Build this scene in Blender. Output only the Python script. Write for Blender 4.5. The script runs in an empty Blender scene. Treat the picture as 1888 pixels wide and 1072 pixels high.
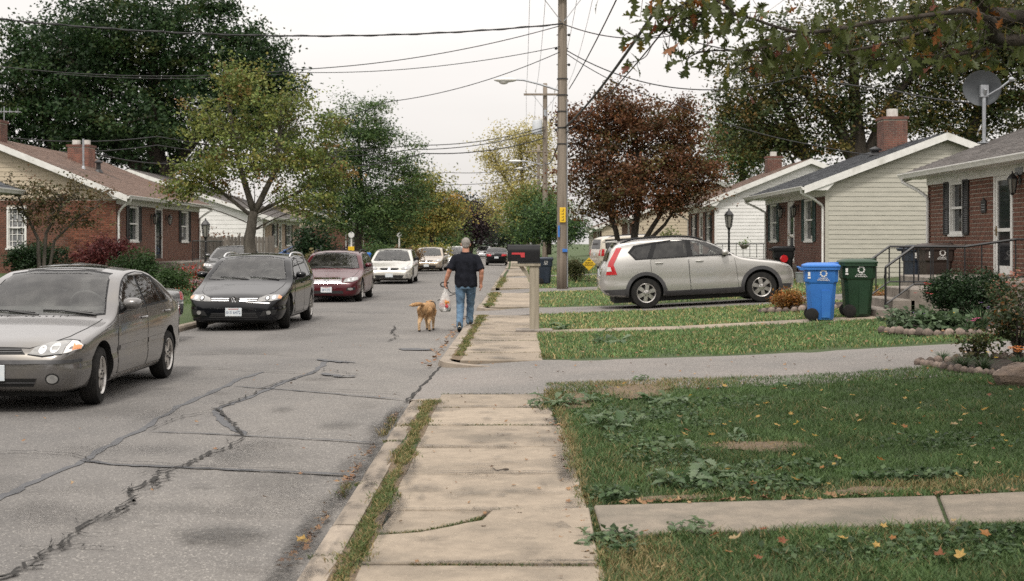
import bpy, bmesh, math, random
import numpy as np
from mathutils import Vector, Matrix, Euler
from mathutils.bvhtree import BVHTree
from mathutils.geometry import delaunay_2d_cdt

S = bpy.context.scene
C = S.collection
RND = random.Random(11)
NP = np.random.default_rng(5)
PI = math.pi

# ---------------------------------------------------------------- camera
CAMZ = 1.65
cam_d = bpy.data.cameras.new('camera')
cam = bpy.data.objects.new('camera', cam_d)
C.objects.link(cam)
cam.location = (0, 0, CAMZ)
cam.rotation_euler = (PI / 2, 0, 0)
cam_d.sensor_width = 36.0
cam_d.lens = 36.0 * 2400 / 1888
cam_d.shift_y = -86 / 1888
cam_d.clip_start = 0.1
cam_d.clip_end = 6000
cam_d.dof.use_dof = True
cam_d.dof.focus_distance = 14.0
cam_d.dof.aperture_fstop = 4.5
S.camera = cam

# ---------------------------------------------------------------- overcast sky
SUN_EL, SUN_AZ = math.radians(56), math.radians(193)     # azimuth clockwise from +Y
W = bpy.data.worlds.new('World')
S.world = W
W.use_nodes = True
nt = W.node_tree
nt.nodes.clear()
def N(t, **k):
    n = nt.nodes.new(t)
    for a, b in k.items():
        setattr(n, a, b)
    return n
sky = N('ShaderNodeTexSky', sky_type='NISHITA', sun_disc=False, sun_elevation=SUN_EL, sun_rotation=SUN_AZ, air_density=1.0, dust_density=4.0)
tc = N('ShaderNodeTexCoord')
sep = N('ShaderNodeSeparateXYZ')
nt.links.new(tc.outputs['Generated'], sep.inputs[0])
mr = N('ShaderNodeMapRange')                              # overcast: the zenith is brighter than the horizon
mr.inputs['From Min'].default_value = 0.0
mr.inputs['From Max'].default_value = 1.0
mr.inputs['To Min'].default_value = 5.7
mr.inputs['To Max'].default_value = 13.5
nt.links.new(sep.outputs['Z'], mr.inputs['Value'])
nz = N('ShaderNodeTexNoise')
nz.inputs['Scale'].default_value = 2.2
nz.inputs['Detail'].default_value = 5
mp = N('ShaderNodeMapping')
mp.inputs['Scale'].default_value = (1, 1, 4)
nt.links.new(tc.outputs['Generated'], mp.inputs[0])
nt.links.new(mp.outputs[0], nz.inputs['Vector'])
cm = N('ShaderNodeMapRange')
cm.inputs['From Min'].default_value = 0.3
cm.inputs['From Max'].default_value = 0.7
cm.inputs['To Min'].default_value = 0.91
cm.inputs['To Max'].default_value = 1.06
nt.links.new(nz.outputs['Fac'], cm.inputs['Value'])
mul = N('ShaderNodeMath', operation='MULTIPLY')
nt.links.new(mr.outputs[0], mul.inputs[0])
nt.links.new(cm.outputs[0], mul.inputs[1])
vm = N('ShaderNodeVectorMath', operation='SCALE')
vm.inputs[0].default_value = (1.0, 0.955, 0.915)
nt.links.new(mul.outputs[0], vm.inputs['Scale'])
mx = N('ShaderNodeMixRGB')
mx.inputs[0].default_value = 0.95
nt.links.new(sky.outputs[0], mx.inputs[1])
nt.links.new(vm.outputs[0], mx.inputs[2])
bg = N('ShaderNodeBackground')
bg.inputs['Strength'].default_value = 0.1
nt.links.new(mx.outputs[0], bg.inputs['Color'])
wo = N('ShaderNodeOutputWorld')
nt.links.new(bg.outputs[0], wo.inputs['Surface'])

sun_d = bpy.data.lights.new('sun', 'SUN')
sun_d.energy = 1.5
sun_d.angle = math.radians(10)
sun_d.color = (1.0, 0.95, 0.88)
sun = bpy.data.objects.new('sun', sun_d)
C.objects.link(sun)
sd = Vector((math.sin(SUN_AZ) * math.cos(SUN_EL), math.cos(SUN_AZ) * math.cos(SUN_EL), math.sin(SUN_EL)))
sun.rotation_euler = sd.to_track_quat('Z', 'Y').to_euler()
sun.location = (-20, -20, 40)

S.view_settings.view_transform = 'Standard'
S.view_settings.look = 'None'
S.view_settings.gamma = 1
S.view_settings.use_curve_mapping = False
S.view_settings.exposure = 0.62
S.render.engine = 'CYCLES'
S.cycles.use_denoising = False
S.cycles.max_bounces = 6
S.cycles.diffuse_bounces = 3
S.cycles.glossy_bounces = 3
S.cycles.transparent_max_bounces = 10

# ---------------------------------------------------------------- helpers
ORG = {}                                                   # world origin of unrotated roots
def link(o, parent=None):
    C.objects.link(o)
    if parent is not None:
        o.parent = parent
    return o

def tag(o, label=None, cat=None, group=None, kind=None):
    if label: o['label'] = label
    if cat: o['category'] = cat
    if group: o['group'] = group
    if kind: o['kind'] = kind
    return o

def empty(name, loc, label=None, cat=None, group=None, rot=(0, 0, 0), local=False, kind=None):
    o = bpy.data.objects.new(name, None)
    o.empty_display_size = 0.2
    link(o)
    o.location = loc
    o.rotation_euler = rot
    ORG[o] = Vector((0, 0, 0)) if local else Vector(loc)
    return tag(o, label, cat, group, kind)

def org(p):
    while p is not None:
        if p in ORG:
            return ORG[p]
        p = p.parent
    return Vector((0, 0, 0))

def copy_tree(o, parent=None):
    c = o.copy()
    C.objects.link(c)
    if parent is not None:
        c.parent = parent
    for ch in list(o.children):
        copy_tree(ch, c)
    return c

class MB:
    def __init__(s):
        s.v, s.f, s.m = [], [], []
    def add(s, vs, fs, m=0):
        o = len(s.v)
        s.v += [tuple(v) for v in vs]
        s.f += [tuple(i + o for i in f) for f in fs]
        s.m += [m] * len(fs)
        return s
    def box(s, x0, x1, y0, y1, z0, z1, m=0, M=None):
        vs = [Vector((x, y, z)) for z in (z0, z1) for y in (y0, y1) for x in (x0, x1)]
        if M is not None:
            vs = [M @ v for v in vs]
        return s.add(vs, [(0, 2, 3, 1), (4, 5, 7, 6), (0, 1, 5, 4), (2, 6, 7, 3), (0, 4, 6, 2), (1, 3, 7, 5)], m)
    def tube(s, pts, r, n=8, m=0, cap=True):
        pts = [Vector(p) for p in pts]
        if not hasattr(r, '__len__'):
            r = [r] * len(pts)
        o = len(s.v)
        k = len(pts)
        ref = None
        for i, p in enumerate(pts):
            t = (pts[min(i + 1, k - 1)] - pts[max(i - 1, 0)])
            if t.length < 1e-9: t = Vector((0, 0, 1))
            t.normalize()
            if ref is None:
                ref = Vector((1, 0, 0)) if abs(t.x) < 0.8 else Vector((0, 1, 0))
            a = (ref - t * ref.dot(t))
            if a.length < 1e-6:
                a = t.orthogonal()
            a.normalize()
            ref = a
            b = t.cross(a)
            for j in range(n):
                an = 2 * PI * j / n
                s.v.append(tuple(p + (a * math.cos(an) + b * math.sin(an)) * r[i]))
        for i in range(k - 1):
            for j in range(n):
                q = (j + 1) % n
                s.f.append((o + i * n + j, o + i * n + q, o + (i + 1) * n + q, o + (i + 1) * n + j)); s.m.append(m)
        if cap:
            s.f.append(tuple(o + j for j in reversed(range(n)))); s.m.append(m)
            s.f.append(tuple(o + (k - 1) * n + j for j in range(n))); s.m.append(m)
        return s
    def lathe(s, prof, c=(0, 0, 0), n=20, m=0, M=None, cap=True):
        o = len(s.v)
        c = Vector(c)
        for r, z in prof:
            for j in range(n):
                a = 2 * PI * j / n
                v = Vector((r * math.cos(a), r * math.sin(a), z))
                if M is not None: v = M @ v
                s.v.append(tuple(v + c))
        for i in range(len(prof) - 1):
            for j in range(n):
                q = (j + 1) % n
                s.f.append((o + i * n + j, o + i * n + q, o + (i + 1) * n + q, o + (i + 1) * n + j)); s.m.append(m)
        if cap:
            s.f.append(tuple(o + j for j in reversed(range(n)))); s.m.append(m)
            s.f.append(tuple(o + (len(prof) - 1) * n + j for j in range(n))); s.m.append(m)
        return s
    def prism(s, poly, fn0, fn1, m=0):
        n = len(poly)
        vs = [fn0(*p) for p in poly] + [fn1(*p) for p in poly]
        fs = [tuple(range(n)), tuple(reversed(range(n, 2 * n)))]
        fs += [(i, i + n, (i + 1) % n + n, (i + 1) % n) for i in range(n)]
        return s.add(vs, fs, m)
    def sphere(s, c, r, n=10, k=7, m=0, M=None):
        if not hasattr(r, '__len__'): r = (r, r, r)
        prof = [(max(math.sin(PI * i / k), 1e-4), -math.cos(PI * i / k)) for i in range(k + 1)]
        A = Matrix.Diagonal((r[0], r[1], r[2], 1))
        if M is not None: A = M @ A
        return s.lathe(prof, c, n, m, A)
    def build(s, name, mats, parent=None, smooth=None, bevel=0, kind=None, fix=True, world=True, segs=1):
        me = bpy.data.meshes.new(name)
        if not hasattr(mats, '__len__'): mats = [mats]
        off = org(parent) if (parent is not None and world) else Vector((0, 0, 0))
        if off.length > 0:
            vs = [(v[0] - off.x, v[1] - off.y, v[2] - off.z) for v in s.v]
        else:
            vs = s.v
        me.from_pydata(vs, [], s.f)
        for x in mats: me.materials.append(x)
        if len(mats) > 1:
            me.polygons.foreach_set('material_index', s.m)
        if fix or bevel:
            bm = bmesh.new(); bm.from_mesh(me)
            if fix: bmesh.ops.recalc_face_normals(bm, faces=bm.faces)
            if bevel:
                eds = [e for e in bm.edges if len(e.link_faces) == 2 and e.calc_face_angle(0) > 0.6]
                bmesh.ops.bevel(bm, geom=eds, offset=bevel, segments=segs, affect='EDGES', profile=0.6, clamp_overlap=True)
            bm.to_mesh(me); bm.free()
        if smooth is not None:
            me.polygons.foreach_set('use_smooth', [True] * len(me.polygons))
            if smooth < 3: me.set_sharp_from_angle(angle=smooth)
        me.update()
        o = bpy.data.objects.new(name, me)
        link(o, parent)
        if kind: o['kind'] = kind
        return o

def mesh_np(name, V, F4=None, F3=None, col=None, mats=(), parent=None, kind=None, smooth=False, world=True):
    """fast mesh from numpy arrays"""
    me = bpy.data.meshes.new(name)
    off = org(parent) if (parent is not None and world) else Vector((0, 0, 0))
    V = np.asarray(V, dtype=np.float32) - np.array(off, dtype=np.float32)
    n4 = 0 if F4 is None else len(F4)
    n3 = 0 if F3 is None else len(F3)
    me.vertices.add(len(V)); me.vertices.foreach_set('co', V.ravel())
    loops = []
    if n4: loops.append(np.asarray(F4, dtype=np.int32).ravel())
    if n3: loops.append(np.asarray(F3, dtype=np.int32).ravel())
    L = np.concatenate(loops)
    me.loops.add(len(L)); me.loops.foreach_set('vertex_index', L)
    me.polygons.add(n4 + n3)
    st = np.concatenate([np.arange(n4) * 4, n4 * 4 + np.arange(n3) * 3]).astype(np.int32)
    me.polygons.foreach_set('loop_start', st)
    if smooth: me.polygons.foreach_set('use_smooth', np.ones(n4 + n3, dtype=bool))
    for m in mats: me.materials.append(m)
    if col is not None:
        a = me.attributes.new('col', 'FLOAT_COLOR', 'POINT')
        c4 = np.ones((len(V), 4), dtype=np.float32); c4[:, :3] = col
        a.data.foreach_set('color', c4.ravel())
    me.update(calc_edges=True)
    o = bpy.data.objects.new(name, me)
    link(o, parent)
    if kind: o['kind'] = kind
    return o

def shared(name, me, loc, parent=None, rot=(0, 0, 0), scale=(1, 1, 1), world=True):
    o = bpy.data.objects.new(name, me)
    link(o, parent)
    off = org(parent) if (parent is not None and world) else Vector((0, 0, 0))
    o.location = Vector(loc) - off
    o.rotation_euler = rot
    o.scale = scale
    return o

def interp(pts, x):
    """monotone cubic through control points"""
    xs = [p[0] for p in pts]; ys = [p[1] for p in pts]
    n = len(xs)
    if x <= xs[0]: return ys[0]
    if x >= xs[-1]: return ys[-1]
    h = [xs[i + 1] - xs[i] for i in range(n - 1)]
    d = [(ys[i + 1] - ys[i]) / h[i] for i in range(n - 1)]
    i = max(k for k in range(n - 1) if xs[k] <= x)
    def slope(k):
        if k == 0: return d[0]
        if k == n - 1: return d[-1]
        if d[k - 1] * d[k] <= 0: return 0.0
        w1 = 2 * h[k] + h[k - 1]; w2 = h[k] + 2 * h[k - 1]
        return (w1 + w2) / (w1 / d[k - 1] + w2 / d[k])
    t = (x - xs[i]) / h[i]
    m0, m1 = slope(i) * h[i], slope(i + 1) * h[i]
    return (2*t**3 - 3*t**2 + 1) * ys[i] + (t**3 - 2*t**2 + t) * m0 + (-2*t**3 + 3*t**2) * ys[i + 1] + (t**3 - t**2) * m1

def eval_mesh(o):
    dg = bpy.context.evaluated_depsgraph_get()
    dg.update()
    me = bpy.data.meshes.new_from_object(o.evaluated_get(dg))
    return me

def text_mesh(txt, size, depth=0.002):
    cu = bpy.data.curves.new('lettering', 'FONT')
    cu.body = txt; cu.size = size; cu.align_x = 'CENTER'; cu.align_y = 'CENTER'; cu.extrude = depth; cu.resolution_u = 2
    o = bpy.data.objects.new('lettering', cu); C.objects.link(o)
    me = eval_mesh(o)
    bpy.data.objects.remove(o); bpy.data.curves.remove(cu)
    return me

def text_obj(name, txt, size, mat, parent, M, sx=1.0, depth=0.002):
    me = text_mesh(txt, size, depth)
    me.transform(Matrix.Diagonal((sx, 1, 1, 1)))
    me.transform(M)
    me.materials.clear(); me.materials.append(mat)
    o = bpy.data.objects.new(name, me)
    link(o, parent)
    return o

# ---------------------------------------------------------------- materials
def M_(name, c1, c2=None, scale=8.0, rough=0.7, bump=0.0, bscale=60.0, metal=0.0, coat=0.0, spec=0.5, detail=4, rnd=0.0,
       c3=None, s3=1.0, f3=(0.55, 0.7), stretch=(1, 1, 1), attr=False, transl=0.0, ior=1.5, bdist=0.01, geo=False, speck=0.0):
    m = bpy.data.materials.new(name)
    m.use_nodes = True
    t = m.node_tree
    bs = t.nodes['Principled BSDF']
    bs.inputs['Roughness'].default_value = rough
    bs.inputs['Metallic'].default_value = metal
    bs.inputs['Coat Weight'].default_value = coat
    bs.inputs['Coat Roughness'].default_value = 0.06
    bs.inputs['Specular IOR Level'].default_value = spec
    bs.inputs['IOR'].default_value = ior
    def nd(k): return t.nodes.new(k)
    tcn = nd('ShaderNodeTexCoord')
    mpn = nd('ShaderNodeMapping'); mpn.inputs['Scale'].default_value = stretch
    if geo:
        g = nd('ShaderNodeNewGeometry'); t.links.new(g.outputs['Position'], mpn.inputs[0])
    else:
        t.links.new(tcn.outputs['Object'], mpn.inputs[0])
    V = mpn.outputs[0]
    def noise(sc, de=4):
        n = nd('ShaderNodeTexNoise'); n.inputs['Scale'].default_value = sc; n.inputs['Detail'].default_value = de
        n.inputs['Roughness'].default_value = 0.6
        t.links.new(V, n.inputs['Vector']); return n
    def ramp(src, a, b):
        r = nd('ShaderNodeMapRange'); r.inputs['From Min'].default_value = a; r.inputs['From Max'].default_value = b
        t.links.new(src, r.inputs['Value']); return r.outputs[0]
    def mix(f, a, b, bt='MIX'):
        x = nd('ShaderNodeMixRGB'); x.blend_type = bt
        if hasattr(f, 'is_linked'): t.links.new(f, x.inputs[0])
        else: x.inputs[0].default_value = f
        for i, q in ((1, a), (2, b)):
            if hasattr(q, 'is_linked'): t.links.new(q, x.inputs[i])
            else: x.inputs[i].default_value = (*q, 1)
        return x.outputs[0]
    if attr:
        at = nd('ShaderNodeAttribute'); at.attribute_name = 'col'
        colr = at.outputs['Color']
    else:
        if c2 is None: c2 = tuple(min(1, x * 0.8) for x in c1)
        colr = mix(ramp(noise(scale, detail).outputs['Fac'], 0.35, 0.65), c1, c2)
        if c3 is not None:
            colr = mix(ramp(noise(s3, 5).outputs['Fac'], f3[0], f3[1]), colr, c3)
    if speck:
        colr = mix(ramp(noise(95, 2).outputs['Fac'], 0.62, 0.72), colr, tuple(x * (1 - speck) for x in c1)); colr = mix(ramp(noise(55, 2).outputs['Fac'], 0.64, 0.74), colr, tuple(min(1, x * (1 + speck * .6)) for x in c1))
    if rnd:
        oi = nd('ShaderNodeObjectInfo')
        h = nd('ShaderNodeHueSaturation')
        mm = nd('ShaderNodeMapRange'); mm.inputs['To Min'].default_value = 1 - rnd; mm.inputs['To Max'].default_value = 1 + rnd
        t.links.new(oi.outputs['Random'], mm.inputs['Value']); t.links.new(mm.outputs[0], h.inputs['Value'])
        t.links.new(colr, h.inputs['Color']); colr = h.outputs[0]
    t.links.new(colr, bs.inputs['Base Color'])
    if bump:
        b = nd('ShaderNodeBump'); b.inputs['Strength'].default_value = bump; b.inputs['Distance'].default_value = bdist
        t.links.new(noise(bscale, 5).outputs['Fac'], b.inputs['Height']); t.links.new(b.outputs[0], bs.inputs['Normal'])
    if transl:
        tr = nd('ShaderNodeBsdfTranslucent'); t.links.new(colr, tr.inputs['Color'])
        ms = nd('ShaderNodeMixShader'); ms.inputs[0].default_value = transl
        t.links.new(bs.outputs[0], ms.inputs[1]); t.links.new(tr.outputs[0], ms.inputs[2])
        t.links.new(ms.outputs[0], t.nodes['Material Output'].inputs['Surface'])
    return m

MT = {}
MT['leaf'] = M_('leaf', (0, 0, 0), attr=True, rough=0.55, transl=0.3, spec=0.3)
MT['blade'] = M_('blade', (0, 0, 0), attr=True, rough=0.6, transl=0.2, spec=0.3)
MT['bark'] = M_('bark', (0.075, 0.06, 0.048), (0.03, 0.025, 0.02), 9, 0.95, 0.8, 22, stretch=(1, 1, 0.25), bdist=0.03)
MT['bark_grey'] = M_('bark_grey', (0.13, 0.115, 0.095), (0.06, 0.052, 0.042), 9, 0.95, 0.8, 22, stretch=(1, 1, 0.25), bdist=0.03)
MT['pole_wood'] = M_('pole_wood', (0.27, 0.225, 0.18), (0.15, 0.125, 0.10), 10, 0.9, 0.6, 40, stretch=(1, 1, 0.06), c3=(0.12, 0.085, 0.06), s3=0.5, f3=(0.5, 0.75))
MT['post_wood'] = M_('post_wood', (0.36, 0.32, 0.25), (0.24, 0.21, 0.16), 10, 0.9, 0.4, 60, stretch=(1, 1, 0.08))
MT['fence_wood'] = M_('fence_wood', (0.16, 0.14, 0.12), (0.09, 0.08, 0.07), 10, 0.9, 0.4, 40, stretch=(1, 1, 0.1), rnd=0.25)
MT['white'] = M_('white_paint', (0.74, 0.73, 0.70), (0.64, 0.63, 0.60), 5, 0.5, 0.05, 30, c3=(0.55, 0.54, 0.50), s3=2.0)
MT['siding_white'] = M_('siding_white', (0.76, 0.75, 0.73), (0.68, 0.67, 0.65), 3, 0.5, 0.08, 60)
MT['siding_tan'] = M_('siding_tan', (0.46, 0.44, 0.375), (0.395, 0.38, 0.325), 2.5, 0.5, 0.15, 90, stretch=(1, 1, 6))
MT['siding_beige'] = M_('siding_beige', (0.50, 0.42, 0.31), (0.43, 0.36, 0.27), 2.5, 0.55, 0.15, 90, stretch=(1, 1, 6))
MT['brick'] = M_('brick', (0.195, 0.075, 0.044), (0.112, 0.045, 0.03), 14, 0.85, 0.6, 90, rnd=0.38, spec=.25)
MT['brick_dark'] = M_('brick_dark', (0.20, 0.085, 0.06), (0.10, 0.05, 0.04), 4.2, 0.85, 0.6, 90, rnd=0.3)
MT['brick_stuff'] = M_('brick_course', (0.165, 0.07, 0.044), (0.092, 0.042, 0.029), 5.0, 0.85, 0.5, 90)
MT['brick_pale'] = M_('brick_pale', (0.46, 0.36, 0.27), (0.33, 0.24, 0.18), 4.5, 0.85, 0.5, 90)
MT['mortar'] = M_('mortar', (0.42, 0.38, 0.32), (0.33, 0.30, 0.25), 12, 0.95, 0.4, 120)
MT['shingle_brown'] = M_('shingle_brown', (0.19, 0.125, 0.095), (0.11, 0.075, 0.06), 7, 0.95, 0.5, 150, c3=(0.08, 0.06, 0.05), s3=0.8)
MT['shingle_grey'] = M_('shingle_grey', (0.15, 0.135, 0.125), (0.085, 0.078, 0.075), 7, 0.95, 0.5, 150)
MT['shingle_dark'] = M_('shingle_dark', (0.075, 0.08, 0.088), (0.04, 0.043, 0.048), 7, 0.95, 0.5, 150)
MT['shingle_red'] = M_('shingle_red', (0.25, 0.10, 0.07), (0.16, 0.07, 0.05), 7, 0.95, 0.5, 150)
MT['pane'] = M_('pane', (0.02, 0.023, 0.026), (0.03, 0.034, 0.038), 1.2, 0.04, spec=0.6)
MT['pane_curtain'] = M_('pane_curtain', (0.30, 0.30, 0.30), (0.10, 0.11, 0.12), 6, 0.06, stretch=(5, 5, 0.3))
MT['black'] = M_('black_paint', (0.02, 0.02, 0.021), (0.012, 0.012, 0.013), 8, 0.45, 0.05, 50)
MT['shutter'] = M_('shutter_black', (0.028, 0.027, 0.028), (0.02, 0.02, 0.02), 8, 0.5)
MT['shutter_green'] = M_('shutter_green', (0.03, 0.06, 0.055), (0.02, 0.045, 0.04), 8, 0.5)
MT['plastic_black'] = M_('plastic_black', (0.009, 0.009, 0.010), (0.014, 0.014, 0.015), 5, 0.55, 0.1, 200, spec=.2)
MT['rubber'] = M_('rubber', (0.014, 0.014, 0.014), (0.027, 0.025, 0.023), 9, 0.85, 0.2, 120, spec=.2)
MT['dark'] = M_('dark_gap', (0.006, 0.006, 0.006), (0.01, 0.01, 0.01), 4, 0.7)
MT['alloy'] = M_('alloy', (0.62, 0.60, 0.57), (0.45, 0.43, 0.41), 9, 0.32, metal=0.85, c3=(0.2, 0.17, 0.14), s3=9, f3=(0.55, 0.8))
MT['chrome'] = M_('chrome', (0.82, 0.82, 0.82), (0.75, 0.75, 0.75), 3, 0.12, metal=1.0)
MT['galv'] = M_('galvanised', (0.40, 0.42, 0.44), (0.30, 0.31, 0.33), 6, 0.45, metal=0.6)
MT['lens'] = M_('lamp_lens', (0.30, 0.295, 0.28), (0.17, 0.17, 0.168), 14, 0.06, coat=1.0)
MT['lens_amber'] = M_('amber_lens', (0.75, 0.25, 0.06), (0.6, 0.2, 0.05), 30, 0.12, coat=1.0)
MT['lens_red'] = M_('red_lens', (0.52, 0.02, 0.025), (0.38, 0.015, 0.02), 30, 0.12, coat=1.0)
MT['lens_clear'] = M_('clear_lens', (0.7, 0.68, 0.66), (0.55, 0.53, 0.5), 30, 0.1, coat=1.0)
def glass_mat(name, tint, ior):
    m = bpy.data.materials.new(name); m.use_nodes = True; t = m.node_tree; t.nodes.remove(t.nodes['Principled BSDF'])
    tr = t.nodes.new('ShaderNodeBsdfTransparent'); tr.inputs[0].default_value = (*tint, 1)
    gl = t.nodes.new('ShaderNodeBsdfGlossy'); gl.inputs['Roughness'].default_value = 0.02
    df = t.nodes.new('ShaderNodeBsdfDiffuse'); df.inputs[0].default_value = (0.3, 0.29, 0.27, 1)
    fr = t.nodes.new('ShaderNodeFresnel'); fr.inputs[0].default_value = ior
    nz_ = t.nodes.new('ShaderNodeTexNoise'); nz_.inputs['Scale'].default_value = 5; nz_.inputs['Detail'].default_value = 6
    tc_ = t.nodes.new('ShaderNodeTexCoord'); t.links.new(tc_.outputs['Object'], nz_.inputs['Vector'])
    r_ = t.nodes.new('ShaderNodeMapRange'); r_.inputs['From Min'].default_value = .4; r_.inputs['From Max'].default_value = .75; r_.inputs['To Min'].default_value = .02; r_.inputs['To Max'].default_value = .14; t.links.new(nz_.outputs['Fac'], r_.inputs['Value'])
    m0 = t.nodes.new('ShaderNodeMixShader'); t.links.new(r_.outputs[0], m0.inputs[0]); t.links.new(tr.outputs[0], m0.inputs[1]); t.links.new(df.outputs[0], m0.inputs[2])
    m1 = t.nodes.new('ShaderNodeMixShader'); t.links.new(fr.outputs[0], m1.inputs[0]); t.links.new(m0.outputs[0], m1.inputs[1]); t.links.new(gl.outputs[0], m1.inputs[2])
    t.links.new(m1.outputs[0], t.nodes['Material Output'].inputs[0])
    return m
MT['glass'] = glass_mat('car_glass', (0.86, 0.89, 0.87), 1.7)
MT['glass_tint'] = glass_mat('tinted_glass', (0.16, 0.17, 0.18), 1.6)
MT['seat_cloth'] = M_('seat_cloth', (0.22, 0.21, 0.20), (0.16, 0.155, 0.15), 20, 0.9)
MT['interior'] = M_('interior', (0.10, 0.098, 0.095), (0.07, 0.07, 0.068), 12, 0.85)
MT['plate'] = M_('plate_white', (0.66, 0.68, 0.68), (0.55, 0.6, 0.64), 14, 0.4)
MT['plate_blue'] = M_('plate_ink', (0.03, 0.07, 0.16), (0.03, 0.06, 0.12), 9, 0.5)
MT['plate_red'] = M_('plate_band', (0.35, 0.09, 0.07), (0.3, 0.07, 0.06), 9, 0.5)
MT['yellow'] = M_('yellow_sign', (0.78, 0.50, 0.02), (0.70, 0.44, 0.02), 9, 0.5)
MT['wire'] = M_('cable_black', (0.016, 0.016, 0.017), (0.02, 0.02, 0.02), 9, 0.6)
MT['blue_bin'] = M_('blue_plastic', (0.035, 0.17, 0.52), (0.03, 0.145, 0.46), 4, 0.5, 0.12, 160, c3=(0.05, 0.2, 0.5), s3=3)
MT['green_bin'] = M_('green_plastic', (0.014, 0.046, 0.02), (0.011, 0.037, 0.016), 4, 0.5, 0.12, 160)
MT['brown_bin'] = M_('brown_plastic', (0.045, 0.03, 0.024), (0.035, 0.024, 0.02), 4, 0.5, 0.12, 160)
MT['navy_bin'] = M_('navy_plastic', (0.02, 0.03, 0.05), (0.017, 0.025, 0.04), 4, 0.5, 0.12, 160)
MT['stone'] = M_('edging_stone', (0.215, 0.165, 0.135), (0.125, 0.098, 0.082), 3, 0.9, 0.6, 20, rnd=0.5)
MT['rock'] = M_('rock', (0.22, 0.16, 0.12), (0.13, 0.10, 0.08), 7, 0.9, 0.9, 25, bdist=0.03)
MT['mulch'] = M_('mulch', (0.055, 0.038, 0.028), (0.02, 0.014, 0.011), 45, 0.95, 1.0, 60, geo=True, bdist=0.03)
MT['concrete'] = M_('concrete', (0.300, 0.247, 0.188), (0.235, 0.193, 0.147), 9.0, 0.9, 0.35, 160, c3=(0.155, 0.13, 0.10), s3=1.5, f3=(0.50, 0.70), geo=True, rnd=0.13, detail=12, bdist=0.005, speck=.45)
MT['concrete_walk'] = M_('walk_concrete', (0.235, 0.198, 0.155), (0.17, 0.145, 0.115), 7.0, 0.9, 0.4, 160, c3=(0.12, 0.108, 0.085), s3=1.8, f3=(0.48, 0.70), geo=True, rnd=0.08, detail=12, bdist=0.005, speck=.45)
MT['concrete_kerb'] = M_('kerb_concrete', (0.30, 0.25, 0.197), (0.215, 0.18, 0.145), 4.0, 0.9, 0.4, 160, c3=(0.18, 0.15, 0.12), s3=2.0, f3=(0.5, 0.72), geo=True, rnd=0.10, bdist=0.006, speck=.5)
MT['step'] = M_('step_concrete', (0.25, 0.22, 0.19), (0.16, 0.14, 0.12), 6, 0.9, 0.5, 80)
MT['skin'] = M_('skin', (0.50, 0.25, 0.17), (0.43, 0.20, 0.13), 12, 0.55)
MT['hair'] = M_('grey_hair', (0.30, 0.275, 0.245), (0.15, 0.135, 0.12), 60, 0.7, 0.6, 120)
MT['polo'] = M_('navy_polo', (0.014, 0.015, 0.021), (0.009, 0.010, 0.014), 12, 0.9, 0.4, 24, bdist=0.02, spec=.12)
MT['denim'] = M_('denim', (0.13, 0.21, 0.30), (0.075, 0.125, 0.19), 9, 0.85, 0.5, 26, bdist=0.02, c3=(0.20, 0.29, 0.38), s3=4, spec=.15)
MT['shoe'] = M_('shoe_dark', (0.018, 0.017, 0.016), (0.03, 0.028, 0.026), 20, 0.7)
MT['sole'] = M_('sole_cream', (0.5, 0.46, 0.38), (0.42, 0.38, 0.3), 20, 0.7)
MT['fur'] = M_('golden_fur', (0.42, 0.25, 0.115), (0.27, 0.145, 0.06), 16, 0.85, 0.8, 55, c3=(0.55, 0.36, 0.19), s3=4, bdist=0.015)
MT['fur_pale'] = M_('pale_fur', (0.52, 0.36, 0.21), (0.42, 0.27, 0.14), 16, 0.85, 0.8, 55, bdist=0.015)
# ---------------------------------------------------------------- ground, road, kerbs, pavement
F = 2400.0
def sx(y):                                                  # the street bears slightly right as it recedes
    return 0.0085 * min(max(y - 13.0, 0.0), 75.0)
def gz(x, y):
    u = x - sx(y)
    if u > 0.40:
        return 0.09 + 0.03 * min(u - 0.40, 2.6) + 0.055 * min(max(u - 3.0, 0.0), 14)
    if u > -1.04: return 0.09
    if u > -6.38: return 0.0
    return 0.10 + 0.045 * min(-6.38 - u, 12)
def G(px, py, z=0.0):
    y = (CAMZ - z) * F / (py - 450.0)
    return Vector(((px - 944.0) / F * y, y, z))
def at(px, py, y):
    return Vector(((px - 944.0) / F * y, y, CAMZ - (py - 450.0) / F * y))
def X(px, y): return (px - 944.0) / F * y

GAPS = [(12.95, 17.55), (28.6, 32.2), (41.5, 46.0), (60.5, 64.0), (80, 84)]    # driveway mouths
def ground_material():
    m = M_('lawn_soil', (0.062, 0.092, 0.028), (0.036, 0.06, 0.018), 14, 0.95, 0.9, 35, c3=(0.10, 0.10, 0.045), s3=0.7, f3=(0.55, 0.8), geo=True, detail=8, bdist=0.04)
    return m
MT['ground'] = ground_material()
ys = [-8, -4, 0, 3] + [3 + 0.8 * i for i in range(1, 70)] + [62 + 6 * i for i in range(30)] + [260, 320, 420, 600, 900, 1500, 3000]
us = [-1500, -600, -250, -120, -80, -60, -45, -35, -28, -24, -20, -18, -16, -14, -12, -11, -10, -9, -8, -7, -6.52, -6.46, -6.32, -3.5, -1.1, -0.95, -0.872, -0.80, -0.738, -0.70, 0.36, 0.42, 0.55, 0.8, 1.2, 1.6, 2, 2.4, 3, 3.5, 4, 4.6, 5.2, 6, 7, 8, 9, 10, 11, 12, 14, 17, 20, 24, 30, 40, 60, 90, 150, 300, 700, 1500]
gv, gf = [], []
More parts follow.
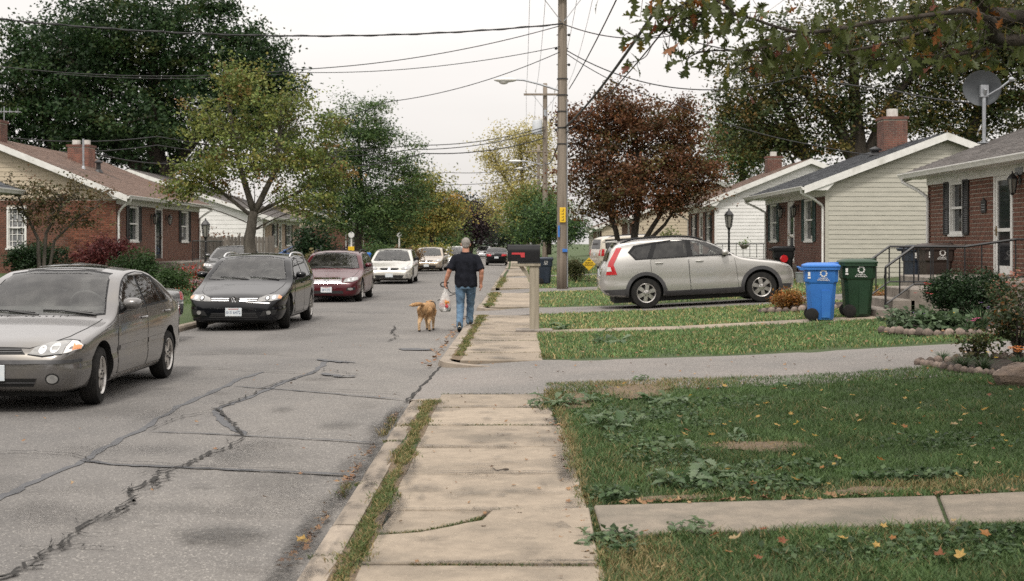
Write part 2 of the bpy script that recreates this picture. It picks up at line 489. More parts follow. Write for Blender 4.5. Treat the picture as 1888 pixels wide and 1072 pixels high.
for y in ys:
    for u in us:
        x = u + sx(y)
        if -6.45 < u < -0.92: z = -0.06
        elif -0.73 < u < 0.38: z = -0.02
        else: z = gz(x, y) + (0.012 * math.sin(x * 3.1 + y * 1.7) * math.sin(y * 2.3 - x) if u > 0.5 else 0) - (0.012 if abs(u) > 0.3 else 0)
        if -0.92 <= u <= -0.73: z = 0.082 + 0.008 * math.sin(y * 5.1)
        if any(a - 0.9 < y < b + 0.9 for a, b in GAPS) and -1.2 < u < 0.5: z = -0.06
        gv.append((x, y, z))
nu = len(us)
for i in range(len(ys) - 1):
    for j in range(nu - 1):
        gf.append((i * nu + j, i * nu + j + 1, (i + 1) * nu + j + 1, (i + 1) * nu + j))
mbg = MB(); mbg.add(gv, gf)
ground = mbg.build('ground', MT['ground'], kind='structure', smooth=3.1)

# asphalt
def asphalt(name, tint=1.0, warm=1.0):
    m = bpy.data.materials.new(name); m.use_nodes = True
    t = m.node_tree; bs = t.nodes['Principled BSDF']; bs.inputs['Roughness'].default_value = 0.88
    bs.inputs['Specular IOR Level'].default_value = 0.35
    def nd(k): return t.nodes.new(k)
    g = nd('ShaderNodeNewGeometry')
    def noise(sc, de, st=(1, 1, 1)):
        mp = nd('ShaderNodeMapping'); mp.inputs['Scale'].default_value = st; t.links.new(g.outputs['Position'], mp.inputs[0])
        n = nd('ShaderNodeTexNoise'); n.inputs['Scale'].default_value = sc; n.inputs['Detail'].default_value = de; n.inputs['Roughness'].default_value = 0.65
        t.links.new(mp.outputs[0], n.inputs['Vector']); return n.outputs['Fac']
    def mr(src, a, b, c=0.0, d=1.0):
        r = nd('ShaderNodeMapRange'); t.links.new(src, r.inputs['Value'])
        for k, v in zip(('From Min', 'From Max', 'To Min', 'To Max'), (a, b, c, d)): r.inputs[k].default_value = v
        return r.outputs[0]
    def mix(f, a, b, bt='MIX'):
        x = nd('ShaderNodeMixRGB'); x.blend_type = bt
        if hasattr(f, 'is_linked'): t.links.new(f, x.inputs[0])
        else: x.inputs[0].default_value = f
        for i, q in ((1, a), (2, b)):
            if hasattr(q, 'is_linked'): t.links.new(q, x.inputs[i])
            else: x.inputs[i].default_value = (*q, 1)
        return x.outputs[0]
    k = tint
    c = mix(mr(noise(0.55, 6), 0.35, 0.65), (0.205 * k, 0.191 * k * warm, 0.176 * k * warm), (0.155 * k, 0.146 * k, 0.137 * k))
    vo = nd('ShaderNodeTexVoronoi'); vo.inputs['Scale'].default_value = 105; t.links.new(g.outputs['Position'], vo.inputs['Vector'])
    sp = nd('ShaderNodeSeparateColor'); t.links.new(vo.outputs['Color'], sp.inputs[0])
    c = mix(mr(sp.outputs[0], 0.0, 1.0, 0.66, 1.34), (0, 0, 0), c)          # stone-by-stone value
    mxn = t.nodes[-1]
    c2 = mix(mr(sp.outputs[1], 0.91, 0.97), c, (0.34, 0.32, 0.29))          # pale aggregate
    c2 = mix(mr(noise(22, 4), 0.60, 0.78, 0, 0.55), c2, (0.07, 0.066, 0.062))
    c2 = mix(mr(noise(1.3, 5, (1, 0.4, 1)), 0.60, 0.80, 0, 0.40), c2, (0.085, 0.083, 0.082))
    sx_ = nd('ShaderNodeSeparateXYZ'); t.links.new(g.outputs['Position'], sx_.inputs[0])
    ad = nd('ShaderNodeMath'); t.links.new(sx_.outputs[0], ad.inputs[0]); ad2 = nd('ShaderNodeMath'); ad2.operation = 'MULTIPLY'; ad2.inputs[1].default_value = 1.6; t.links.new(noise(0.8, 4), ad2.inputs[0]); t.links.new(ad2.outputs[0], ad.inputs[1])
    c2 = mix(mr(ad.outputs[0], -2.4, -1.1, 0.42, 0.0), c2, mix(0.5, c2, (0.06, 0.063, 0.07)))            # the older, darker lane
    t.links.new(c2, bs.inputs['Base Color'])
    b = nd('ShaderNodeBump'); b.inputs['Strength'].default_value = 0.7; b.inputs['Distance'].default_value = 0.006
    t.links.new(vo.outputs['Distance'], b.inputs['Height']); t.links.new(b.outputs[0], bs.inputs['Normal'])
    return m
MT['asphalt'] = asphalt('asphalt', 1.0)
MT['asphalt_drive'] = asphalt('asphalt_drive', 1.08, 0.975)
MT['tar'] = M_('tar_seal', (0.052, 0.054, 0.06), (0.085, 0.085, 0.088), 14, 0.6, 0.3, 60, geo=True)
MT['crack'] = M_('crack_dark', (0.012, 0.011, 0.010), (0.028, 0.026, 0.023), 40, 0.95, geo=True)
MT['stain'] = M_('oil_stain', (0.060, 0.056, 0.052), (0.125, 0.118, 0.11), 7, 0.8, 0.6, 90, geo=True, detail=8)

yr = [-6 + 1.5 * i for i in range(60)] + [86 + 8 * i for i in range(40)]
def strip(name, u0, u1, z0, z1, mat, ylist, nx=6, kind='structure', parent=None, zf=None):
    mb = MB(); vs, fs = [], []
    for y in ylist:
        for i in range(nx + 1):
            u = u0 + (u1 - u0) * i / nx
            x = u + sx(y)
            z = zf(x, y) if zf else z0 + (z1 - z0) * i / nx
            vs.append((x, y, z))
    for i in range(len(ylist) - 1):
        for j in range(nx):
            a = i * (nx + 1) + j
            fs.append((a, a + 1, a + nx + 2, a + nx + 1))
    mb.add(vs, fs)
    return mb.build(name, mat, parent, kind=kind, smooth=3.1)
road = strip('road', -6.36, -0.95, 0, 0, MT['asphalt'], yr, 10, zf=lambda x, y: -0.02 * abs((x - sx(y) + 3.65) / 2.7) ** 4 * 0.6)

# kerb sections (parts of the kerb), pavement slabs (parts of the pavement)
def wobble(n): return (RND.random() - 0.5) * 2 * n
def slab_obj(name, corners, top, bot, mat, parent, bevel=0.008):
    mb = MB()
    vs = [Vector((c[0], c[1], bot)) for c in corners] + [Vector((c[0], c[1], top + (c[2] if len(c) > 2 else 0))) for c in corners]
    n = len(corners)
    fs = [tuple(reversed(range(n))), tuple(range(n, 2 * n))] + [(i, (i + 1) % n, (i + 1) % n + n, i + n) for i in range(n)]
    mb.add(vs, fs)
    return mb.build(name, mat, parent, bevel=bevel)

kerb = empty('kerb', (-1, 6, 0)); kerb['kind'] = 'structure'
def kerb_run(parent, y0, y1, side=1, u_road=-1.04, u_in=-0.865, step=1.85):
    y = y0
    while y < y1 - 0.15:
        e = min(y + step * (1 if y < 40 else 3) + wobble(0.05), y1)
        if y1 - e < 0.3: e = y1
        a, b = y + 0.006, e - 0.006
        d = wobble(0.012); t = wobble(0.006)
        mb = MB()
        prof = [(u_road + 0.0, -0.12), (u_road + 0.012 * side, 0.05), (u_road + 0.035 * side, 0.085 + t), (u_road + 0.06 * side, 0.094 + t), (u_in, 0.092 + t), (u_in, -0.12)]
        k = 3 if a < 40 else 1
        rings = []
        for i in range(k + 1):
            yy = a + (b - a) * i / k
            rings.append([(u + sx(yy) + d, yy, z) for u, z in prof])
        n = len(prof)
        vs = [p for r in rings for p in r]
        fs = [(i * n + j, i * n + (j + 1) % n, (i + 1) * n + (j + 1) % n, (i + 1) * n + j) for i in range(k) for j in range(n)]
        fs += [tuple(range(n)), tuple(k * n + j for j in reversed(range(n)))]
        mb.add(vs, fs)
        mb.build('kerb_stone', MT['concrete_kerb'], parent)
        y = e
edges = [(-2.0, GAPS[0][0])] + [(GAPS[i][1], GAPS[i + 1][0]) for i in range(len(GAPS) - 1)] + [(84, 130)]
for a, b in edges: kerb_run(kerb, a, b)
# rounded kerb returns into the near driveway
def kerb_return(parent, yc, sgn):
    mb = MB()
    pts = []
    for i in range(9):
        t = i / 8
        y = yc + sgn * (0.62 * math.sin(t * PI / 2))
        x = -0.955 + 1.25 * (1 - math.cos(t * PI / 2)) * 1.0 + sx(y)
        h = 0.092 * (1 - t * 0.72)
        pts.append((x, y, h))
    vs, fs = [], []
    for i, (x, y, h) in enumerate(pts):
        a = pts[min(i + 1, 8)]; b = pts[max(i - 1, 0)]
        d = Vector((a[0] - b[0], a[1] - b[1], 0)).normalized(); nrm = Vector((d.y, -d.x, 0)) * (1 if sgn > 0 else -1)
        p = Vector((x, y, 0))
        w = 0.085
        vs += [tuple(p - nrm * w + Vector((0, 0, -0.05))), tuple(p - nrm * w * 0.8 + Vector((0, 0, h))), tuple(p + nrm * w + Vector((0, 0, h))), tuple(p + nrm * w + Vector((0, 0, -0.05)))]
    for i in range(8):
        for j in range(3):
            fs.append((i * 4 + j, i * 4 + j + 1, (i + 1) * 4 + j + 1, (i + 1) * 4 + j))
    mb.add(vs, fs)
    mb.build('kerb_return', MT['concrete_kerb'], parent, smooth=0.9)
kerb_return(kerb, 12.95, 1); kerb_return(kerb, 17.55, -1)
kerb_return(kerb, 28.6, 1); kerb_return(kerb, 32.2, -1)
left_kerb = empty('left_kerb', (-6.1, 20, 0)); left_kerb['kind'] = 'structure'
for a, b in ((-2, 20), (24, 44), (48, 62), (66, 130)): kerb_run(left_kerb, a, b, -1, -6.36, -6.53, 2.4)

pave = empty('pavement', (0, 6, 0)); pave['kind'] = 'structure'
UL, UR = -0.735, 0.375
def slab(y0, y1, uL=UL, uR=UR, dz=(0, 0, 0, 0), mat=None, bev=0.008):
    c = [(uL + sx(y0), y0, dz[0]), (uR + sx(y0), y0, dz[1]), (uR + sx(y1), y1, dz[2]), (uL + sx(y1), y1, dz[3])]
    return slab_obj('slab', c, 0.09, -0.03, mat or MT['concrete'], pave, bev)
# foreground joints measured on the photograph
J = [3.0, 4.25, 5.28, 6.33, 7.62, 8.83, 10.0, 11.2, 12.42, 13.5]
g = 0.011
for i in range(len(J) - 1):
    a, b = J[i] + g, J[i + 1] - g
    if i == 3:
        # the slab with a wide diagonal crack: two separate pieces
        p0, p1 = 6.97, 7.60
        crk = [(-0.735, p0), (-0.52, 7.04), (-0.36, 7.18), (-0.27, 7.28), (-0.19, 7.34), (-0.145, 7.605)]
        lo = [(UL, a), (UR + 0.05, a, 0.004), (UR + 0.075, b, 0.012), (-0.115, b)] + [(x + 0.018, y - 0.022) for x, y in reversed(crk[:-1])]
        hi = [(UL + 0.05, b, 0.0), (UL, p0 + 0.05)] + [(x - 0.012, y + 0.022) for x, y in crk[1:-1]] + [(-0.15, b)]
        slab_obj('slab', lo, 0.097, -0.03, MT['concrete'], pave, 0.006)
        slab_obj('slab', list(reversed(hi)), 0.088, -0.03, MT['concrete'], pave, 0.004)
    else:
        slab(a, b, uR=UR + (0.07 if i < 7 else 0.0), dz=(wobble(.004), wobble(.004), wobble(.004), wobble(.004)))
def slab_run(y0, y1):
    n = max(1, round((y1 - y0) / (1.22 if y0 < 60 else 2.44)))
    for i in range(n):
        a = y0 + (y1 - y0) * i / n; b = y0 + (y1 - y0) * (i + 1) / n
        slab(a + g, b - g, dz=(wobble(.006), wobble(.006), wobble(.006), wobble(.006)))
for i, (a, b) in enumerate([(17.45, 28.5), (32.3, 41.4), (46.1, 60.4), (64.1, 79.9), (84.1, 118)]): slab_run(a, b)

# the front walk in the foreground (slabs of its own)
walk = empty('front_walk', (2, 7.3, 0.1)); walk['kind'] = 'structure'
wx = [0.475, 2.42, 3.95, 5.6, 7.4]
for i in range(len(wx) - 1):
    a, b = wx[i] + 0.01, wx[i + 1] - 0.012
    sk = -0.17 if i else 0.0
    sk2 = -0.17
    ylo, yhi = 6.93, 7.70
    c = [(a - (sk * -0.55), ylo, gz(a, 7)), (b - (sk2 * -0.55), ylo, gz(b, 7)), (b + 0.10, yhi, gz(b, 7.7)), (a + (0.10 if i else 0), yhi, gz(a, 7.7))]
    c = [(p[0], p[1], p[2] - 0.0) for p in c]
    mb = MB(); n = 4
    vs = [Vector((p[0], p[1], p[2] - 0.10)) for p in c] + [Vector((p[0], p[1], p[2] + 0.012)) for p in c]
    mb.add(vs, [(3, 2, 1, 0), (4, 5, 6, 7)] + [(k, (k + 1) % 4, (k + 1) % 4 + 4, k + 4) for k in range(4)])
    mb.build('slab', MT['concrete_walk'], walk, bevel=0.008)
walk2 = empty('house_walk', (3, 23, 0.1)); walk2['kind'] = 'structure'
xx = 0.5
while xx < 8.4:
    a, b = xx + 0.01 + sx(23), xx + 1.2 - 0.01 + sx(23)
    mb = MB(); c = [(a, 22.6), (b, 22.6), (b, 23.35), (a, 23.35)]
    vs = [Vector((p[0], p[1], gz(*p) - 0.1)) for p in c] + [Vector((p[0], p[1], gz(*p) + 0.012)) for p in c]
    mb.add(vs, [(3, 2, 1, 0), (4, 5, 6, 7)] + [(k, (k + 1) % 4, (k + 1) % 4 + 4, k + 4) for k in range(4)])
    mb.build('slab', MT['concrete'], walk2, bevel=0.008)
    xx += 1.2

# driveways
def driveway(name, y0, y1, x1, side=1, mouth=0.5):
    mb = MB(); vs, fs = [], []
    if side > 0:
        ul = [-1.06, -0.97, -0.8, -0.5, -0.2, 0.1, 0.38, 0.8, 1.2, 1.7, 2.2, 2.7, 3.2, 3.8, 4.6, 5.6, 6.8, 8.2, 10, 12, 14]
        ul = [u for u in ul if u < x1] + [x1]
    else:
        ul = [-6.25, -6.4, -6.7, -7.0, -7.4, -8, -9, -10, -12, -14, x1]
    ny = 10
    for u in ul:
        f = 1.0
        if side > 0:
            if u < 0.4: fl = mouth * (0.4 - u) / 1.4 * 0.2
            else: fl = -0.15 * min(1, (u - 0.4))
        else: fl = 0
        for i in range(ny + 1):
            y = (y0 - fl) + (y1 - y0 + 2 * fl) * i / ny
            x = u + sx(y)
            if side > 0:
                t = min(max((u + 1.06) / 1.46, 0), 1)
                z = (0.004 + 0.09 * t) if u < 0.40 else gz(x, y) + 0.008
                e = abs(i / ny - 0.5) * 2
                z -= 0.015 * e ** 3 * (1 if u > 0.4 else 0.2)
            else:
                t = min(max((-6.25 - u) / 0.6, 0), 1)
                z = 0.004 + (gz(x, y) + 0.012 - 0.004) * t
            vs.append((x, y, z))
    for i in range(len(ul) - 1):
        for j in range(ny):
            a = i * (ny + 1) + j
            fs.append((a, a + 1, a + ny + 2, a + ny + 1))
    mb.add(vs, fs)
    return mb.build(name, MT['asphalt_drive'], kind='structure', smooth=3.1)
driveway('driveway', 14.55 - 0.95, 17.5, 13, mouth=0.2)
driveway('driveway', 28.9, 31.9, 9.0)
driveway('driveway', 42, 45.5, 8.5)
driveway('driveway', 60.8, 63.8, 8.5)
driveway('driveway', 80.3, 83.6, 8)
driveway('driveway', 20.3, 23.7, -18, -1)
driveway('driveway', 44.5, 47.5, -11, -1)
driveway('driveway', 62.4, 65.6, -16, -1)

# road repairs and cracks: thin ribbons lying on the asphalt
def ribbon(mb, pts, w, jit=0.0, sub=6, z=0.005, wj=0.4, rnd=RND):
    P = []
    for i in range(len(pts) - 1):
        for k in range(sub):
            t = k / sub
            P.append(pts[i].lerp(pts[i + 1], t) + Vector((rnd.gauss(0, jit), rnd.gauss(0, jit * 1.6), 0)))
    P.append(pts[-1])
    n = len(P); vs = []
    for i, p in enumerate(P):
        d = (P[min(i + 1, n - 1)] - P[max(i - 1, 0)]); d.z = 0; d.normalize()
        q = Vector((-d.y, d.x, 0))
        e = min(1.0, 0.25 + min(i, n - 1 - i) * 0.35)
        ww = w * (1 + wj * (rnd.random() - 0.5) * 2) * e / 2
        vs += [(p.x + q.x * ww, p.y + q.y * ww, z), (p.x - q.x * ww, p.y - q.y * ww, z)]
    mb.add(vs, [(2 * i, 2 * i + 1, 2 * i + 3, 2 * i + 2) for i in range(n - 1)])
def gp(L): return [G(a, b, 0) for a, b in L]
mb = MB()
ribbon(mb, gp([(-90, 955), (0, 918), (60, 890), (150, 852), (215, 815), (275, 785), (330, 750), (400, 720), (450, 697), (486, 686)]), 0.065, 0.012)
ribbon(mb, gp([(640, 666), (600, 668), (572, 690), (530, 702), (478, 726), (430, 744), (398, 755), (404, 772), (425, 788), (452, 803)]), 0.07, 0.015)
ribbon(mb, gp([(150, 850), (205, 858), (300, 862), (420, 867), (540, 872), (660, 878)]), 0.05, 0.006, z=0.009)
ribbon(mb, gp([(275, 797), (380, 801), (480, 806), (600, 812), (700, 818)]), 0.035, 0.005, z=0.009)
ribbon(mb, gp([(430, 713), (520, 719), (620, 727), (745, 738)]), 0.04, 0.006, z=0.009)
ribbon(mb, gp([(580, 664), (620, 668), (655, 670)]), 0.14, 0.02, z=0.013)
ribbon(mb, gp([(596, 690), (625, 696), (655, 696)]), 0.14, 0.02, z=0.017)
mb.build('tar_repair', MT['tar'], kind='structure', fix=False)
mb = MB()
main = [(-30, 1090), (20, 1062), (60, 1034), (110, 1004), (165, 966), (215, 942), (245, 922), (242, 908), (285, 886), (292, 874), (330, 864), (360, 852), (385, 838), (420, 828), (450, 808), (440, 796), (425, 780), (408, 762), (392, 754)]
ribbon(mb, gp(main), 0.024, 0.015, sub=8, z=0.017, wj=0.8)
for i_ in range(16):
    q_ = G(*main[RND.randrange(1, len(main))]) + Vector((wobble(.12), wobble(.3), 0)); a_ = RND.random() * 6.28
    ribbon(mb, [q_, q_ + Vector((math.cos(a_), 1.6 * math.sin(a_), 0)) * .12, q_ + Vector((math.cos(a_ + .6), 1.6 * math.sin(a_ + .6), 0)) * .24], 0.007, 0.012, sub=5, z=0.021, wj=.9)
for a, b in ((1, 3), (4, 6), (7, 9)):
    ribbon(mb, [p + Vector((0.05, 0.03, 0)) for p in gp(main[a:b + 1])], 0.016, 0.03, sub=8, z=0.021, wj=0.8)
ribbon(mb, gp([(30, 1012), (90, 1016), (150, 1012), (210, 1017)]), 0.010, 0.012, z=0.021, sub=8)
ribbon(mb, gp([(275, 795), (320, 775), (350, 768), (395, 756)]), 0.012, 0.02, z=0.021, sub=8, wj=0.8)
ribbon(mb, gp([(400, 756), (450, 735), (500, 712), (560, 694), (600, 682), (640, 690), (660, 694)]), 0.016, 0.022, z=0.021, sub=8, wj=0.8)
ribbon(mb, gp([(-20, 838), (60, 836), (130, 840), (165, 852), (185, 856)]), 0.012, 0.008, z=0.021, sub=6)
ribbon(mb, gp([(180, 852), (280, 858), (420, 866), (560, 871)]), 0.010, 0.008, z=0.021, sub=8)
ribbon(mb, gp([(300, 680), (400, 681), (500, 688), (570, 690)]), 0.02, 0.012, z=0.021, sub=6)
ribbon(mb, gp([(340, 655), (450, 652), (560, 658)]), 0.016, 0.012, z=0.021, sub=6)
ribbon(mb, gp([(560, 720), (620, 722), (700, 725), (745, 728)]), 0.012, 0.008, z=0.021, sub=6)
ribbon(mb, gp([(730, 602), (722, 616), (735, 622), (712, 632)]), 0.02, 0.02, z=0.021, sub=6, wj=0.9)
ribbon(mb, gp([(560, 577), (620, 575), (690, 578), (760, 580)]), 0.03, 0.02, z=0.021, sub=6)
ribbon(mb, gp([(745, 745), (770, 722), (800, 690), (826, 664)]), 0.03, 0.012, z=0.013, sub=9)
mb.build('road_crack', MT['crack'], kind='structure', fix=False)
def blob_patch(mb, c, rx, ry, z, n=22):
    ph = [RND.random() * 6 for _ in range(4)]
    vs = [(c.x, c.y, z)]
    for i in range(n):
        a = 2 * PI * i / n
        r = 1 + 0.18 * math.sin(2 * a + ph[0]) + 0.12 * math.sin(3 * a + ph[1]) + 0.1 * math.sin(5 * a + ph[2])
        vs.append((c.x + rx * r * math.cos(a), c.y + ry * r * math.sin(a), z))
    mb.add(vs, [(0, i + 1, (i + 1) % n + 1) for i in range(n)])
def stain_material():
    m = bpy.data.materials.new('oil_stain_soft'); m.use_nodes = True
    t = m.node_tree; bs = t.nodes['Principled BSDF']
    bs.inputs['Base Color'].default_value = (0.045, 0.043, 0.04, 1); bs.inputs['Roughness'].default_value = 0.7
    a = t.nodes.new('ShaderNodeAttribute'); a.attribute_name = 'col'
    n = t.nodes.new('ShaderNodeTexNoise'); n.inputs['Scale'].default_value = 30; n.inputs['Detail'].default_value = 6
    g = t.nodes.new('ShaderNodeNewGeometry'); t.links.new(g.outputs['Position'], n.inputs['Vector'])
    mm = t.nodes.new('ShaderNodeMath'); mm.operation = 'MULTIPLY'
    r = t.nodes.new('ShaderNodeMapRange'); r.inputs['From Min'].default_value = 0.3; r.inputs['From Max'].default_value = 0.62
    t.links.new(n.outputs['Fac'], r.inputs['Value'])
    t.links.new(a.outputs['Fac'], mm.inputs[0]); t.links.new(r.outputs[0], mm.inputs[1])
    t.links.new(mm.outputs[0], bs.inputs['Alpha'])
    return m
MT['stain_soft'] = stain_material()
sv, sf, sc = [], [], []
for (px, py, rx, ry, al) in ((405, 990, 0.32, 0.30, 0.75), (275, 970, 0.07, 0.05, 0.6), (625, 785, 0.22, 0.3, 0.45), (520, 757, 0.16, 0.25, 0.45), (590, 700, 0.3, 0.25, 0.4), (370, 900, 0.1, 0.1, 0.4),
                             (455, 1050, 0.2, 0.1, 0.3), (620, 925, 0.16, 0.25, 0.5), (585, 1010, 0.1, 0.35, 0.6), (640, 860, 0.09, 0.7, 0.45), (715, 780, 0.09, 1.0, 0.5), (130, 1000, 0.15, 0.1, 0.3), (540, 620, 0.8, 1.5, 0.25), (300, 830, 0.3, 0.3, 0.25), *[(944 - (1.12 + .06 * math.sin(k * 7)) * 2400 / (6.2 + k * .5), 450 + 1.65 * 2400 / (6.2 + k * .5), .09 + .04 * math.sin(k * 3), .5, .75) for k in range(14)], (480, 950, .5, .12, .3), (350, 940, .6, .2, .25), (250, 760, .8, .5, .25), (420, 650, 1.2, .8, .22), *[(RND.uniform(-40, 740), RND.uniform(690, 1060), RND.uniform(.08, .5), RND.uniform(.1, .6), RND.uniform(.12, .38)) for k in range(30)]):
    c = G(px, py); o = len(sv); n = 26; z = 0.025
    sv.append((c.x, c.y, z)); sc.append(al)
    for ring, a_ in ((0.5, al * 0.85), (1.0, 0.0)):
        ph = RND.random() * 6
        for i in range(n):
            a = 2 * PI * i / n; r = ring * (1 + 0.15 * math.sin(2 * a + ph) + 0.1 * math.sin(5 * a))
            sv.append((c.x + rx * r * math.cos(a), c.y + ry * r * math.sin(a), z)); sc.append(a_)
    for i in range(n):
        j = (i + 1) % n
        sf.append((o, o + 1 + i, o + 1 + j)); sf.append((o + 1 + i, o + 1 + n + i, o + 1 + n + j)); sf.append((o + 1 + i, o + 1 + n + j, o + 1 + j))
mesh_np('oil_stain', np.array(sv), None, np.array(sf), np.repeat(np.array(sc)[:, None], 3, 1), [MT['stain_soft']], kind='structure')
sv, sf, sc = [], [], []
def soft(x, y, z, rx, ry, al):
    o = len(sv); n = 18
    sv.append((x, y, z)); sc.append(al)
    for ring, a_ in ((0.45, al * 0.8), (1.0, 0.0)):
        ph = RND.random() * 6
        for i in range(n):
            a = 2 * PI * i / n; r = ring * (1 + 0.2 * math.sin(2 * a + ph) + 0.15 * math.sin(5 * a))
            sv.append((x + rx * r * math.cos(a), y + ry * r * math.sin(a), z)); sc.append(a_)
    for i in range(n):
        j = (i + 1) % n
        sf.append((o, o + 1 + i, o + 1 + j)); sf.append((o + 1 + i, o + 1 + n + i, o + 1 + n + j)); sf.append((o + 1 + i, o + 1 + n + j, o + 1 + j))
for i in range(60): soft(RND.uniform(-.7, .38), RND.uniform(5.5, 13.4), .1035, RND.uniform(.02, .2), RND.uniform(.02, .2), RND.uniform(.12, .45))
for jj in J[2:]:
    for i in range(7): soft(RND.uniform(-.7, .36), jj + wobble(.05), .1035, RND.uniform(.08, .3), RND.uniform(.02, .07), RND.uniform(.3, .7))
for i in range(26): soft(RND.choice((-.70, .36)), RND.uniform(5.6, 13.4), .1035, RND.uniform(.03, .10), RND.uniform(.1, .5), RND.uniform(.3, .65))
for i in range(40): soft(RND.uniform(-1.0, -.88), RND.uniform(5.6, 12.8), .1035, RND.uniform(.02, .06), RND.uniform(.05, .35), RND.uniform(.25, .6))
for i in range(40): soft(RND.uniform(-.6, .3), RND.uniform(17.6, 28), .1035, RND.uniform(.1, .4), RND.uniform(.05, .3), RND.uniform(.2, .5))
mesh_np('pavement_stain', np.array(sv), None, np.array(sf), np.repeat(np.array(sc)[:, None], 3, 1), [MT['stain_soft']], kind='structure')
mb = MB()
c = G(765, 645)
blob_patch(mb, c, 0.26, 0.20, 0.009)
tag(mb.build('water_main_cover', MT['tar'], fix=False), 'small dark iron utility cover set flush in the road beside the kerb', 'utility cover')
# ---------------------------------------------------------------- foliage tools
def leaves(name, pos, size, col, parent=None, kind=None, up=0.35, aspect=0.6, mat='leaf', rng=NP, hang=0.0, world=True):
    n = len(pos)
    d = rng.normal(size=(n, 3)); d[:, 2] = d[:, 2] * 0.6 - hang
    d /= np.linalg.norm(d, axis=1)[:, None]
    q = rng.normal(size=(n, 3)); q[:, 2] += up * 2
    nrm = q - d * np.sum(q * d, axis=1)[:, None]
    nrm /= np.linalg.norm(nrm, axis=1)[:, None] + 1e-9
    s = np.cross(d, nrm)
    L = (size * (0.65 + 0.7 * rng.random(n)))[:, None]
    P0 = pos
    A = pos + d * L * 0.45 + s * L * aspect * 0.5 + nrm * L * 0.10
    B = pos + d * L + nrm * L * -0.08
    D = pos + d * L * 0.45 - s * L * aspect * 0.5 + nrm * L * 0.10
    V = np.stack([P0, A, B, D], axis=1).reshape(-1, 3)
    i = np.arange(n)[:, None] * 4
    F4 = np.concatenate([i, i + 1, i + 2, i + 3], axis=1)
    return mesh_np(name, V, F4, None, np.repeat(col, 4, axis=0), [MT[mat]], parent, kind, world=world)

def pal_pick(pal, n, rng=NP, jit=0.25):
    w = np.array([p[1] for p in pal], float); w /= w.sum()
    idx = rng.choice(len(pal), n, p=w)
    c = np.array([p[0] for p in pal])[idx]
    return np.clip(c * (1 + jit * rng.normal(size=(n, 1))), 0.003, 1)

def clumps(lobes, n, rng=NP, bias=0.42):
    w = np.array([l[3] * l[4] * l[5] for l in lobes]) ** 0.7; w /= w.sum()
    idx = rng.choice(len(lobes), n, p=w)
    L = np.array(lobes)[idx]
    d = rng.normal(size=(n, 3)); d /= np.linalg.norm(d, axis=1)[:, None]
    r = rng.random(n) ** bias
    r *= 1 + 0.09 * rng.normal(size=n)
    return L[:, :3] + d * L[:, 3:6] * r[:, None]

def crown(parent, lobes, nc, per, cr, leaf, pal, name='crown', flat=0.55, bias=0.42, aspect=0.6, jit=0.22, mixc=0.35, hang=0.0, top=None, up=0.35):
    cc = clumps(lobes, nc, bias=bias)
    if top is not None:
        cc = cc[cc[:, 2] < top]
    nc = len(cc)
    k = np.repeat(np.arange(nc), per)
    rad = cr * (0.6 + 0.8 * NP.random(nc))
    ctr = np.mean(np.array(lobes)[:, :3], axis=0)
    dv = cc - ctr; dv /= np.linalg.norm(dv, axis=1)[:, None] + 1e-6
    dv = dv * 0.8 + NP.normal(size=(nc, 3)) * 0.55; dv[:, 2] *= flat + .25; dv /= np.linalg.norm(dv, axis=1)[:, None] + 1e-6
    off = NP.normal(size=(len(k), 3)) * rad[k][:, None] * np.array([0.38, 0.38, 0.34 * flat]) + dv[k] * (NP.normal(size=(len(k), 1)) * rad[k][:, None] * 0.52)
    pos = cc[k] + off
    cl = pal_pick(pal, nc, jit=jit)[k]
    own = pal_pick(pal, len(k), jit=0.2)
    col = cl * (1 - mixc) + own * mixc
    o = leaves(name, pos, leaf, col, parent, aspect=aspect, hang=hang, up=up)
    o['kind'] = 'stuff'
    return cc

def bez(a, b, c, n):
    return [(a * (1 - t) ** 2 + b * 2 * t * (1 - t) + c * t * t) for t in [i / n for i in range(n + 1)]]

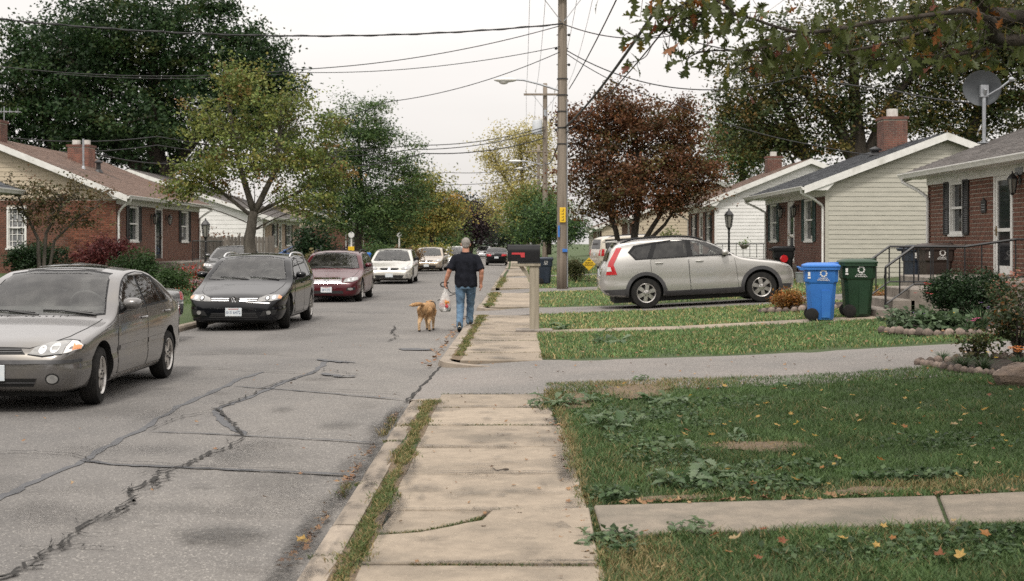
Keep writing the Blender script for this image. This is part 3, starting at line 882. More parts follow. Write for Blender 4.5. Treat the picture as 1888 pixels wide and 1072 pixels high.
def tree(name, label, loc, lobes, nc, per, cr, leaf, pal, trunk, bark='bark', group=None, nb=40, br=0.05, rnd=None, cat='tree', **kw):
    """trunk: list of stems, each a list of (x,y,z,r) in world space"""
    root = empty(name, loc, label, cat, group)
    cc = crown(root, lobes, nc, per, cr, leaf, pal, **kw)
    mb = MB()
    nodes = []
    for st in trunk:
        pts = [Vector(p[:3]) for p in st]; rr = [p[3] for p in st]
        P, Rr = [], []
        for i in range(len(pts) - 1):
            for k in range(4):
                t = k / 4
                P.append(pts[i].lerp(pts[i + 1], t) + Vector((wobble(.08), wobble(.08), 0)) * rr[i]); Rr.append(rr[i] * (1 - t) + rr[i + 1] * t)
        P.append(pts[-1]); Rr.append(rr[-1])
        mb.tube(P, Rr, 9)
        lo = 0.3 * (P[-1].z - P[0].z) + P[0].z
        nodes += [(p, r) for p, r in zip(P, Rr) if p.z > lo]
    mb.build('trunk', MT[bark], root, smooth=3.1)
    mb = MB()
    tops = [n for n in nodes]
    order = list(range(len(cc))); RND.shuffle(order)
    prev = []
    for i in order[:nb]:
        c = Vector(cc[i])
        cands = sorted(tops, key=lambda n: (n[0] - c).length + (3.0 if n[0].z > c.z else 0))[:4]
        p, r = RND.choice(cands)
        if prev and RND.random() < 0.5:
            q, rq = min(prev, key=lambda n: (n[0] - c).length)
            if (q - c).length < (p - c).length: p, r = q, rq
        L = (c - p).length
        mid = p.lerp(c, 0.5) + Vector((wobble(.12), wobble(.12), 0.10 + 0.1 * RND.random())) * L
        n = 7
        pts = bez(p, mid, c, n)
        r0 = min(r * 0.75, br * (0.6 + 0.8 * RND.random()) * (0.5 + 0.12 * L))
        rad = [r0 * (1 - 0.85 * k / n) + 0.004 for k in range(n + 1)]
        mb.tube(pts, rad, 5, cap=False)
        prev += [(pts[3], rad[3]), (pts[5], rad[5])]
    if mb.v: mb.build('branches', MT[bark], root, smooth=3.1)['kind'] = 'stuff'
    return root

def lob(px, py, rx, ry, y, dy=0.0, rz=None):
    c = at(px, py, y + dy); k = y / F
    return (c.x, c.y, c.z, rx * k, (rz if rz else rx) * k * 0.9, ry * k)
def tp(px, py, y, rpx, dy=0):
    c = at(px, py, y + dy); return (c.x, c.y, c.z, rpx * y / F)

P_DARK = [((0.024, 0.054, 0.018), 5), ((0.042, 0.078, 0.022), 3), ((0.015, 0.034, 0.013), 3), ((0.08, 0.09, 0.025), 0.7)]
P_YG = [((0.20, 0.225, 0.055), 4), ((0.135, 0.18, 0.048), 4), ((0.25, 0.225, 0.06), 1.4), ((0.27, 0.12, 0.045), .8), ((0.085, 0.125, 0.038), 3)]
P_GREEN = [((0.11, 0.18, 0.055), 4), ((0.07, 0.13, 0.045), 3), ((0.17, 0.22, 0.07), 1.6), ((0.04, 0.085, 0.033), 2)]
P_YELLOW = [((0.38, 0.30, 0.075), 3), ((0.27, 0.26, 0.065), 3), ((0.17, 0.2, 0.05), 3), ((0.40, 0.23, 0.06), .9)]
P_PALE = [((0.55, 0.46, 0.17), 3), ((0.42, 0.37, 0.13), 3), ((0.28, 0.26, 0.08), 2)]
P_RED = [((0.17, 0.066, 0.03), 4), ((0.10, 0.048, 0.024), 4), ((0.22, 0.10, 0.035), 1.8), ((0.05, 0.034, 0.018), 2), ((0.10, 0.095, 0.032), 2.2)]
P_PURPLE = [((0.045, 0.025, 0.03), 3), ((0.028, 0.018, 0.022), 3), ((0.06, 0.04, 0.035), 1)]
P_OAK = [((0.055, 0.08, 0.028), 4), ((0.075, 0.088, 0.026), 3), ((0.15, 0.115, 0.03), 2.0), ((0.18, 0.09, 0.025), 0.9), ((0.03, 0.046, 0.018), 3)]

# ---------------------------------------------------------------- trees
# huge dark tree behind the left houses
Y = 82
c = at(300, 470, Y)
tree('broadleaf_tree', 'huge dark green tree towering behind the brown roofed brick house', (c.x, Y, gz(c.x, Y)),
     [lob(70, 210, 110, 130, Y), lob(200, 90, 150, 140, Y), lob(330, 70, 120, 110, Y), lob(130, 110, 110, 100, Y, 2), lob(430, 150, 110, 110, Y), lob(300, 220, 200, 110, Y), lob(485, 150, 75, 85, Y, -1), lob(500, 250, 55, 75, Y), lob(200, 260, 130, 70, Y), lob(40, 120, 50, 60, Y), lob(0, 230, 70, 90, Y), lob(455, 60, 34, 26, Y), lob(395, 20, 40, 30, Y), lob(12, 60, 24, 20, Y)],
     1250, 84, 0.95, 0.235, P_DARK, [[tp(290, 490, Y, 22), tp(292, 330, Y, 19), tp(280, 200, Y, 13), tp(285, 60, Y, 5)], [tp(292, 340, Y, 14), tp(400, 200, Y, 10), tp(470, 100, Y, 4)], [tp(290, 350, Y, 14), tp(170, 210, Y, 10), tp(100, 120, Y, 4)],
      [tp(110, 480, Y, 15), tp(105, 300, Y, 11), tp(70, 150, Y, 5)]], nb=110, br=0.11, flat=0.6)
# yellowing street tree, left
Y = 40.0
c = at(462, 480, Y)
tree('street_tree', 'yellow green autumn street tree with a forked grey trunk behind the black wagon', (c.x, Y, gz(c.x, Y)),
     [lob(440, 150, 60, 50, Y), lob(400, 230, 80, 60, Y), lob(520, 200, 75, 65, Y), lob(470, 290, 120, 60, Y), lob(380, 320, 70, 50, Y), lob(570, 300, 75, 55, Y), lob(600, 240, 45, 45, Y), lob(350, 350, 60, 28, Y), lob(560, 370, 60, 30, Y, -0.5), lob(610, 330, 45, 35, Y)],
     500, 40, 0.42, 0.09, P_YG, [[tp(462, 492, Y, 13), tp(460, 440, Y, 10.5), tp(468, 390, Y, 8)], [tp(468, 392, Y, 6.5), tp(440, 300, Y, 4.5), tp(420, 180, Y, 2.5)], [tp(468, 395, Y, 6.5), tp(510, 310, Y, 4.5), tp(520, 190, Y, 2.5)], [tp(466, 400, Y, 4), tp(390, 340, Y, 2.6), tp(330, 310, Y, 2)], [tp(468, 395, Y, 4), tp(560, 350, Y, 2.6), tp(620, 300, Y, 2)]],
     bark='bark_grey', nb=150, br=0.016, aspect=0.8, bias=0.6)
# green honey-locust
Y = 70.0
c = at(660, 470, Y)
tree('locust_tree', 'layered bright green tree with upswept tips behind the maroon car', (c.x, Y, gz(c.x, Y)),
     [lob(670, 400, 105, 40, Y), lob(620, 360, 80, 45, Y), lob(720, 370, 75, 40, Y), lob(660, 300, 75, 45, Y), lob(610, 290, 50, 45, Y), lob(740, 310, 55, 26, Y), lob(660, 240, 50, 36, Y), lob(700, 255, 60, 22, Y), lob(770, 268, 18, 8, Y), lob(690, 205, 28, 16, Y), lob(712, 188, 10, 10, Y), lob(640, 200, 30, 22, Y), lob(610, 230, 30, 25, Y), lob(760, 340, 30, 30, Y)],
     760, 62, 0.72, 0.135, [(tuple(q * .82 for q in c_), w_) for c_, w_ in P_GREEN], [[tp(661, 492, Y, 8), tp(660, 430, Y, 7), tp(665, 350, Y, 5), tp(660, 230, Y, 2)]], nb=60, br=0.04, flat=0.35, aspect=0.5)
Y = 102.0
tree('maple_tree', 'orange and yellow tree beyond the green locust on the left verge', (X(795, Y), Y, gz(X(795, Y), Y)),
     [lob(800, 400, 55, 40, Y), lob(770, 370, 40, 40, Y), lob(810, 360, 35, 30, Y), lob(790, 335, 26, 22, Y), lob(760, 410, 40, 30, Y), lob(840, 385, 20, 14, Y)],
     300, 60, 1.0, 0.18, P_YELLOW + [((0.08, 0.10, 0.03), 4)], [[tp(795, 478, Y, 5), tp(797, 400, Y, 3.5), tp(795, 340, Y, 1.5)]], nb=30, flat=0.5)
Y = 150.0
tree('plum_tree', 'dark purple leaved tree at the far end of the street', (X(868, Y), Y, gz(X(868, Y), Y)),
     [lob(868, 425, 38, 28, Y), lob(880, 400, 24, 22, Y), lob(850, 440, 25, 18, Y)], 170, 60, 1.6, 0.26, P_PURPLE, [[tp(868, 474, Y, 4), tp(868, 420, Y, 2)]], nb=16)
for px_, y_, r_, pal_, lab_ in ((800, 130, 60, P_GREEN, 'green tree low behind the orange tree on the left verge'), (735, 122, 50, P_GREEN + P_YELLOW, 'mixed green and yellow tree behind the far red brick house'), (690, 118, 46, P_DARK, 'dark green tree beside the far red brick house')):
    tree('verge_tree', lab_, (X(px_, y_), y_, .6), [lob(px_, 425, r_, 34, y_), lob(px_ - 20, 400, r_ * .6, 34, y_), lob(px_ + 20, 445, r_ * .7, 22, y_)], 170, 50, 1.2, .2, pal_, [[tp(px_, 478, y_, 5), tp(px_, 410, y_, 2)]], nb=14)
Y = 185.0
tree('pine_tree', 'distant blue green tree rising behind the purple one', (X(852, Y), Y, 0.5),
     [lob(850, 380, 18, 26, Y), lob(880, 395, 22, 20, Y), lob(865, 375, 14, 16, Y), lob(905, 410, 20, 26, Y)], 120, 34, 1.7, 0.42, [((0.035, 0.06, 0.04), 3), ((0.02, 0.038, 0.026), 3)], [[tp(855, 470, Y, 4), tp(855, 380, Y, 2)]], nb=10)
Y = 215.0
tree('broadleaf_tree', 'hazy dark tree closing the end of the street', (X(925, Y), Y, 0.5),
     [lob(925, 440, 40, 22, Y), lob(895, 430, 22, 18, Y), lob(955, 425, 30, 25, Y)], 120, 30, 2.0, 0.5, [((0.04, 0.06, 0.035), 3), ((0.03, 0.045, 0.03), 3)], [[tp(920, 470, Y, 3), tp(920, 430, Y, 2)]], nb=6)
Y = 125.0
tree('sycamore_tree', 'tall pale yellow thin crowned tree beyond the second pole', (X(965, Y), Y, gz(X(975, Y), Y)),
     [lob(960, 260, 62, 36, Y), lob(935, 310, 50, 36, Y), lob(990, 300, 45, 50, Y), lob(950, 360, 62, 40, Y), lob(985, 385, 45, 40, Y), lob(925, 380, 36, 40, Y), lob(900, 290, 22, 22, Y), lob(1000, 245, 26, 22, Y)],
     360, 56, 1.2, 0.2, P_PALE, [[tp(972, 478, Y, 6), tp(968, 400, Y, 5), tp(962, 320, Y, 3.2), tp(958, 250, Y, 1.4)], [tp(968, 390, Y, 3.5), tp(925, 320, Y, 2), tp(900, 270, Y, 1)]], bark='bark_grey', nb=70, br=0.06, bias=0.55)
Y = 93.0
tree('maple_tree', 'yellow green rounded tree behind the utility pole on the right verge', (X(980, Y), Y, gz(X(980, Y), Y)),
     [lob(985, 400, 45, 36, Y), lob(960, 410, 34, 30, Y), lob(1010, 390, 36, 36, Y), lob(985, 370, 30, 24, Y)], 260, 56, 0.95, 0.17, P_GREEN + [((0.19, 0.17, 0.035), 5)], [[tp(985, 475, Y, 5), tp(985, 400, Y, 3)]], nb=20)
Y = 72.0
tree('evergreen_tree', 'deep green bushy tree just behind the near utility pole', (X(1012, Y), Y, gz(X(1012, Y), Y)),
     [lob(1005, 410, 42, 36, Y), lob(1050, 425, 30, 26, Y), lob(975, 430, 25, 20, Y)], 230, 56, 0.7, 0.125, P_GREEN[:2] + [((0.02, 0.05, 0.03), 3)], [[tp(1012, 470, Y, 5), tp(1012, 410, Y, 3)]], nb=12)
# red maple in the lawn beside the second driveway
Y = 50.0
c = at(1165, 470, Y)
g0 = (c.x, Y, gz(c.x, Y))
tree('red_maple', 'broad maroon leaved tree with several stems beside the parked silver car', g0,
     [lob(1170, 330, 150, 60, Y), lob(1110, 240, 75, 60, Y), lob(1200, 235, 85, 60, Y), lob(1150, 200, 60, 36, Y), lob(1250, 290, 75, 60, Y), lob(1075, 310, 50, 60, Y), lob(1120, 380, 70, 28, Y), lob(1230, 370, 70, 24, Y), lob(1290, 330, 40, 34, Y), lob(1270, 235, 30, 40, Y), lob(1060, 220, 26, 30, Y), lob(1262, 195, 14, 20, Y), lob(1130, 168, 16, 14, Y)],
     680, 66, 0.56, 0.105, P_RED, [[(c.x - .05, Y, g0[2] - .2, .13), tp(1170, 430, Y, 7), tp(1180, 350, Y, 5), tp(1170, 230, Y, 2)], [(c.x - .2, Y + .1, g0[2] - .2, .10), tp(1135, 425, Y, 5), tp(1110, 350, Y, 4), tp(1100, 250, Y, 2)], [(c.x + .15, Y, g0[2] - .2, .10), tp(1190, 440, Y, 5), tp(1215, 400, Y, 4), tp(1250, 300, Y, 2)], [(c.x + .2, Y - .1, g0[2] - .2, .08), tp(1200, 440, Y, 4), tp(1225, 415, Y, 3), tp(1262, 360, Y, 1.5)]],
     nb=130, br=0.03, flat=0.55, aspect=0.75, bias=0.55)
# big trees behind the right houses
Y = 76.0
c = at(1590, 480, Y)
tree('oak_tree', 'tall spreading dark olive oak rising behind the tan sided house', (c.x, Y, gz(c.x, Y) - 0.5),
     [lob(1400, 190, 90, 95, Y), lob(1480, 120, 110, 100, Y), lob(1600, 70, 140, 90, Y), lob(1740, 110, 130, 110, Y), lob(1560, 200, 110, 60, Y), lob(1700, 215, 110, 55, Y), lob(1830, 190, 100, 110, Y), lob(1420, 260, 70, 45, Y), lob(1900, 80, 120, 120, Y), lob(1350, 200, 36, 40, Y), lob(1340, 120, 30, 30, Y), lob(1500, 270, 80, 30, Y), lob(1800, 40, 140, 80, Y)],
     1350, 57, 1.05, 0.21, P_OAK, [[tp(1590, 480, Y, 20), tp(1585, 300, Y, 16), tp(1575, 160, Y, 10), tp(1570, 40, Y, 4)], [tp(1588, 330, Y, 14), tp(1540, 220, Y, 10), tp(1440, 130, Y, 4)], [tp(1587, 320, Y, 13), tp(1640, 190, Y, 9), tp(1730, 80, Y, 4)], [tp(1480, 480, Y, 12), tp(1490, 300, Y, 11), tp(1450, 200, Y, 6), tp(1420, 130, Y, 3)], [tp(1800, 480, Y, 15), tp(1790, 250, Y, 11), tp(1830, 110, Y, 6), tp(1850, 20, Y, 3)]],
     nb=130, br=0.10, bias=0.5)
Y = 95.0
tree('broadleaf_tree', 'lighter green tree between the maroon tree and the dark oak', (X(1370, Y), Y, 0.8),
     [lob(1360, 290, 60, 60, Y), lob(1330, 250, 36, 40, Y), lob(1400, 250, 50, 70, Y), lob(1310, 300, 30, 30, Y)], 250, 60, 1.1, 0.19, P_GREEN + [((0.13, 0.13, 0.03), 3)], [[tp(1365, 470, Y, 7), tp(1368, 300, Y, 5), tp(1368, 220, Y, 2)]], nb=30, bias=0.55)
# sparse small tree before the left brick house
Y = 36.0
c = at(75, 490, Y)
g1 = (c.x, Y, gz(c.x, Y))
tree('ornamental_tree', 'sparse multi stemmed small tree in front of the left brick house', g1,
     [lob(60, 370, 60, 36, Y), lob(120, 360, 70, 36, Y), lob(30, 340, 36, 22, Y), lob(170, 365, 40, 24, Y), lob(100, 410, 60, 26, Y), lob(150, 400, 50, 20, Y)],
     150, 24, 0.30, 0.085, [((0.10, 0.075, 0.03), 3), ((0.06, 0.065, 0.025), 3), ((0.13, 0.06, 0.03), 1)], [[(g1[0], Y, g1[2] - .1, .07), tp(70, 440, Y, 3), tp(45, 390, Y, 2), tp(25, 340, Y, 1)], [(g1[0] + .05, Y, g1[2] - .1, .06), tp(85, 430, Y, 3), tp(115, 380, Y, 2), tp(150, 345, Y, 1)], [(g1[0] + .1, Y + .1, g1[2] - .1, .05), tp(100, 445, Y, 2.4), tp(140, 405, Y, 1.8), tp(200, 370, Y, 0.8)]],
     bark='bark_grey', nb=70, br=0.022)

# the street goes on behind the viewer: a mass of trees there, seen only in the cars' paint and glass
lb = []
for i in range(26):
    a = RND.uniform(-1, 1); xx = RND.choice((-1, 1)) * RND.uniform(7, 30) - 2; yy = RND.uniform(-60, -6)
    lb.append((xx, yy, RND.uniform(3, 7), RND.uniform(3, 5), RND.uniform(3, 5), RND.uniform(2.5, 4.5)))
lb += [(-3, -75, 4, 9, 4, 4), (6, -80, 5, 9, 4, 5)]
cc_ = clumps(lb, 900); kk_ = np.repeat(np.arange(len(cc_)), 12)
leaves('tree_mass', cc_[kk_] + NP.normal(size=(len(kk_), 3)) * 0.7, 0.75, pal_pick(P_OAK, len(kk_)), kind='stuff')

# ---------------------------------------------------------------- near oak: trunk out of frame, branches with single lobed leaves
def oak_leaf_mesh(k):
    rr = random.Random(k)
    half = [(0, 0.02), (0.10, 0.05), (0.26, 0.10), (0.30, 0.06), (0.44, 0.24), (0.50, 0.20), (0.52, 0.09), (0.66, 0.27), (0.76, 0.22), (0.74, 0.08), (0.88, 0.13), (0.90, 0.05), (1.0, 0.0)]
    half = [(x, y * (0.9 + 0.3 * rr.random())) for x, y in half]
    top = [(x, y) for x, y in half]; bot = [(x, -y * (0.85 + 0.3 * rr.random())) for x, y in half[:-1]]
    vs = []; n = len(half)
    curl = 0.12 + 0.25 * rr.random(); fold = 0.2 + 0.4 * rr.random()
    def P(x, y): return (x, y, -curl * x * x + fold * abs(y))
    vs = [P(x, 0) for x, y in half] + [P(x, y) for x, y in top[:-1]] + [P(x, y) for x, y in bot]
    fs = []
    T = lambda i: n + i if i < n - 1 else n - 1
    Bt = lambda i: n + (n - 1) + i if i < n - 1 else n - 1
    for i in range(n - 1):
        fs.append((i, i + 1, T(i + 1), T(i)) if T(i + 1) != i + 1 else (i, i + 1, T(i)))
        fs.append((i, Bt(i), Bt(i + 1), i + 1) if Bt(i + 1) != i + 1 else (i, Bt(i), i + 1))
    me = bpy.data.meshes.new('leaf'); me.from_pydata(vs, [], fs)
    return me, vs, fs
def leaf_tint(name, stops):
    m = bpy.data.materials.new(name); m.use_nodes = True
    t = m.node_tree; bs = t.nodes['Principled BSDF']; bs.inputs['Roughness'].default_value = 0.5; bs.inputs['Specular IOR Level'].default_value = 0.35
    oi = t.nodes.new('ShaderNodeObjectInfo'); cr = t.nodes.new('ShaderNodeValToRGB')
    cr.color_ramp.interpolation = 'CONSTANT'
    els = cr.color_ramp.elements
    els[0].position = 0; els[0].color = (*stops[0][1], 1)
    els[1].position = stops[1][0]; els[1].color = (*stops[1][1], 1)
    for p, c in stops[2:]:
        e = els.new(p); e.color = (*c, 1)
    t.links.new(oi.outputs['Random'], cr.inputs[0])
    nn = t.nodes.new('ShaderNodeTexNoise'); nn.inputs['Scale'].default_value = 6
    tcn = t.nodes.new('ShaderNodeTexCoord'); t.links.new(tcn.outputs['Object'], nn.inputs['Vector'])
    h = t.nodes.new('ShaderNodeMixRGB'); h.blend_type = 'MULTIPLY'; h.inputs[0].default_value = 0.6
    t.links.new(cr.outputs[0], h.inputs[1]); t.links.new(nn.outputs['Fac'], h.inputs[2])
    t.links.new(h.outputs[0], bs.inputs['Base Color'])
    tr = t.nodes.new('ShaderNodeBsdfTranslucent'); t.links.new(cr.outputs[0], tr.inputs[0])
    ms = t.nodes.new('ShaderNodeMixShader'); ms.inputs[0].default_value = 0.35
    t.links.new(bs.outputs[0], ms.inputs[1]); t.links.new(tr.outputs[0], ms.inputs[2])
    t.links.new(ms.outputs[0], t.nodes['Material Output'].inputs[0])
    return m
MT['oak_leaf'] = leaf_tint('oak_leaf', [(0, (0.095, 0.118, 0.032)), (0.3, (0.062, 0.088, 0.026)), (0.52, (0.13, 0.15, 0.035)), (0.70, (0.26, 0.20, 0.04)), (0.81, (0.32, 0.12, 0.03)), (0.91, (0.20, 0.06, 0.03))])
oak = empty('oak_tree', (5.4, 8.6, gz(5.4, 8.6)), 'overhanging oak with lobed green and russet leaves filling the upper corner', 'tree')
mb = MB()
V3 = Vector
tr_pts = [V3((5.4, 8.6, 0.1)), V3((5.35, 8.6, 1.5)), V3((5.3, 8.5, 3.0)), V3((5.2, 8.6, 4.6)), V3((5.3, 8.7, 7.0))]
mb.tube(tr_pts, [.34, .28, .25, .2, .1], 12)
mb.build('trunk', MT['bark'], oak, smooth=3.1)
oakmes = [oak_leaf_mesh(k) for k in range(6)]
for me, _, _ in oakmes: me.materials.append(MT['oak_leaf'])
mbl = MB(); twigs = []
def limb(pts, r0, r1, sub=6):
    P = []
    for i in range(len(pts) - 1):
        p0 = pts[max(i - 1, 0)]; p1 = pts[i]; p2 = pts[i + 1]; p3 = pts[min(i + 2, len(pts) - 1)]
        for k in range(sub):
            t = k / sub
            P.append(0.5 * ((2 * p1) + (p2 - p0) * t + (2 * p0 - 5 * p1 + 4 * p2 - p3) * t * t + (3 * p1 - p0 - 3 * p2 + p3) * t ** 3))
    P.append(pts[-1]); n = len(P)
    mbl.tube(P, [r0 + (r1 - r0) * i / (n - 1) for i in range(n)], 7)
    return P
Yo = 7.8
L1 = limb([V3((5.25, 8.5, 3.6)), at(1900, 30, 8.2), at(1800, -10, 8.0), at(1700, -40, 7.8)], 0.085, 0.02)
L2 = limb([V3((5.25, 8.5, 3.2)), at(1890, 75, 8.1), at(1830, 40, 7.9), at(1780, 20, 7.7)], 0.05, 0.018)
L3 = limb([at(1780, 20, 7.7), at(1620, 40, 7.6), at(1480, 60, 7.5), at(1360, 28, 7.4), at(1270, 30, 7.4), at(1215, 65, 7.4)], 0.015, 0.003)
L4 = limb([at(1215, 65, 7.4), at(1180, 70, 7.3), at(1150, 55, 7.3)], 0.0035, 0.002)
L5 = limb([at(1240, 40, 7.4), at(1205, 80, 7.4), at(1190, 105, 7.4), at(1165, 115, 7.4), at(1155, 110, 7.4)], 0.0035, 0.002)
L6 = limb([at(1700, -40, 7.8), at(1560, -30, 7.6), at(1400, -60, 7.5), at(1260, -40, 7.4), at(1180, -20, 7.3)], 0.015, 0.004)
L7 = limb([at(1800, -10, 8.0), at(1700, 60, 7.9), at(1560, 95, 7.8), at(1440, 100, 7.7), at(1370, 130, 7.6)], 0.013, 0.003)
L8 = limb([at(1890, 75, 8.1), at(1800, 95, 8.0), at(1700, 110, 7.9), at(1600, 110, 7.9)], 0.013, 0.004)
L9 = limb([at(1480, 60, 7.5), at(1400, 90, 7.5), at(1300, 95, 7.5), at(1265, 110, 7.5)], 0.008, 0.003)
L10 = limb([at(1360, 28, 7.4), at(1300, -5, 7.4), at(1230, 20, 7.3), at(1190, 5, 7.3)], 0.006, 0.002)
leafpts = []
def leafy(P, n, spread, lo=0.15):
    for _ in range(n):
        i = int((lo + (1 - lo) * RND.random()) * (len(P) - 1))
        p = P[i] + V3((RND.gauss(0, spread), RND.gauss(0, spread * 1.3), RND.gauss(-spread * 0.25, spread * 0.75)))
        px_ = 944 + F * p.x / p.y; py_ = 450 - F * (p.z - CAMZ) / p.y
        if not (px_ > 1440 and py_ > 118 + 30 * RND.random()): leafpts.append((p, P[i]))
leafy(L3, 175, 0.095); leafy(L4, 6, 0.025, 0.5); leafy(L5, 7, 0.025, 0.5); leafy(L6, 150, 0.13); leafy(L7, 130, 0.10); leafy(L8, 150, 0.13)
leafy(L9, 40, 0.06); leafy(L10, 45, 0.06); leafy(L2, 110, 0.19); leafy(L1, 120, 0.18)
for p, q in leafpts:
    if RND.random() < 0.5 and (p - q).length > 0.03:
        mbl.tube([q, q.lerp(p, 0.5) + V3((0, 0, 0.01)), p], [0.003, 0.002, 0.0012], 4, cap=False)
mbl.build('limb', MT['bark'], oak, smooth=3.1)['kind'] = 'stuff'
vis = []
for p, q in leafpts:
    px = 944 + F * p.x / p.y; py = 450 - F * (p.z - CAMZ) / p.y
    vis.append((0 if (1100 < px < 1900 and -30 < py < 230) else 1, RND.random(), p))
vis.sort(key=lambda t: (t[0], t[1]))
rest = MB()
for i, (k, _, p) in enumerate(vis):
    me, lv, lf = oakmes[RND.randrange(6)]
    sz = 0.072 + 0.048 * RND.random()
    rot = Euler((RND.gauss(0, 0.7), 0.65 + RND.gauss(0, 0.6), RND.random() * 6.28), 'XYZ')
    if i < 300:
        shared('leaf', me, p, oak, rot, (sz, sz, sz))
    else:
        Mx = Matrix.Translation(p) @ rot.to_matrix().to_4x4() @ Matrix.Scale(sz, 4)
        rest.add([Mx @ V3(v) for v in lv], lf)
rest.build('leaves', MT['oak_leaf'], oak, kind='stuff', fix=False)
# dense unseen-above and upper crown so that the lawn below lies in its shade
crown(oak, [(5.5, 8.8, 6.6, 3.4, 3.6, 1.9), (3.6, 8.0, 5.4, 2.2, 2.4, 1.0), (6.6, 8.2, 4.6, 1.8, 2.6, 1.4)], 330, 34, 0.55, 0.15, P_OAK, aspect=0.7)

# ---------------------------------------------------------------- shrubs, hedges, flower beds
def shrub(name, label, c, r, n, leaf, pal, cat='shrub', stems=5, flat=1.0, group=None, bias=0.28, aspect=0.55, cr=0.13, per=14, up=0.4, hang=0.0, lumps=5):
    root = empty(name, (c[0], c[1], c[2]), label, cat, group)
    lobes = [(c[0], c[1], c[2] + r[2] * 0.9, r[0] * 0.86, r[1] * 0.86, r[2] * 0.9)]
    for k in range(lumps):
        a = RND.random() * 6.28
        lobes.append((c[0] + r[0] * 0.5 * math.cos(a), c[1] + r[1] * 0.5 * math.sin(a), c[2] + r[2] * (0.7 + 0.5 * RND.random()), r[0] * 0.5, r[1] * 0.5, r[2] * 0.55))
    cc = clumps(lobes, max(4, n // per), bias=bias)
    cc[:, 2] = np.maximum(cc[:, 2], c[2] + 0.05)
    k = np.repeat(np.arange(len(cc)), per)
    pos = cc[k] + NP.normal(size=(len(k), 3)) * cr * 0.5
    pos[:, 2] = np.maximum(pos[:, 2], c[2] + 0.01)
    col = pal_pick(pal, len(cc), jit=0.2)[k] * 0.6 + pal_pick(pal, len(k)) * 0.4
    o = leaves('foliage', pos, leaf, col, root, up=up, aspect=aspect, hang=hang); o['kind'] = 'stuff'
    mb = MB()
    for s in range(stems):
        t = cc[RND.randrange(len(cc))]
        mb.tube([(c[0] + wobble(.1) * r[0], c[1] + wobble(.1) * r[1], c[2] - 0.05), (c[0] * .5 + t[0] * .5, c[1] * .5 + t[1] * .5, c[2] * .4 + t[2] * .6), tuple(t)], [0.018, 0.012, 0.005], 5)
    mb.build('stems', MT['bark'], root)
    return root
def gpos(px, y): x = X(px, y); return (x, y, gz(x, y))
P_BOX = [((0.02, 0.045, 0.017), 3), ((0.032, 0.062, 0.02), 2), ((0.014, 0.03, 0.012), 2)]
P_BARB = [((0.12, 0.028, 0.028), 3), ((0.07, 0.02, 0.02), 3), ((0.17, 0.05, 0.04), 1)]
P_ORANGE = [((0.30, 0.15, 0.035), 3), ((0.20, 0.10, 0.03), 2), ((0.12, 0.09, 0.03), 1.4), ((0.36, 0.10, 0.03), 1)]
P_OLIVE = [((0.11, 0.12, 0.045), 3), ((0.075, 0.09, 0.035), 3), ((0.2, 0.17, 0.08), 1)]
shrub('hedge', 'dark green clipped hedge under the left house window', gpos(70, 41.5), (1.15, 0.7, 0.68), 6500, 0.085, P_BOX, 'hedge')
shrub('barberry_bush', 'wide burgundy leaved bush before the left brick house', gpos(196, 41.5), (1.25, 0.9, 0.84), 7500, 0.08, P_BARB)
shrub('boxwood', 'rounded clipped green bush beside the burgundy bush', gpos(248, 37.5), (0.84, 0.7, 0.68), 6500, 0.07, [((0.045, 0.09, 0.026), 3), ((0.03, 0.06, 0.02), 2)])
shrub('boxwood', 'small green bush with red and white flowers behind it', gpos(322, 36), (0.5, 0.5, 0.46), 3000, 0.06, [((0.055, 0.10, 0.03), 3), ((0.035, 0.07, 0.022), 2)])
shrub('flower_clump', 'red and pale pink flowers before the left house railing', gpos(352, 37.5), (0.55, 0.35, 0.5), 700, 0.07, [((0.45, 0.03, 0.03), 3), ((0.65, 0.45, 0.45), 2), ((0.05, 0.09, 0.03), 4)], 'flowers')
shrub('boxwood', 'large dark rounded bush left of the white storm door', gpos(1790, 21.6), (0.72, 0.66, 0.44), 9500, 0.05, P_BOX, cr=0.08, bias=0.15)
shrub('spirea_bush', 'low orange and gold autumn bush in a stone ringed bed', gpos(1450, 26.6), (0.38, 0.4, 0.22), 2600, 0.05, P_ORANGE, cr=0.1)
shrub('spirea_bush', 'small rusty orange plant between the green bin and the steps', gpos(1628, 26.8), (0.3, 0.25, 0.15), 900, 0.045, P_ORANGE, cr=0.1)
shrub('evergreen_shrub', 'dense dark green conifer beside the pale stone house', gpos(578, 63), (1.1, 1.1, 1.45), 3200, 0.16, P_BOX, cr=0.25)
shrub('barberry_bush', 'deep purple bush at the foot of the far red brick house', gpos(640, 80), (1.1, 1.0, 0.7), 1500, 0.16, P_PURPLE, cr=0.25)
shrub('yellow_shrub', 'yellow orange bushes on the far left verge beyond the pale car', gpos(790, 84), (1.6, 1.2, 0.9), 2000, 0.17, P_YELLOW, cr=0.3)
shrub('tall_grass', 'tan ornamental grass on the verge behind the pale crossover', gpos(748, 74), (0.9, 0.8, 0.8), 1300, 0.2, [((0.3, 0.2, 0.11), 3), ((0.2, 0.15, 0.08), 3)], cr=0.2)
shrub('green_shrub', 'loose green bush below the green locust tree', gpos(690, 82), (1.6, 1.0, 0.9), 1500, 0.16, P_GREEN, cr=0.3)
shrub('tall_grass', 'dry tan grasses along the pale house beside the blue car', gpos(572, 56), (1.0, 0.5, 0.6), 900, 0.18, [((0.28, 0.22, 0.12), 3), ((0.14, 0.14, 0.06), 3)], cr=0.2)
shrub('forsythia_bush', 'round loose olive green bush beside the near utility pole', gpos(1062, 52), (0.55, 0.6, 0.5), 2600, 0.075, P_OLIVE, cr=0.16)
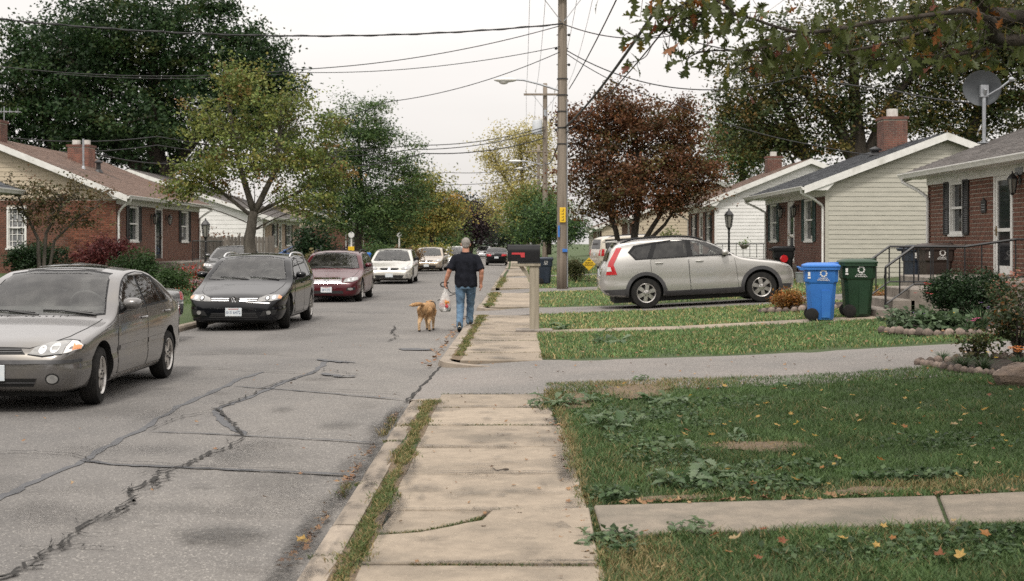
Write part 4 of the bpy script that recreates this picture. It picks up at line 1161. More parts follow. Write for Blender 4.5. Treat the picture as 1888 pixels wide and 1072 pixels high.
shrub('green_shrub', 'far green bush left of the second utility pole', gpos(985, 88), (0.9, 0.7, 0.45), 700, 0.14, P_GREEN, cr=0.25)
shrub('climbing_vine', 'thin yellow green vine against the far tan wall', (X(1235, 74), 74, 1.5), (0.7, 0.25, 0.6), 260, 0.16, [((0.2, 0.22, 0.07), 3), ((0.11, 0.14, 0.05), 3)], 'vine', cr=0.3)
shrub('red_shrub', 'rusty shrub behind the grey board fence on the left', gpos(395, 66), (1.5, 0.8, 1.1), 1100, 0.15, [((0.2, 0.08, 0.035), 3), ((0.09, 0.07, 0.03), 3)], cr=0.4)

def blade_plant(name, label, c, h, spread, n, pal, cat='plant', w=0.012, group=None, flowers=None):
    root = empty(name, c, label, cat, group)
    V, F4, col = [], [], []
    cols = pal_pick(pal, n)
    for i in range(n):
        a = RND.random() * 6.28; s = spread * (0.25 + 0.75 * RND.random()); hh = h * (0.6 + 0.5 * RND.random())
        d = Vector((math.cos(a), math.sin(a), 0)); q = Vector((-d.y, d.x, 0)) * w * (0.6 + 0.8 * RND.random())
        b = Vector(c) + d * spread * 0.12 * RND.random() + Vector((wobble(.05), wobble(.05), 0)) * spread
        o = len(V)
        for k, (t, ww) in enumerate(((0, 1), (0.5, 0.9), (1.0, 0.12))):
            p = b + d * s * t ** 1.8 + Vector((0, 0, hh * (t - 0.35 * t * t * (s / spread))))
            V += [p + q * ww * 0.5, p - q * ww * 0.5]; col += [cols[i], cols[i]]
        F4 += [(o, o + 1, o + 3, o + 2), (o + 2, o + 3, o + 5, o + 4)]
    o = mesh_np('blades', np.array([tuple(v) for v in V]), np.array(F4), None, np.array(col), [MT['blade']], root); o['kind'] = 'stuff'
    if flowers:
        mb = MB()
        for (fc, nf, fh, fs) in flowers:
            for k in range(nf):
                a = RND.random() * 6.28; rr = spread * 0.6 * RND.random() ** .5
                p = Vector(c) + Vector((rr * math.cos(a), rr * math.sin(a), fh * (0.8 + 0.3 * RND.random())))
                for j in range(6):
                    b = j * PI / 3 + a
                    mb.add([p, p + Vector((math.cos(b - .35), math.sin(b - .35), .35)) * fs, p + Vector((math.cos(b), math.sin(b), .3)) * fs * 1.35, p + Vector((math.cos(b + .35), math.sin(b + .35), .35)) * fs], [(0, 1, 2, 3)])
        mb.build('flowers', fc, root, fix=False)['kind'] = 'stuff'
    return root
P_IRIS = [((0.075, 0.13, 0.06), 3), ((0.05, 0.095, 0.042), 3), ((0.13, 0.16, 0.08), 1)]
fm = {k: M_('petal_' + k, c, None, 9, 0.6) for k, c in (('red', (0.5, 0.03, 0.03)), ('purple', (0.22, 0.12, 0.38)), ('pink', (0.6, 0.12, 0.25)), ('coral', (0.62, 0.22, 0.16)), ('yellow', (0.75, 0.5, 0.03)), ('orange', (0.55, 0.17, 0.02)), ('white', (0.7, 0.68, 0.62)))}
bY = 19.6
blade_plant('ornamental_grass', 'tall olive ornamental grass against the tan siding behind the green bin', gpos(1580, 30), 0.82, 0.62, 420, P_OLIVE, w=0.012)
blade_plant('iris_plant', 'spiky iris clump at the front of the right flower bed', gpos(1808, 18.9), 0.42, 0.36, 120, P_IRIS, w=0.016, flowers=[(fm['purple'], 3, 0.42, 0.022)])
blade_plant('lily_plant', 'leafy bed plant with red flowers beside the front steps', gpos(1708, 20.2), 0.45, 0.3, 90, P_IRIS, w=0.013, flowers=[(fm['red'], 6, 0.62, 0.03)])
blade_plant('aster_plant', 'small dark leaved plant with purple flowers near the steps', gpos(1690, 19.9), 0.24, 0.22, 80, P_IRIS, w=0.014, flowers=[(fm['purple'], 5, 0.24, 0.025)])
blade_plant('pansy_plant', 'low plant with yellow flowers in the middle of the right bed', gpos(1758, 19.4), 0.2, 0.25, 70, P_IRIS, w=0.016, flowers=[(fm['yellow'], 4, 0.24, 0.022)])
blade_plant('zinnia_plant', 'bed plant with one magenta flower beside the iris clump', gpos(1790, 18.6), 0.2, 0.2, 60, P_IRIS, w=0.016, flowers=[(fm['pink'], 3, 0.22, 0.035)])
shrub('hosta_plant', 'broad pale leaved plants low in the right flower bed', gpos(1725, 19.4), (0.55, 0.3, 0.12), 420, 0.13, [((0.10, 0.15, 0.075), 3), ((0.06, 0.10, 0.05), 2)], 'plant', stems=2, aspect=0.8, up=1.0)
shrub('sage_plant', 'grey green leafy clump at the left end of the right bed', gpos(1672, 19.8), (0.34, 0.26, 0.15), 420, 0.09, [((0.11, 0.15, 0.09), 3), ((0.06, 0.09, 0.05), 2)], 'plant', stems=2)
shrub('coral_bush', 'bush with coral pink blooms below the storm door', gpos(1868, 20.2), (0.40, 0.4, 0.42), 1100, 0.06, [((0.5, 0.17, 0.13), .8), ((0.05, 0.075, 0.03), 6), ((0.12, 0.09, 0.045), 1.5)], stems=8)
shrub('twiggy_shrub', 'twiggy green shrub in the front stone edged bed', gpos(1793, 15.0), (0.24, 0.22, 0.20), 520, 0.055, [((0.04, 0.065, 0.025), 3), ((0.07, 0.09, 0.03), 2), ((0.12, 0.08, 0.03), 1)], stems=16, bias=0.5)
shrub('rose_bush', 'dark thorny bush with orange leaves at the right edge of the front bed', gpos(1876, 15.0), (0.27, 0.3, 0.36), 900, 0.06, [((0.035, 0.055, 0.022), 4), ((0.06, 0.07, 0.025), 2), ((0.26, 0.09, 0.02), .45)], stems=14, bias=0.5)
blade_plant('sedge_plant', 'low dark grassy clump along the front bed stones', gpos(1775, 14.2), 0.2, 0.3, 170, [((0.035, 0.06, 0.026), 3), ((0.06, 0.09, 0.04), 2)], w=0.008)
blade_plant('sedge_plant', 'second low grassy clump nearer the large rock', gpos(1812, 13.9), 0.22, 0.3, 150, [((0.035, 0.06, 0.026), 3), ((0.06, 0.09, 0.04), 2)], w=0.008, flowers=[(fm['yellow'], 2, 0.2, 0.02)])
blade_plant('marigold_plant', 'bright orange marigold clump at the right frame edge', gpos(1880, 14.2), 0.16, 0.22, 70, P_IRIS, w=0.012, flowers=[(fm['orange'], 14, 0.2, 0.035)])
blade_plant('sedge_plant', 'thin grass tuft at the left tip of the front bed', gpos(1738, 15.2), 0.16, 0.2, 90, P_IRIS, w=0.007)

# mulch beds
def bed(name, pts, h=0.03):
    mb = MB(); n = len(pts)
    cx = sum(p[0] for p in pts) / n; cy = sum(p[1] for p in pts) / n
    rings = []
    vs = []
    for f in (1.0, 0.85, 0.6, 0.3):
        for p in pts:
            x = cx + (p[0] - cx) * f; y = cy + (p[1] - cy) * f
            vs.append((x, y, gz(x, y) + (0.0 if f == 1 else h + 0.02 * math.sin(x * 9) * math.sin(y * 11))))
    vs.append((cx, cy, gz(cx, cy) + h + 0.02))
    fs = [(r * n + i, r * n + (i + 1) % n, (r + 1) * n + (i + 1) % n, (r + 1) * n + i) for r in range(3) for i in range(n)]
    fs += [(3 * n + i, 3 * n + (i + 1) % n, 4 * n) for i in range(n)]
    mb.add(vs, fs)
    return mb.build(name, MT['mulch'], kind='structure', smooth=3.1)
BED1 = [(5.55, 19.7), (5.9, 18.7), (6.35, 18.25), (7.2, 18.05), (8.6, 18.1), (10, 18.3), (10, 22.3), (8.4, 22.4), (7.0, 21.6), (6.0, 20.6)]
BED2 = [(4.66, 15.0), (4.75, 14.2), (4.98, 13.55), (5.1, 12.9), (5.6, 12.3), (6.6, 12.2), (8.2, 12.4), (8.2, 14.9), (6.4, 15.0), (5.3, 15.05)]
BED3 = [(4.95, 26.0), (5.5, 25.75), (6.3, 25.75), (7.3, 25.9), (7.8, 26.8), (7.3, 27.9), (6.0, 28.0), (5.1, 27.2)]
bed('flower_bed', BED1); bed('flower_bed', BED2); bed('flower_bed', BED3)
def inpoly(x, y, poly):
    r = np.zeros_like(x, dtype=bool); n = len(poly)
    for i in range(n):
        x1, y1 = poly[i]; x2, y2 = poly[(i + 1) % n]
        c = ((y1 > y) != (y2 > y)) & (x < (x2 - x1) * (y - y1) / ((y2 - y1) + 1e-12) + x1)
        r ^= c
    return r
# edging stones, each one its own part of its edging
stone_me = []
for k in range(4):
    mb = MB(); rr = random.Random(k)
    mb.sphere((0, 0, 0), (0.5, 0.36, 0.5), 9, 6)
    mb.v = [(v[0] * (1 + rr.gauss(0, .06)), v[1] * (1 + rr.gauss(0, .06)), max(-0.25, v[2] * (1 + rr.gauss(0, .05)))) for v in mb.v]
    o = mb.build('stone', MT['stone'], smooth=3.1); stone_me.append(o.data); bpy.data.objects.remove(o)
def edging(label, pts, size):
    root = empty('stone_edging', (pts[0][0], pts[0][1], gz(*pts[0])), label, 'edging')
    P = [Vector((p[0], p[1], 0)) for p in pts]
    acc = 0
    for a, b in zip(P[:-1], P[1:]):
        L = (b - a).length; n = max(1, round(L / (size * 0.95)))
        for i in range(n):
            p = a.lerp(b, (i + 0.5) / n)
            s = size * (0.85 + 0.3 * RND.random())
            shared('stone', RND.choice(stone_me), (p.x + wobble(.01), p.y + wobble(.015), gz(p.x, p.y) + s * 0.22), root, (wobble(.2), wobble(.2), math.atan2(b.y - a.y, b.x - a.x) + wobble(.3)), (s, s, s * 0.95))
edging('scalloped pinkish stone edging along the bed below the storm door', BED1[:6], 0.155)
edging('small pinkish edging stones around the front bed by the large rock', [(5.1, 12.9)] + [BED2[2], BED2[1], BED2[0], (5.3, 15.05), (6.4, 15.0)], 0.12)
edging('pale edging stones round the orange bush by the silver car', BED3[:4], 0.16)
mb = MB(); mb.sphere((5.05, 12.75, gz(5, 12.8) + 0.06), (0.34, 0.22, 0.15), 14, 9)
rr = random.Random(3)
mb.v = [(v[0] + rr.gauss(0, .012), v[1] + rr.gauss(0, .012), v[2] + rr.gauss(0, .012)) for v in mb.v]
o = mb.build('garden_rock', MT['rock'], smooth=0.5); tag(o, 'large brown lump of rock at the corner of the front bed', 'rock')
for v in o.data.vertices: v.co -= Vector((5.05, 12.75, gz(5, 12.8)))
o.location = (5.05, 12.75, gz(5, 12.8))

# ---------------------------------------------------------------- grass
def gz_np(x, y):
    u = x - 0.0085 * np.clip(y - 13.0, 0, 75)
    r = 0.09 + 0.03 * np.clip(u - 0.40, 0, 2.6) + 0.055 * np.clip(u - 3.0, 0, 14)
    l = 0.10 + 0.045 * np.clip(-6.38 - u, 0, 12)
    return np.where(u > 0.40, r, np.where(u > -1.04, 0.09, np.where(u > -6.38, 0.0, l)))
def fbm(x, y, s, seed=0):
    v = 0
    for k in range(4):
        f = s * 2 ** k
        v = v + (np.sin(x * f * 1.13 + seed + k * 1.7 + 1.3 * np.sin(y * f * 0.7 + k)) * np.sin(y * f * 0.91 + seed * 2 + k * 2.1 + 1.1 * np.sin(x * f * 0.6))) / 1.6 ** k
    return v / 2.0
BARE = [(1.28, 13.6, 0.42, 0.55), (1.85, 9.75, 0.36, 0.26), (0.62, 12.9, 0.2, 0.6), (1.0, 7.9, 0.25, 0.08), (2.2, 7.95, 0.25, 0.1)]
DRY = [(b[0], b[1], b[2] * .75, b[3] * .75) for b in BARE] + [(0.45, 10.0, 0.06, 4.0), (2.8, 8.0, 1.2, 0.16), (1.4, 14.2, 0.8, 0.5), (0.6, 6.3, 0.22, 0.6), (1.2, 14.6, 1.4, 0.2)]
def grass(name, n, x0, x1, y0, y1, h, w, keep=None, dark=0.0, edge=None, dry=0.0, lit=1.0, z0=0.0, thin=True):
    x = NP.uniform(x0, x1, n); y = NP.uniform(y0, y1, n)
    m = np.ones(n, bool)
    if keep is not None: m &= keep(x, y)
    for bd in (BED1, BED2, BED3): m &= ~inpoly(x, y, bd)
    for bx, by, rx, ry in BARE:
        d = ((x - bx) / rx) ** 2 + ((y - by) / ry) ** 2
        m &= ~((d < 1.0) & (NP.random(n) < 0.93 - 0.5 * d))
    x, y = x[m], y[m]; n = len(x)
    nz = fbm(x, y, 1.6); nz2 = fbm(x, y, 5.0, 3)
    if thin:
        m = NP.random(n) < np.clip(0.75 + 0.5 * nz2, 0.25, 1); x, y, nz, nz2 = x[m], y[m], nz[m], nz2[m]; n = len(x)
    dr = np.clip(0.18 * nz + 0.04 + dry + 0.10 * np.clip(1.9 - x, 0, 1), 0, 1)  # dryness, plus paler blades towards the pavement painting in light beyond the oak shade
    for bx, by, rx, ry in DRY:
        d = np.sqrt(((x - bx) / (rx * 1.5)) ** 2 + ((y - by) / (ry * 1.5)) ** 2)
        dr = np.maximum(dr, np.clip(1.15 - d, 0, 0.9))
    g1 = np.array([0.048, 0.092, 0.030]); g2 = np.array([0.096, 0.150, 0.050]); dc = np.array([0.27, 0.215, 0.10])
    t = NP.random(n)[:, None]
    col = (g1 * (1 - t) + g2 * t) * (1 + 0.35 * nz2[:, None])
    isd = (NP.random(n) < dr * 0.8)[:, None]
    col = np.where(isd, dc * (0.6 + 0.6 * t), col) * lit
    z = gz_np(x, y) + z0
    a = NP.random(n) * 6.283; hh = h * (0.35 + 0.75 * NP.random(n) + 0.55 * NP.random(n) ** 6) * (1 + 0.45 * nz + 0.2 * nz2)
    lean = hh * (0.35 + 1.0 * NP.random(n)); ww = w * (0.7 + 0.6 * NP.random(n))
    dx, dy = np.cos(a), np.sin(a); b = NP.random(n) * 6.283; qx, qy = np.cos(b), np.sin(b)
    P = np.stack([x, y, z - 0.006], 1); Q = np.stack([qx, qy, np.zeros(n)], 1) * ww[:, None] * 0.5
    D = np.stack([dx, dy, np.zeros(n)], 1)
    mid = P + D * (lean * 0.35)[:, None] + np.array([0, 0, 1]) * (hh * 0.62)[:, None]
    tip = P + D * lean[:, None] + np.array([0, 0, 1]) * hh[:, None]
    V = np.stack([P + Q, P - Q, mid + Q * 0.8, mid - Q * 0.8, tip], 1).reshape(-1, 3)
    i = np.arange(n)[:, None] * 5
    F4 = np.concatenate([i, i + 1, i + 3, i + 2], 1); F3 = np.concatenate([i + 2, i + 3, i + 4], 1)
    return mesh_np(name, V, F4, F3, np.repeat(np.clip(col, 0.004, 1), 5, axis=0), [MT['blade']], kind='stuff')
fr = lambda x, y: (np.abs(x) < 0.402 * y + 0.2)
def edgefn(x, y): return x > 0.40 + 0.10 * fbm(x * 0 + 1.3, y, 2.2) + 0.03 * NP.normal(size=len(x))
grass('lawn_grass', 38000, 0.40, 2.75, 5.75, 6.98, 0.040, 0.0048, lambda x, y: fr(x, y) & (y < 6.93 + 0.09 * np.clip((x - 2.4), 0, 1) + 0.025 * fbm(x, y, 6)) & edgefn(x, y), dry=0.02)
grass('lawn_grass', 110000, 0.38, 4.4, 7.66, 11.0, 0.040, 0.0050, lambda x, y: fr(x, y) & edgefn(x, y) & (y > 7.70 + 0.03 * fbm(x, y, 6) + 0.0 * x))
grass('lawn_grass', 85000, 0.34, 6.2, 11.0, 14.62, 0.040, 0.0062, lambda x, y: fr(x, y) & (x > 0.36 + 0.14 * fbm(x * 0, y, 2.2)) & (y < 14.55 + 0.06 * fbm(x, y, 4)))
grass('lawn_grass', 26000, 2.2, 8.0, 5.75, 14.6, 0.05, 0.012, lambda x, y: ~fr(x, y) & (x < 0.402 * y + 3.0) & ((y > 7.75) | (y < 6.85)))
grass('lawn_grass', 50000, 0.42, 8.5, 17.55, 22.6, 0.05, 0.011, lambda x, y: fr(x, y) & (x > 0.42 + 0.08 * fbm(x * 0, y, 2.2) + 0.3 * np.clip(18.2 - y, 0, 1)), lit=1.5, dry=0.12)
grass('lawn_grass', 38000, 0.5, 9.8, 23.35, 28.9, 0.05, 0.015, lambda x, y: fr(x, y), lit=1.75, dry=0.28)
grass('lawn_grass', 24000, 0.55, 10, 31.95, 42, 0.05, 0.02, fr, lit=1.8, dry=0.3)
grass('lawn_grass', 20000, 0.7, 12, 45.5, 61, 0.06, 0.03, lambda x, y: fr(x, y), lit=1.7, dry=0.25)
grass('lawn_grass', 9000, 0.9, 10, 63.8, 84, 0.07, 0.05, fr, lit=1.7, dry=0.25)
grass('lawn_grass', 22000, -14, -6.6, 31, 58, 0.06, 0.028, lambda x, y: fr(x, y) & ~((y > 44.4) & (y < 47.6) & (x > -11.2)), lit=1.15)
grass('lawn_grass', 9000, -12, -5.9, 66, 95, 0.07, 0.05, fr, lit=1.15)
# grass in the strip between kerb and pavement, in the joints and in the gutter
def vstrip(n, y0, y1, u, su, h, w, dry, thr=-1.0, seed=0):
    yy = NP.uniform(y0, y1, n)
    m = fbm(yy * 0 + 0.7 + seed, yy, 2.6, 1.0) > thr
    yy = yy[m]; n = len(yy)
    wv = 0.25 + 0.85 * np.clip(fbm(yy * 0 + 2.0, yy, 2.3, 4.0) + 0.3, 0, 1.3)
    xx = u + 0.035 * fbm(yy * 0 + 4.0, yy, 3.1, 2.0) + NP.normal(size=n) * su * wv + 0.0085 * np.clip(yy - 13, 0, 75)
    return xx, yy
def grass_pts(name, x, y, z, h, w, dry, lit=1.0):
    n = len(x); nz = fbm(x, y, 2.2, 6)
    t = NP.random(n)[:, None]
    col = np.array([0.05, 0.085, 0.024]) * (1 - t) + np.array([0.10, 0.125, 0.038]) * t
    isd = (NP.random(n) < np.clip(dry + 0.35 * nz, 0, 0.9))[:, None]
    col = np.where(isd, np.array([0.26, 0.20, 0.09]) * (0.6 + 0.6 * t), col) * lit
    a = NP.random(n) * 6.283; hh = h * (0.4 + 0.9 * NP.random(n)); lean = hh * (0.4 + 1.0 * NP.random(n)); ww = w * (0.7 + 0.6 * NP.random(n))
    b = NP.random(n) * 6.283
    P = np.stack([x, y, np.broadcast_to(z, (n,)) - 0.004], 1); Q = np.stack([np.cos(b), np.sin(b), np.zeros(n)], 1) * ww[:, None] * 0.5
    D = np.stack([np.cos(a), np.sin(a), np.zeros(n)], 1)
    mid = P + D * (lean * 0.35)[:, None] + np.array([0, 0, 1]) * (hh * 0.62)[:, None]
    tip = P + D * lean[:, None] + np.array([0, 0, 1]) * hh[:, None]
    V = np.stack([P + Q, P - Q, mid + Q * 0.8, mid - Q * 0.8, tip], 1).reshape(-1, 3)
    i = np.arange(n)[:, None] * 5
    return mesh_np(name, V, np.concatenate([i, i + 1, i + 3, i + 2], 1), np.concatenate([i + 2, i + 3, i + 4], 1), np.repeat(np.clip(col, .004, 1), 5, axis=0), [MT['blade']], kind='stuff')
MT['soil'] = M_('bare_soil', (0.20, 0.145, 0.09), (0.11, 0.08, 0.05), 22, 0.95, 0.9, 50, geo=True, bdist=0.03)
for a, b in edges[:4]: strip('verge_soil', -0.885, -0.72, 0.0945, 0.0945, MT['soil'], [a + (b - a) * i / 30 for i in range(31)], 4, zf=lambda x, y: 0.0885 + .007 * math.sin(y * 9 + x * 30))
xx, yy = vstrip(9000, 5.2, 12.9, -0.80, 0.035, 0, 0, 0, -2); grass_pts('verge_grass', xx, yy, 0.09, 0.022, 0.0055, 0.5, 1.1)
xx, yy = vstrip(12000, 5.2, 12.9, -0.79, 0.065, 0, 0, 0, -0.35)
grass_pts('verge_grass', xx, yy, 0.09, 0.034, 0.0058, 0.36, 1.15)
xx, yy = vstrip(9000, 17.9, 28.4, -0.78, 0.06, 0, 0, 0, -0.3)
grass_pts('verge_grass', xx, yy, 0.085, 0.035, 0.011, 0.4, 1.2)
for a, b, s in ((32.4, 41.3, 4000), (46.2, 60.2, 4000)):
    xx, yy = vstrip(s, a, b, -0.76, 0.10, 0, 0, 0, -0.4)
    grass_pts('verge_grass', xx, yy, 0.085, 0.05, 0.02, 0.35, 1.25)
jx, jy = [], []
for jj, wgt, f in ((6.33, 900, 0.5), (7.62, 250, 0.3), (11.2, 700, 1.0), (12.42, 200, 0.4), (13.5, 500, 0.9), (10.0, 60, 0.3), (18.7, 250, 1), (21, 350, 1), (22.2, 300, 1), (24.6, 200, 1)):
    n = wgt; a = NP.uniform(UL, UR + 0.03, n); m = (fbm(a, a * 0 + jj, 4.0) > 0.35 - f * 0.8)
    a = a[m]; jx.append(a + 0.0085 * max(jj - 13, 0)); jy.append(jj + NP.normal(size=len(a)) * 0.016)
n = 900; t = NP.random(n); cx_ = np.interp(t, [0, .3, .6, .8, 1], [-0.735, -0.5, -0.34, -0.24, -0.17]); cy_ = np.interp(t, [0, .3, .6, .8, 1], [6.98, 7.05, 7.2, 7.31, 7.42])
jx.append(cx_ + NP.normal(size=n) * 0.014); jy.append(cy_ + NP.normal(size=n) * 0.014)
n = 500; jx.append(0.465 + NP.normal(size=n) * 0.02); jy.append(NP.uniform(6.4, 7.65, n))
n = 350; t = NP.random(n); jx.append(-0.88 + 0.06 * NP.normal(size=n)); jy.append(11.2 + NP.normal(size=n) * 0.06)
for jj in (8.45, 6.5, 10.3): 
    n = 160; jx.append(NP.uniform(-1.02, -0.86, n)); jy.append(jj + NP.normal(size=n) * 0.014)
jx = np.concatenate(jx); jy = np.concatenate(jy)
grass_pts('joint_weeds', jx, jy, 0.082, 0.022, 0.006, 0.25, 0.9)
n = 1500; yy = NP.uniform(7.6, 12.5, n); m = fbm(yy * 0 + 5, yy, 2.0, 9) > 0.25; yy = yy[m]; grass_pts('gutter_grass', -1.08 - np.abs(NP.normal(size=len(yy))) * 0.035, yy, 0.0, 0.05, 0.006, 0.5)
n = 2600; yy = NP.uniform(12.2, 18.4, n); xx = np.where(yy < 15, 0.36 + (yy - 12.2) * 0.05, 0.5) + NP.normal(size=n) * 0.06; m = (yy < 13.9) | (yy > 17.7)
grass_pts('verge_grass', xx[m], yy[m], 0.092, 0.04, 0.008, 0.45)
# bare soil showing through the lawn
for bx, by, rx, ry in BARE:
    mb = MB(); blob_patch(mb, Vector((bx, by, 0)), rx * 1.05, ry * 1.05, 0)
    mb.v = [(v[0], v[1], gz(v[0], v[1]) + 0.004) for v in mb.v if True]
    mb.build('bare_soil', MT['soil'], kind='structure', fix=False)
# clover ground cover at the lawn edges (low round leaves nobody could count)
def cover(name, regions, leaf, pal, h):
    P = []
    for (cx, cy, rx, ry, n) in regions:
        a = NP.random(n) * 6.283; r = NP.random(n) ** 0.6
        x = cx + rx * r * np.cos(a); y = cy + ry * r * np.sin(a)
        P.append(np.stack([x, y, gz_np(x, y) + h * NP.random(n)], 1))
    P = np.concatenate(P)
    leaves(name, P, leaf, pal_pick(pal, len(P)), kind='stuff', up=1.6, aspect=0.95)
P_CLOV = [((0.06, 0.105, 0.042), 3), ((0.09, 0.135, 0.06), 2), ((0.035, 0.065, 0.025), 2)]
cover('ground_ivy', [(1.5, 8.15, 0.45, 0.28, 900), (2.55, 8.3, 0.4, 0.14, 420), (0.62, 8.0, 0.16, 0.2, 200), (1.1, 9.3, 0.3, 0.5, 420), (1.9, 8.8, 0.4, 0.2, 260), (1.9, 6.35, 0.7, 0.3, 520), (0.55, 6.75, 0.12, 0.3, 160), (2.6, 6.7, 0.3, 0.1, 200), (1.5, 10.9, 0.3, 0.3, 120), (0.8, 11.8, 0.25, 0.4, 160), (2.0, 12.2, 0.5, 0.4, 200), (3.2, 9.6, 0.6, 0.4, 260), (1.35, 11.6, 0.35, 0.5, 300), (1.0, 10.2, 0.3, 0.5, 260), (2.3, 6.5, 0.4, 0.3, 260)], 0.035, P_CLOV, 0.045)

# broad leaved weeds: each rosette a thing, each leaf a part
def weed_leaf(k):
    rr = random.Random(40 + k)
    half = [(0, .03), (.12, .05), (.2, .11), (.27, .06), (.36, .17), (.44, .10), (.55, .22), (.63, .13), (.74, .22), (.82, .12), (.92, .10), (1, 0)]
    half = [(x, y * (0.8 + .45 * rr.random())) for x, y in half]
    n = len(half); rise = 0.25 + 0.5 * rr.random(); drop = 0.5 + 0.5 * rr.random()
    def P(x, y): return (x * (1 - .12 * x), y, rise * x - drop * x * x + 0.35 * abs(y) + 0.02 * math.sin(9 * x))
    vs = [P(x, 0) for x, y in half] + [P(x, y) for x, y in half[:-1]] + [P(x, -y) for x, y in half[:-1]]
    fs = []
    T = lambda i: n + i if i < n - 1 else n - 1
    Bt = lambda i: n + n - 1 + i if i < n - 1 else n - 1
    for i in range(n - 1):
        fs.append((i, i + 1, T(i + 1), T(i)) if i + 1 < n - 1 else (i, i + 1, T(i)))
        fs.append((i, Bt(i), Bt(i + 1), i + 1) if i + 1 < n - 1 else (i, Bt(i), i + 1))
    me = bpy.data.meshes.new('leaf'); me.from_pydata(vs, [], fs); me.materials.append(MT['weed']); return me
MT['weed'] = leaf_tint('weed_leaf', [(0, (0.16, 0.23, 0.12)), (0.35, (0.10, 0.17, 0.075)), (0.6, (0.22, 0.29, 0.17)), (0.85, (0.13, 0.19, 0.08))])
wls = [weed_leaf(k) for k in range(5)]
weeds = [(1025, 742, .34, 14, 'dark leafy weed spilling from the lawn onto the pavement by the driveway'), (1085, 740, .28, 13, 'weed rosette just right of the pavement at the bare lawn corner'), (1185, 702, .2, 9, 'tall thin weed at the driveway edge of the bare corner'),
         (1225, 745, .34, 14, 'broad weed rosette beyond the bare corner of the lawn'), (1125, 782, .36, 16, 'large pale weed rosette at the pavement edge of the lawn'), (1175, 775, .2, 9, 'smaller weed beside the large pale rosette'),
         (1235, 830, .28, 15, 'flat grey green weed in the lawn left of the bare patch'), (1365, 812, .19, 9, 'silvery weed standing behind the bare patch'), (1445, 718, .22, 10, 'lone weed rosette in the middle of the dark lawn'),
         (1265, 888, .34, 17, 'dense weed on the lawn edge above the front walk'), (1330, 878, .3, 16, 'second dense weed on the lawn edge above the front walk'), (1400, 868, .16, 9, 'third weed along the front walk edge near the clover'),
         (1105, 990, .2, 11, 'weed at the inner corner of pavement and front walk'), (1270, 975, .2, 11, 'upright weed hanging over the near edge of the front walk'), (1150, 1000, .14, 8, 'small weed beside the inner corner of the walks'),
         (1560, 1000, .12, 8, 'pale small weed in the nearest lawn')]
for px, py, sz, n, lab in weeds:
    p = G(px, py, 0.12); p.z = gz(p.x, p.y)
    r = empty('weed', p, lab, 'weed')
    n = int(n * 2.3)
    for i in range(n):
        s = sz * (0.28 + 0.34 * RND.random())
        shared('leaf', RND.choice(wls), p + Vector((wobble(.14) * sz * 4, wobble(.16) * sz * 4, 0.01)), r, (wobble(.3), -0.15 - 0.75 * RND.random() ** 2, 6.283 * i / n + wobble(.4)), (s, s, s))
for px, py, sz, n, lab in [(1110, 628, .3, 12, 'leafy weed on the lawn right of the mailbox'), (1035, 604, .28, 12, 'leafy weed at the foot of the mailbox post'), (1140, 632, .25, 9, 'second weed on the lawn right of the mailbox')]:
    p = G(px, py, 0.14); p.z = gz(p.x, p.y)
    r = empty('weed', p, lab, 'weed')
    for i in range(n):
        s = sz * (0.6 + 0.55 * RND.random())
        shared('leaf', RND.choice(wls), p + Vector((wobble(.06), wobble(.1), 0.005)), r, (wobble(.3), -0.2 - 0.7 * RND.random() ** 2, 6.283 * i / n + wobble(.4)), (s, s, s))

# fallen leaves
def fallen(k):
    rr = random.Random(70 + k)
    vs = [(0, 0, 0.01)]; n = 15
    for i in range(n):
        a = 2 * PI * i / n; r = (1.0 if i % 3 == 0 else 0.5 if i % 3 == 1 else 0.62) * (0.8 + 0.4 * rr.random())
        vs.append((0.5 * r * math.cos(a), 0.42 * r * math.sin(a), rr.random() * 0.22 * r))
    me = bpy.data.meshes.new('fallen_leaf'); me.from_pydata(vs, [], [(0, i + 1, (i + 1) % n + 1) for i in range(n)])
    me.materials.append(MT['fallen']); return me
MT['fallen'] = leaf_tint('fallen_leaf', [(0, (0.62, 0.40, 0.12)), (0.3, (0.52, 0.38, 0.2)), (0.52, (0.42, 0.19, 0.06)), (0.7, (0.55, 0.36, 0.06)), (0.86, (0.30, 0.11, 0.05))])
fl = [fallen(k) for k in range(5)]
cnt = 0
while cnt < 110:
    y = RND.uniform(7.9, 14.3); x = RND.uniform(0.7, 0.4 * y)
    if RND.random() > 0.15 + 0.85 * min(1, (x - 0.7) / 1.4): continue
    s = 0.035 + 0.05 * RND.random() ** 1.8
    o = shared('fallen_leaf', RND.choice(fl), (x, y, gz(x, y) + 0.045), None, (wobble(.5), wobble(.5), RND.random() * 6.28), (s, s, s))
    tag(o, 'yellow or russet fallen leaf lying on the dark lawn', 'fallen leaf', 'fallen leaves on the near lawn'); cnt += 1
for i in range(16):
    y = RND.uniform(6.0, 6.85); x = RND.uniform(0.6, 2.4); s = 0.05 + 0.04 * RND.random()
    tag(shared('fallen_leaf', RND.choice(fl), (x, y, gz(x, y) + 0.05), None, (wobble(.5), wobble(.5), RND.random() * 6.28), (s, s, s)), 'brown fallen leaf lying on the nearest strip of lawn', 'fallen leaf', 'fallen leaves on the nearest lawn strip')
mb = MB()
def litter(x, y, z, s):
    M = Matrix.Translation((x, y, z)) @ Euler((wobble(.5), wobble(.5), RND.random() * 6.28)).to_matrix().to_4x4() @ Matrix.Scale(s, 4)
    me = RND.choice(fl)
    mb.add([M @ v.co for v in me.vertices], [tuple(p.vertices) for p in me.polygons])
for i in range(190):
    t = RND.choice((7.5, 8.9, 9.4, 10.3, 12.2, 7.0)); y = t + RND.gauss(0, 0.28); litter(-1.10 - abs(RND.gauss(0, .05)), y, 0.015, 0.025 + .035 * RND.random())
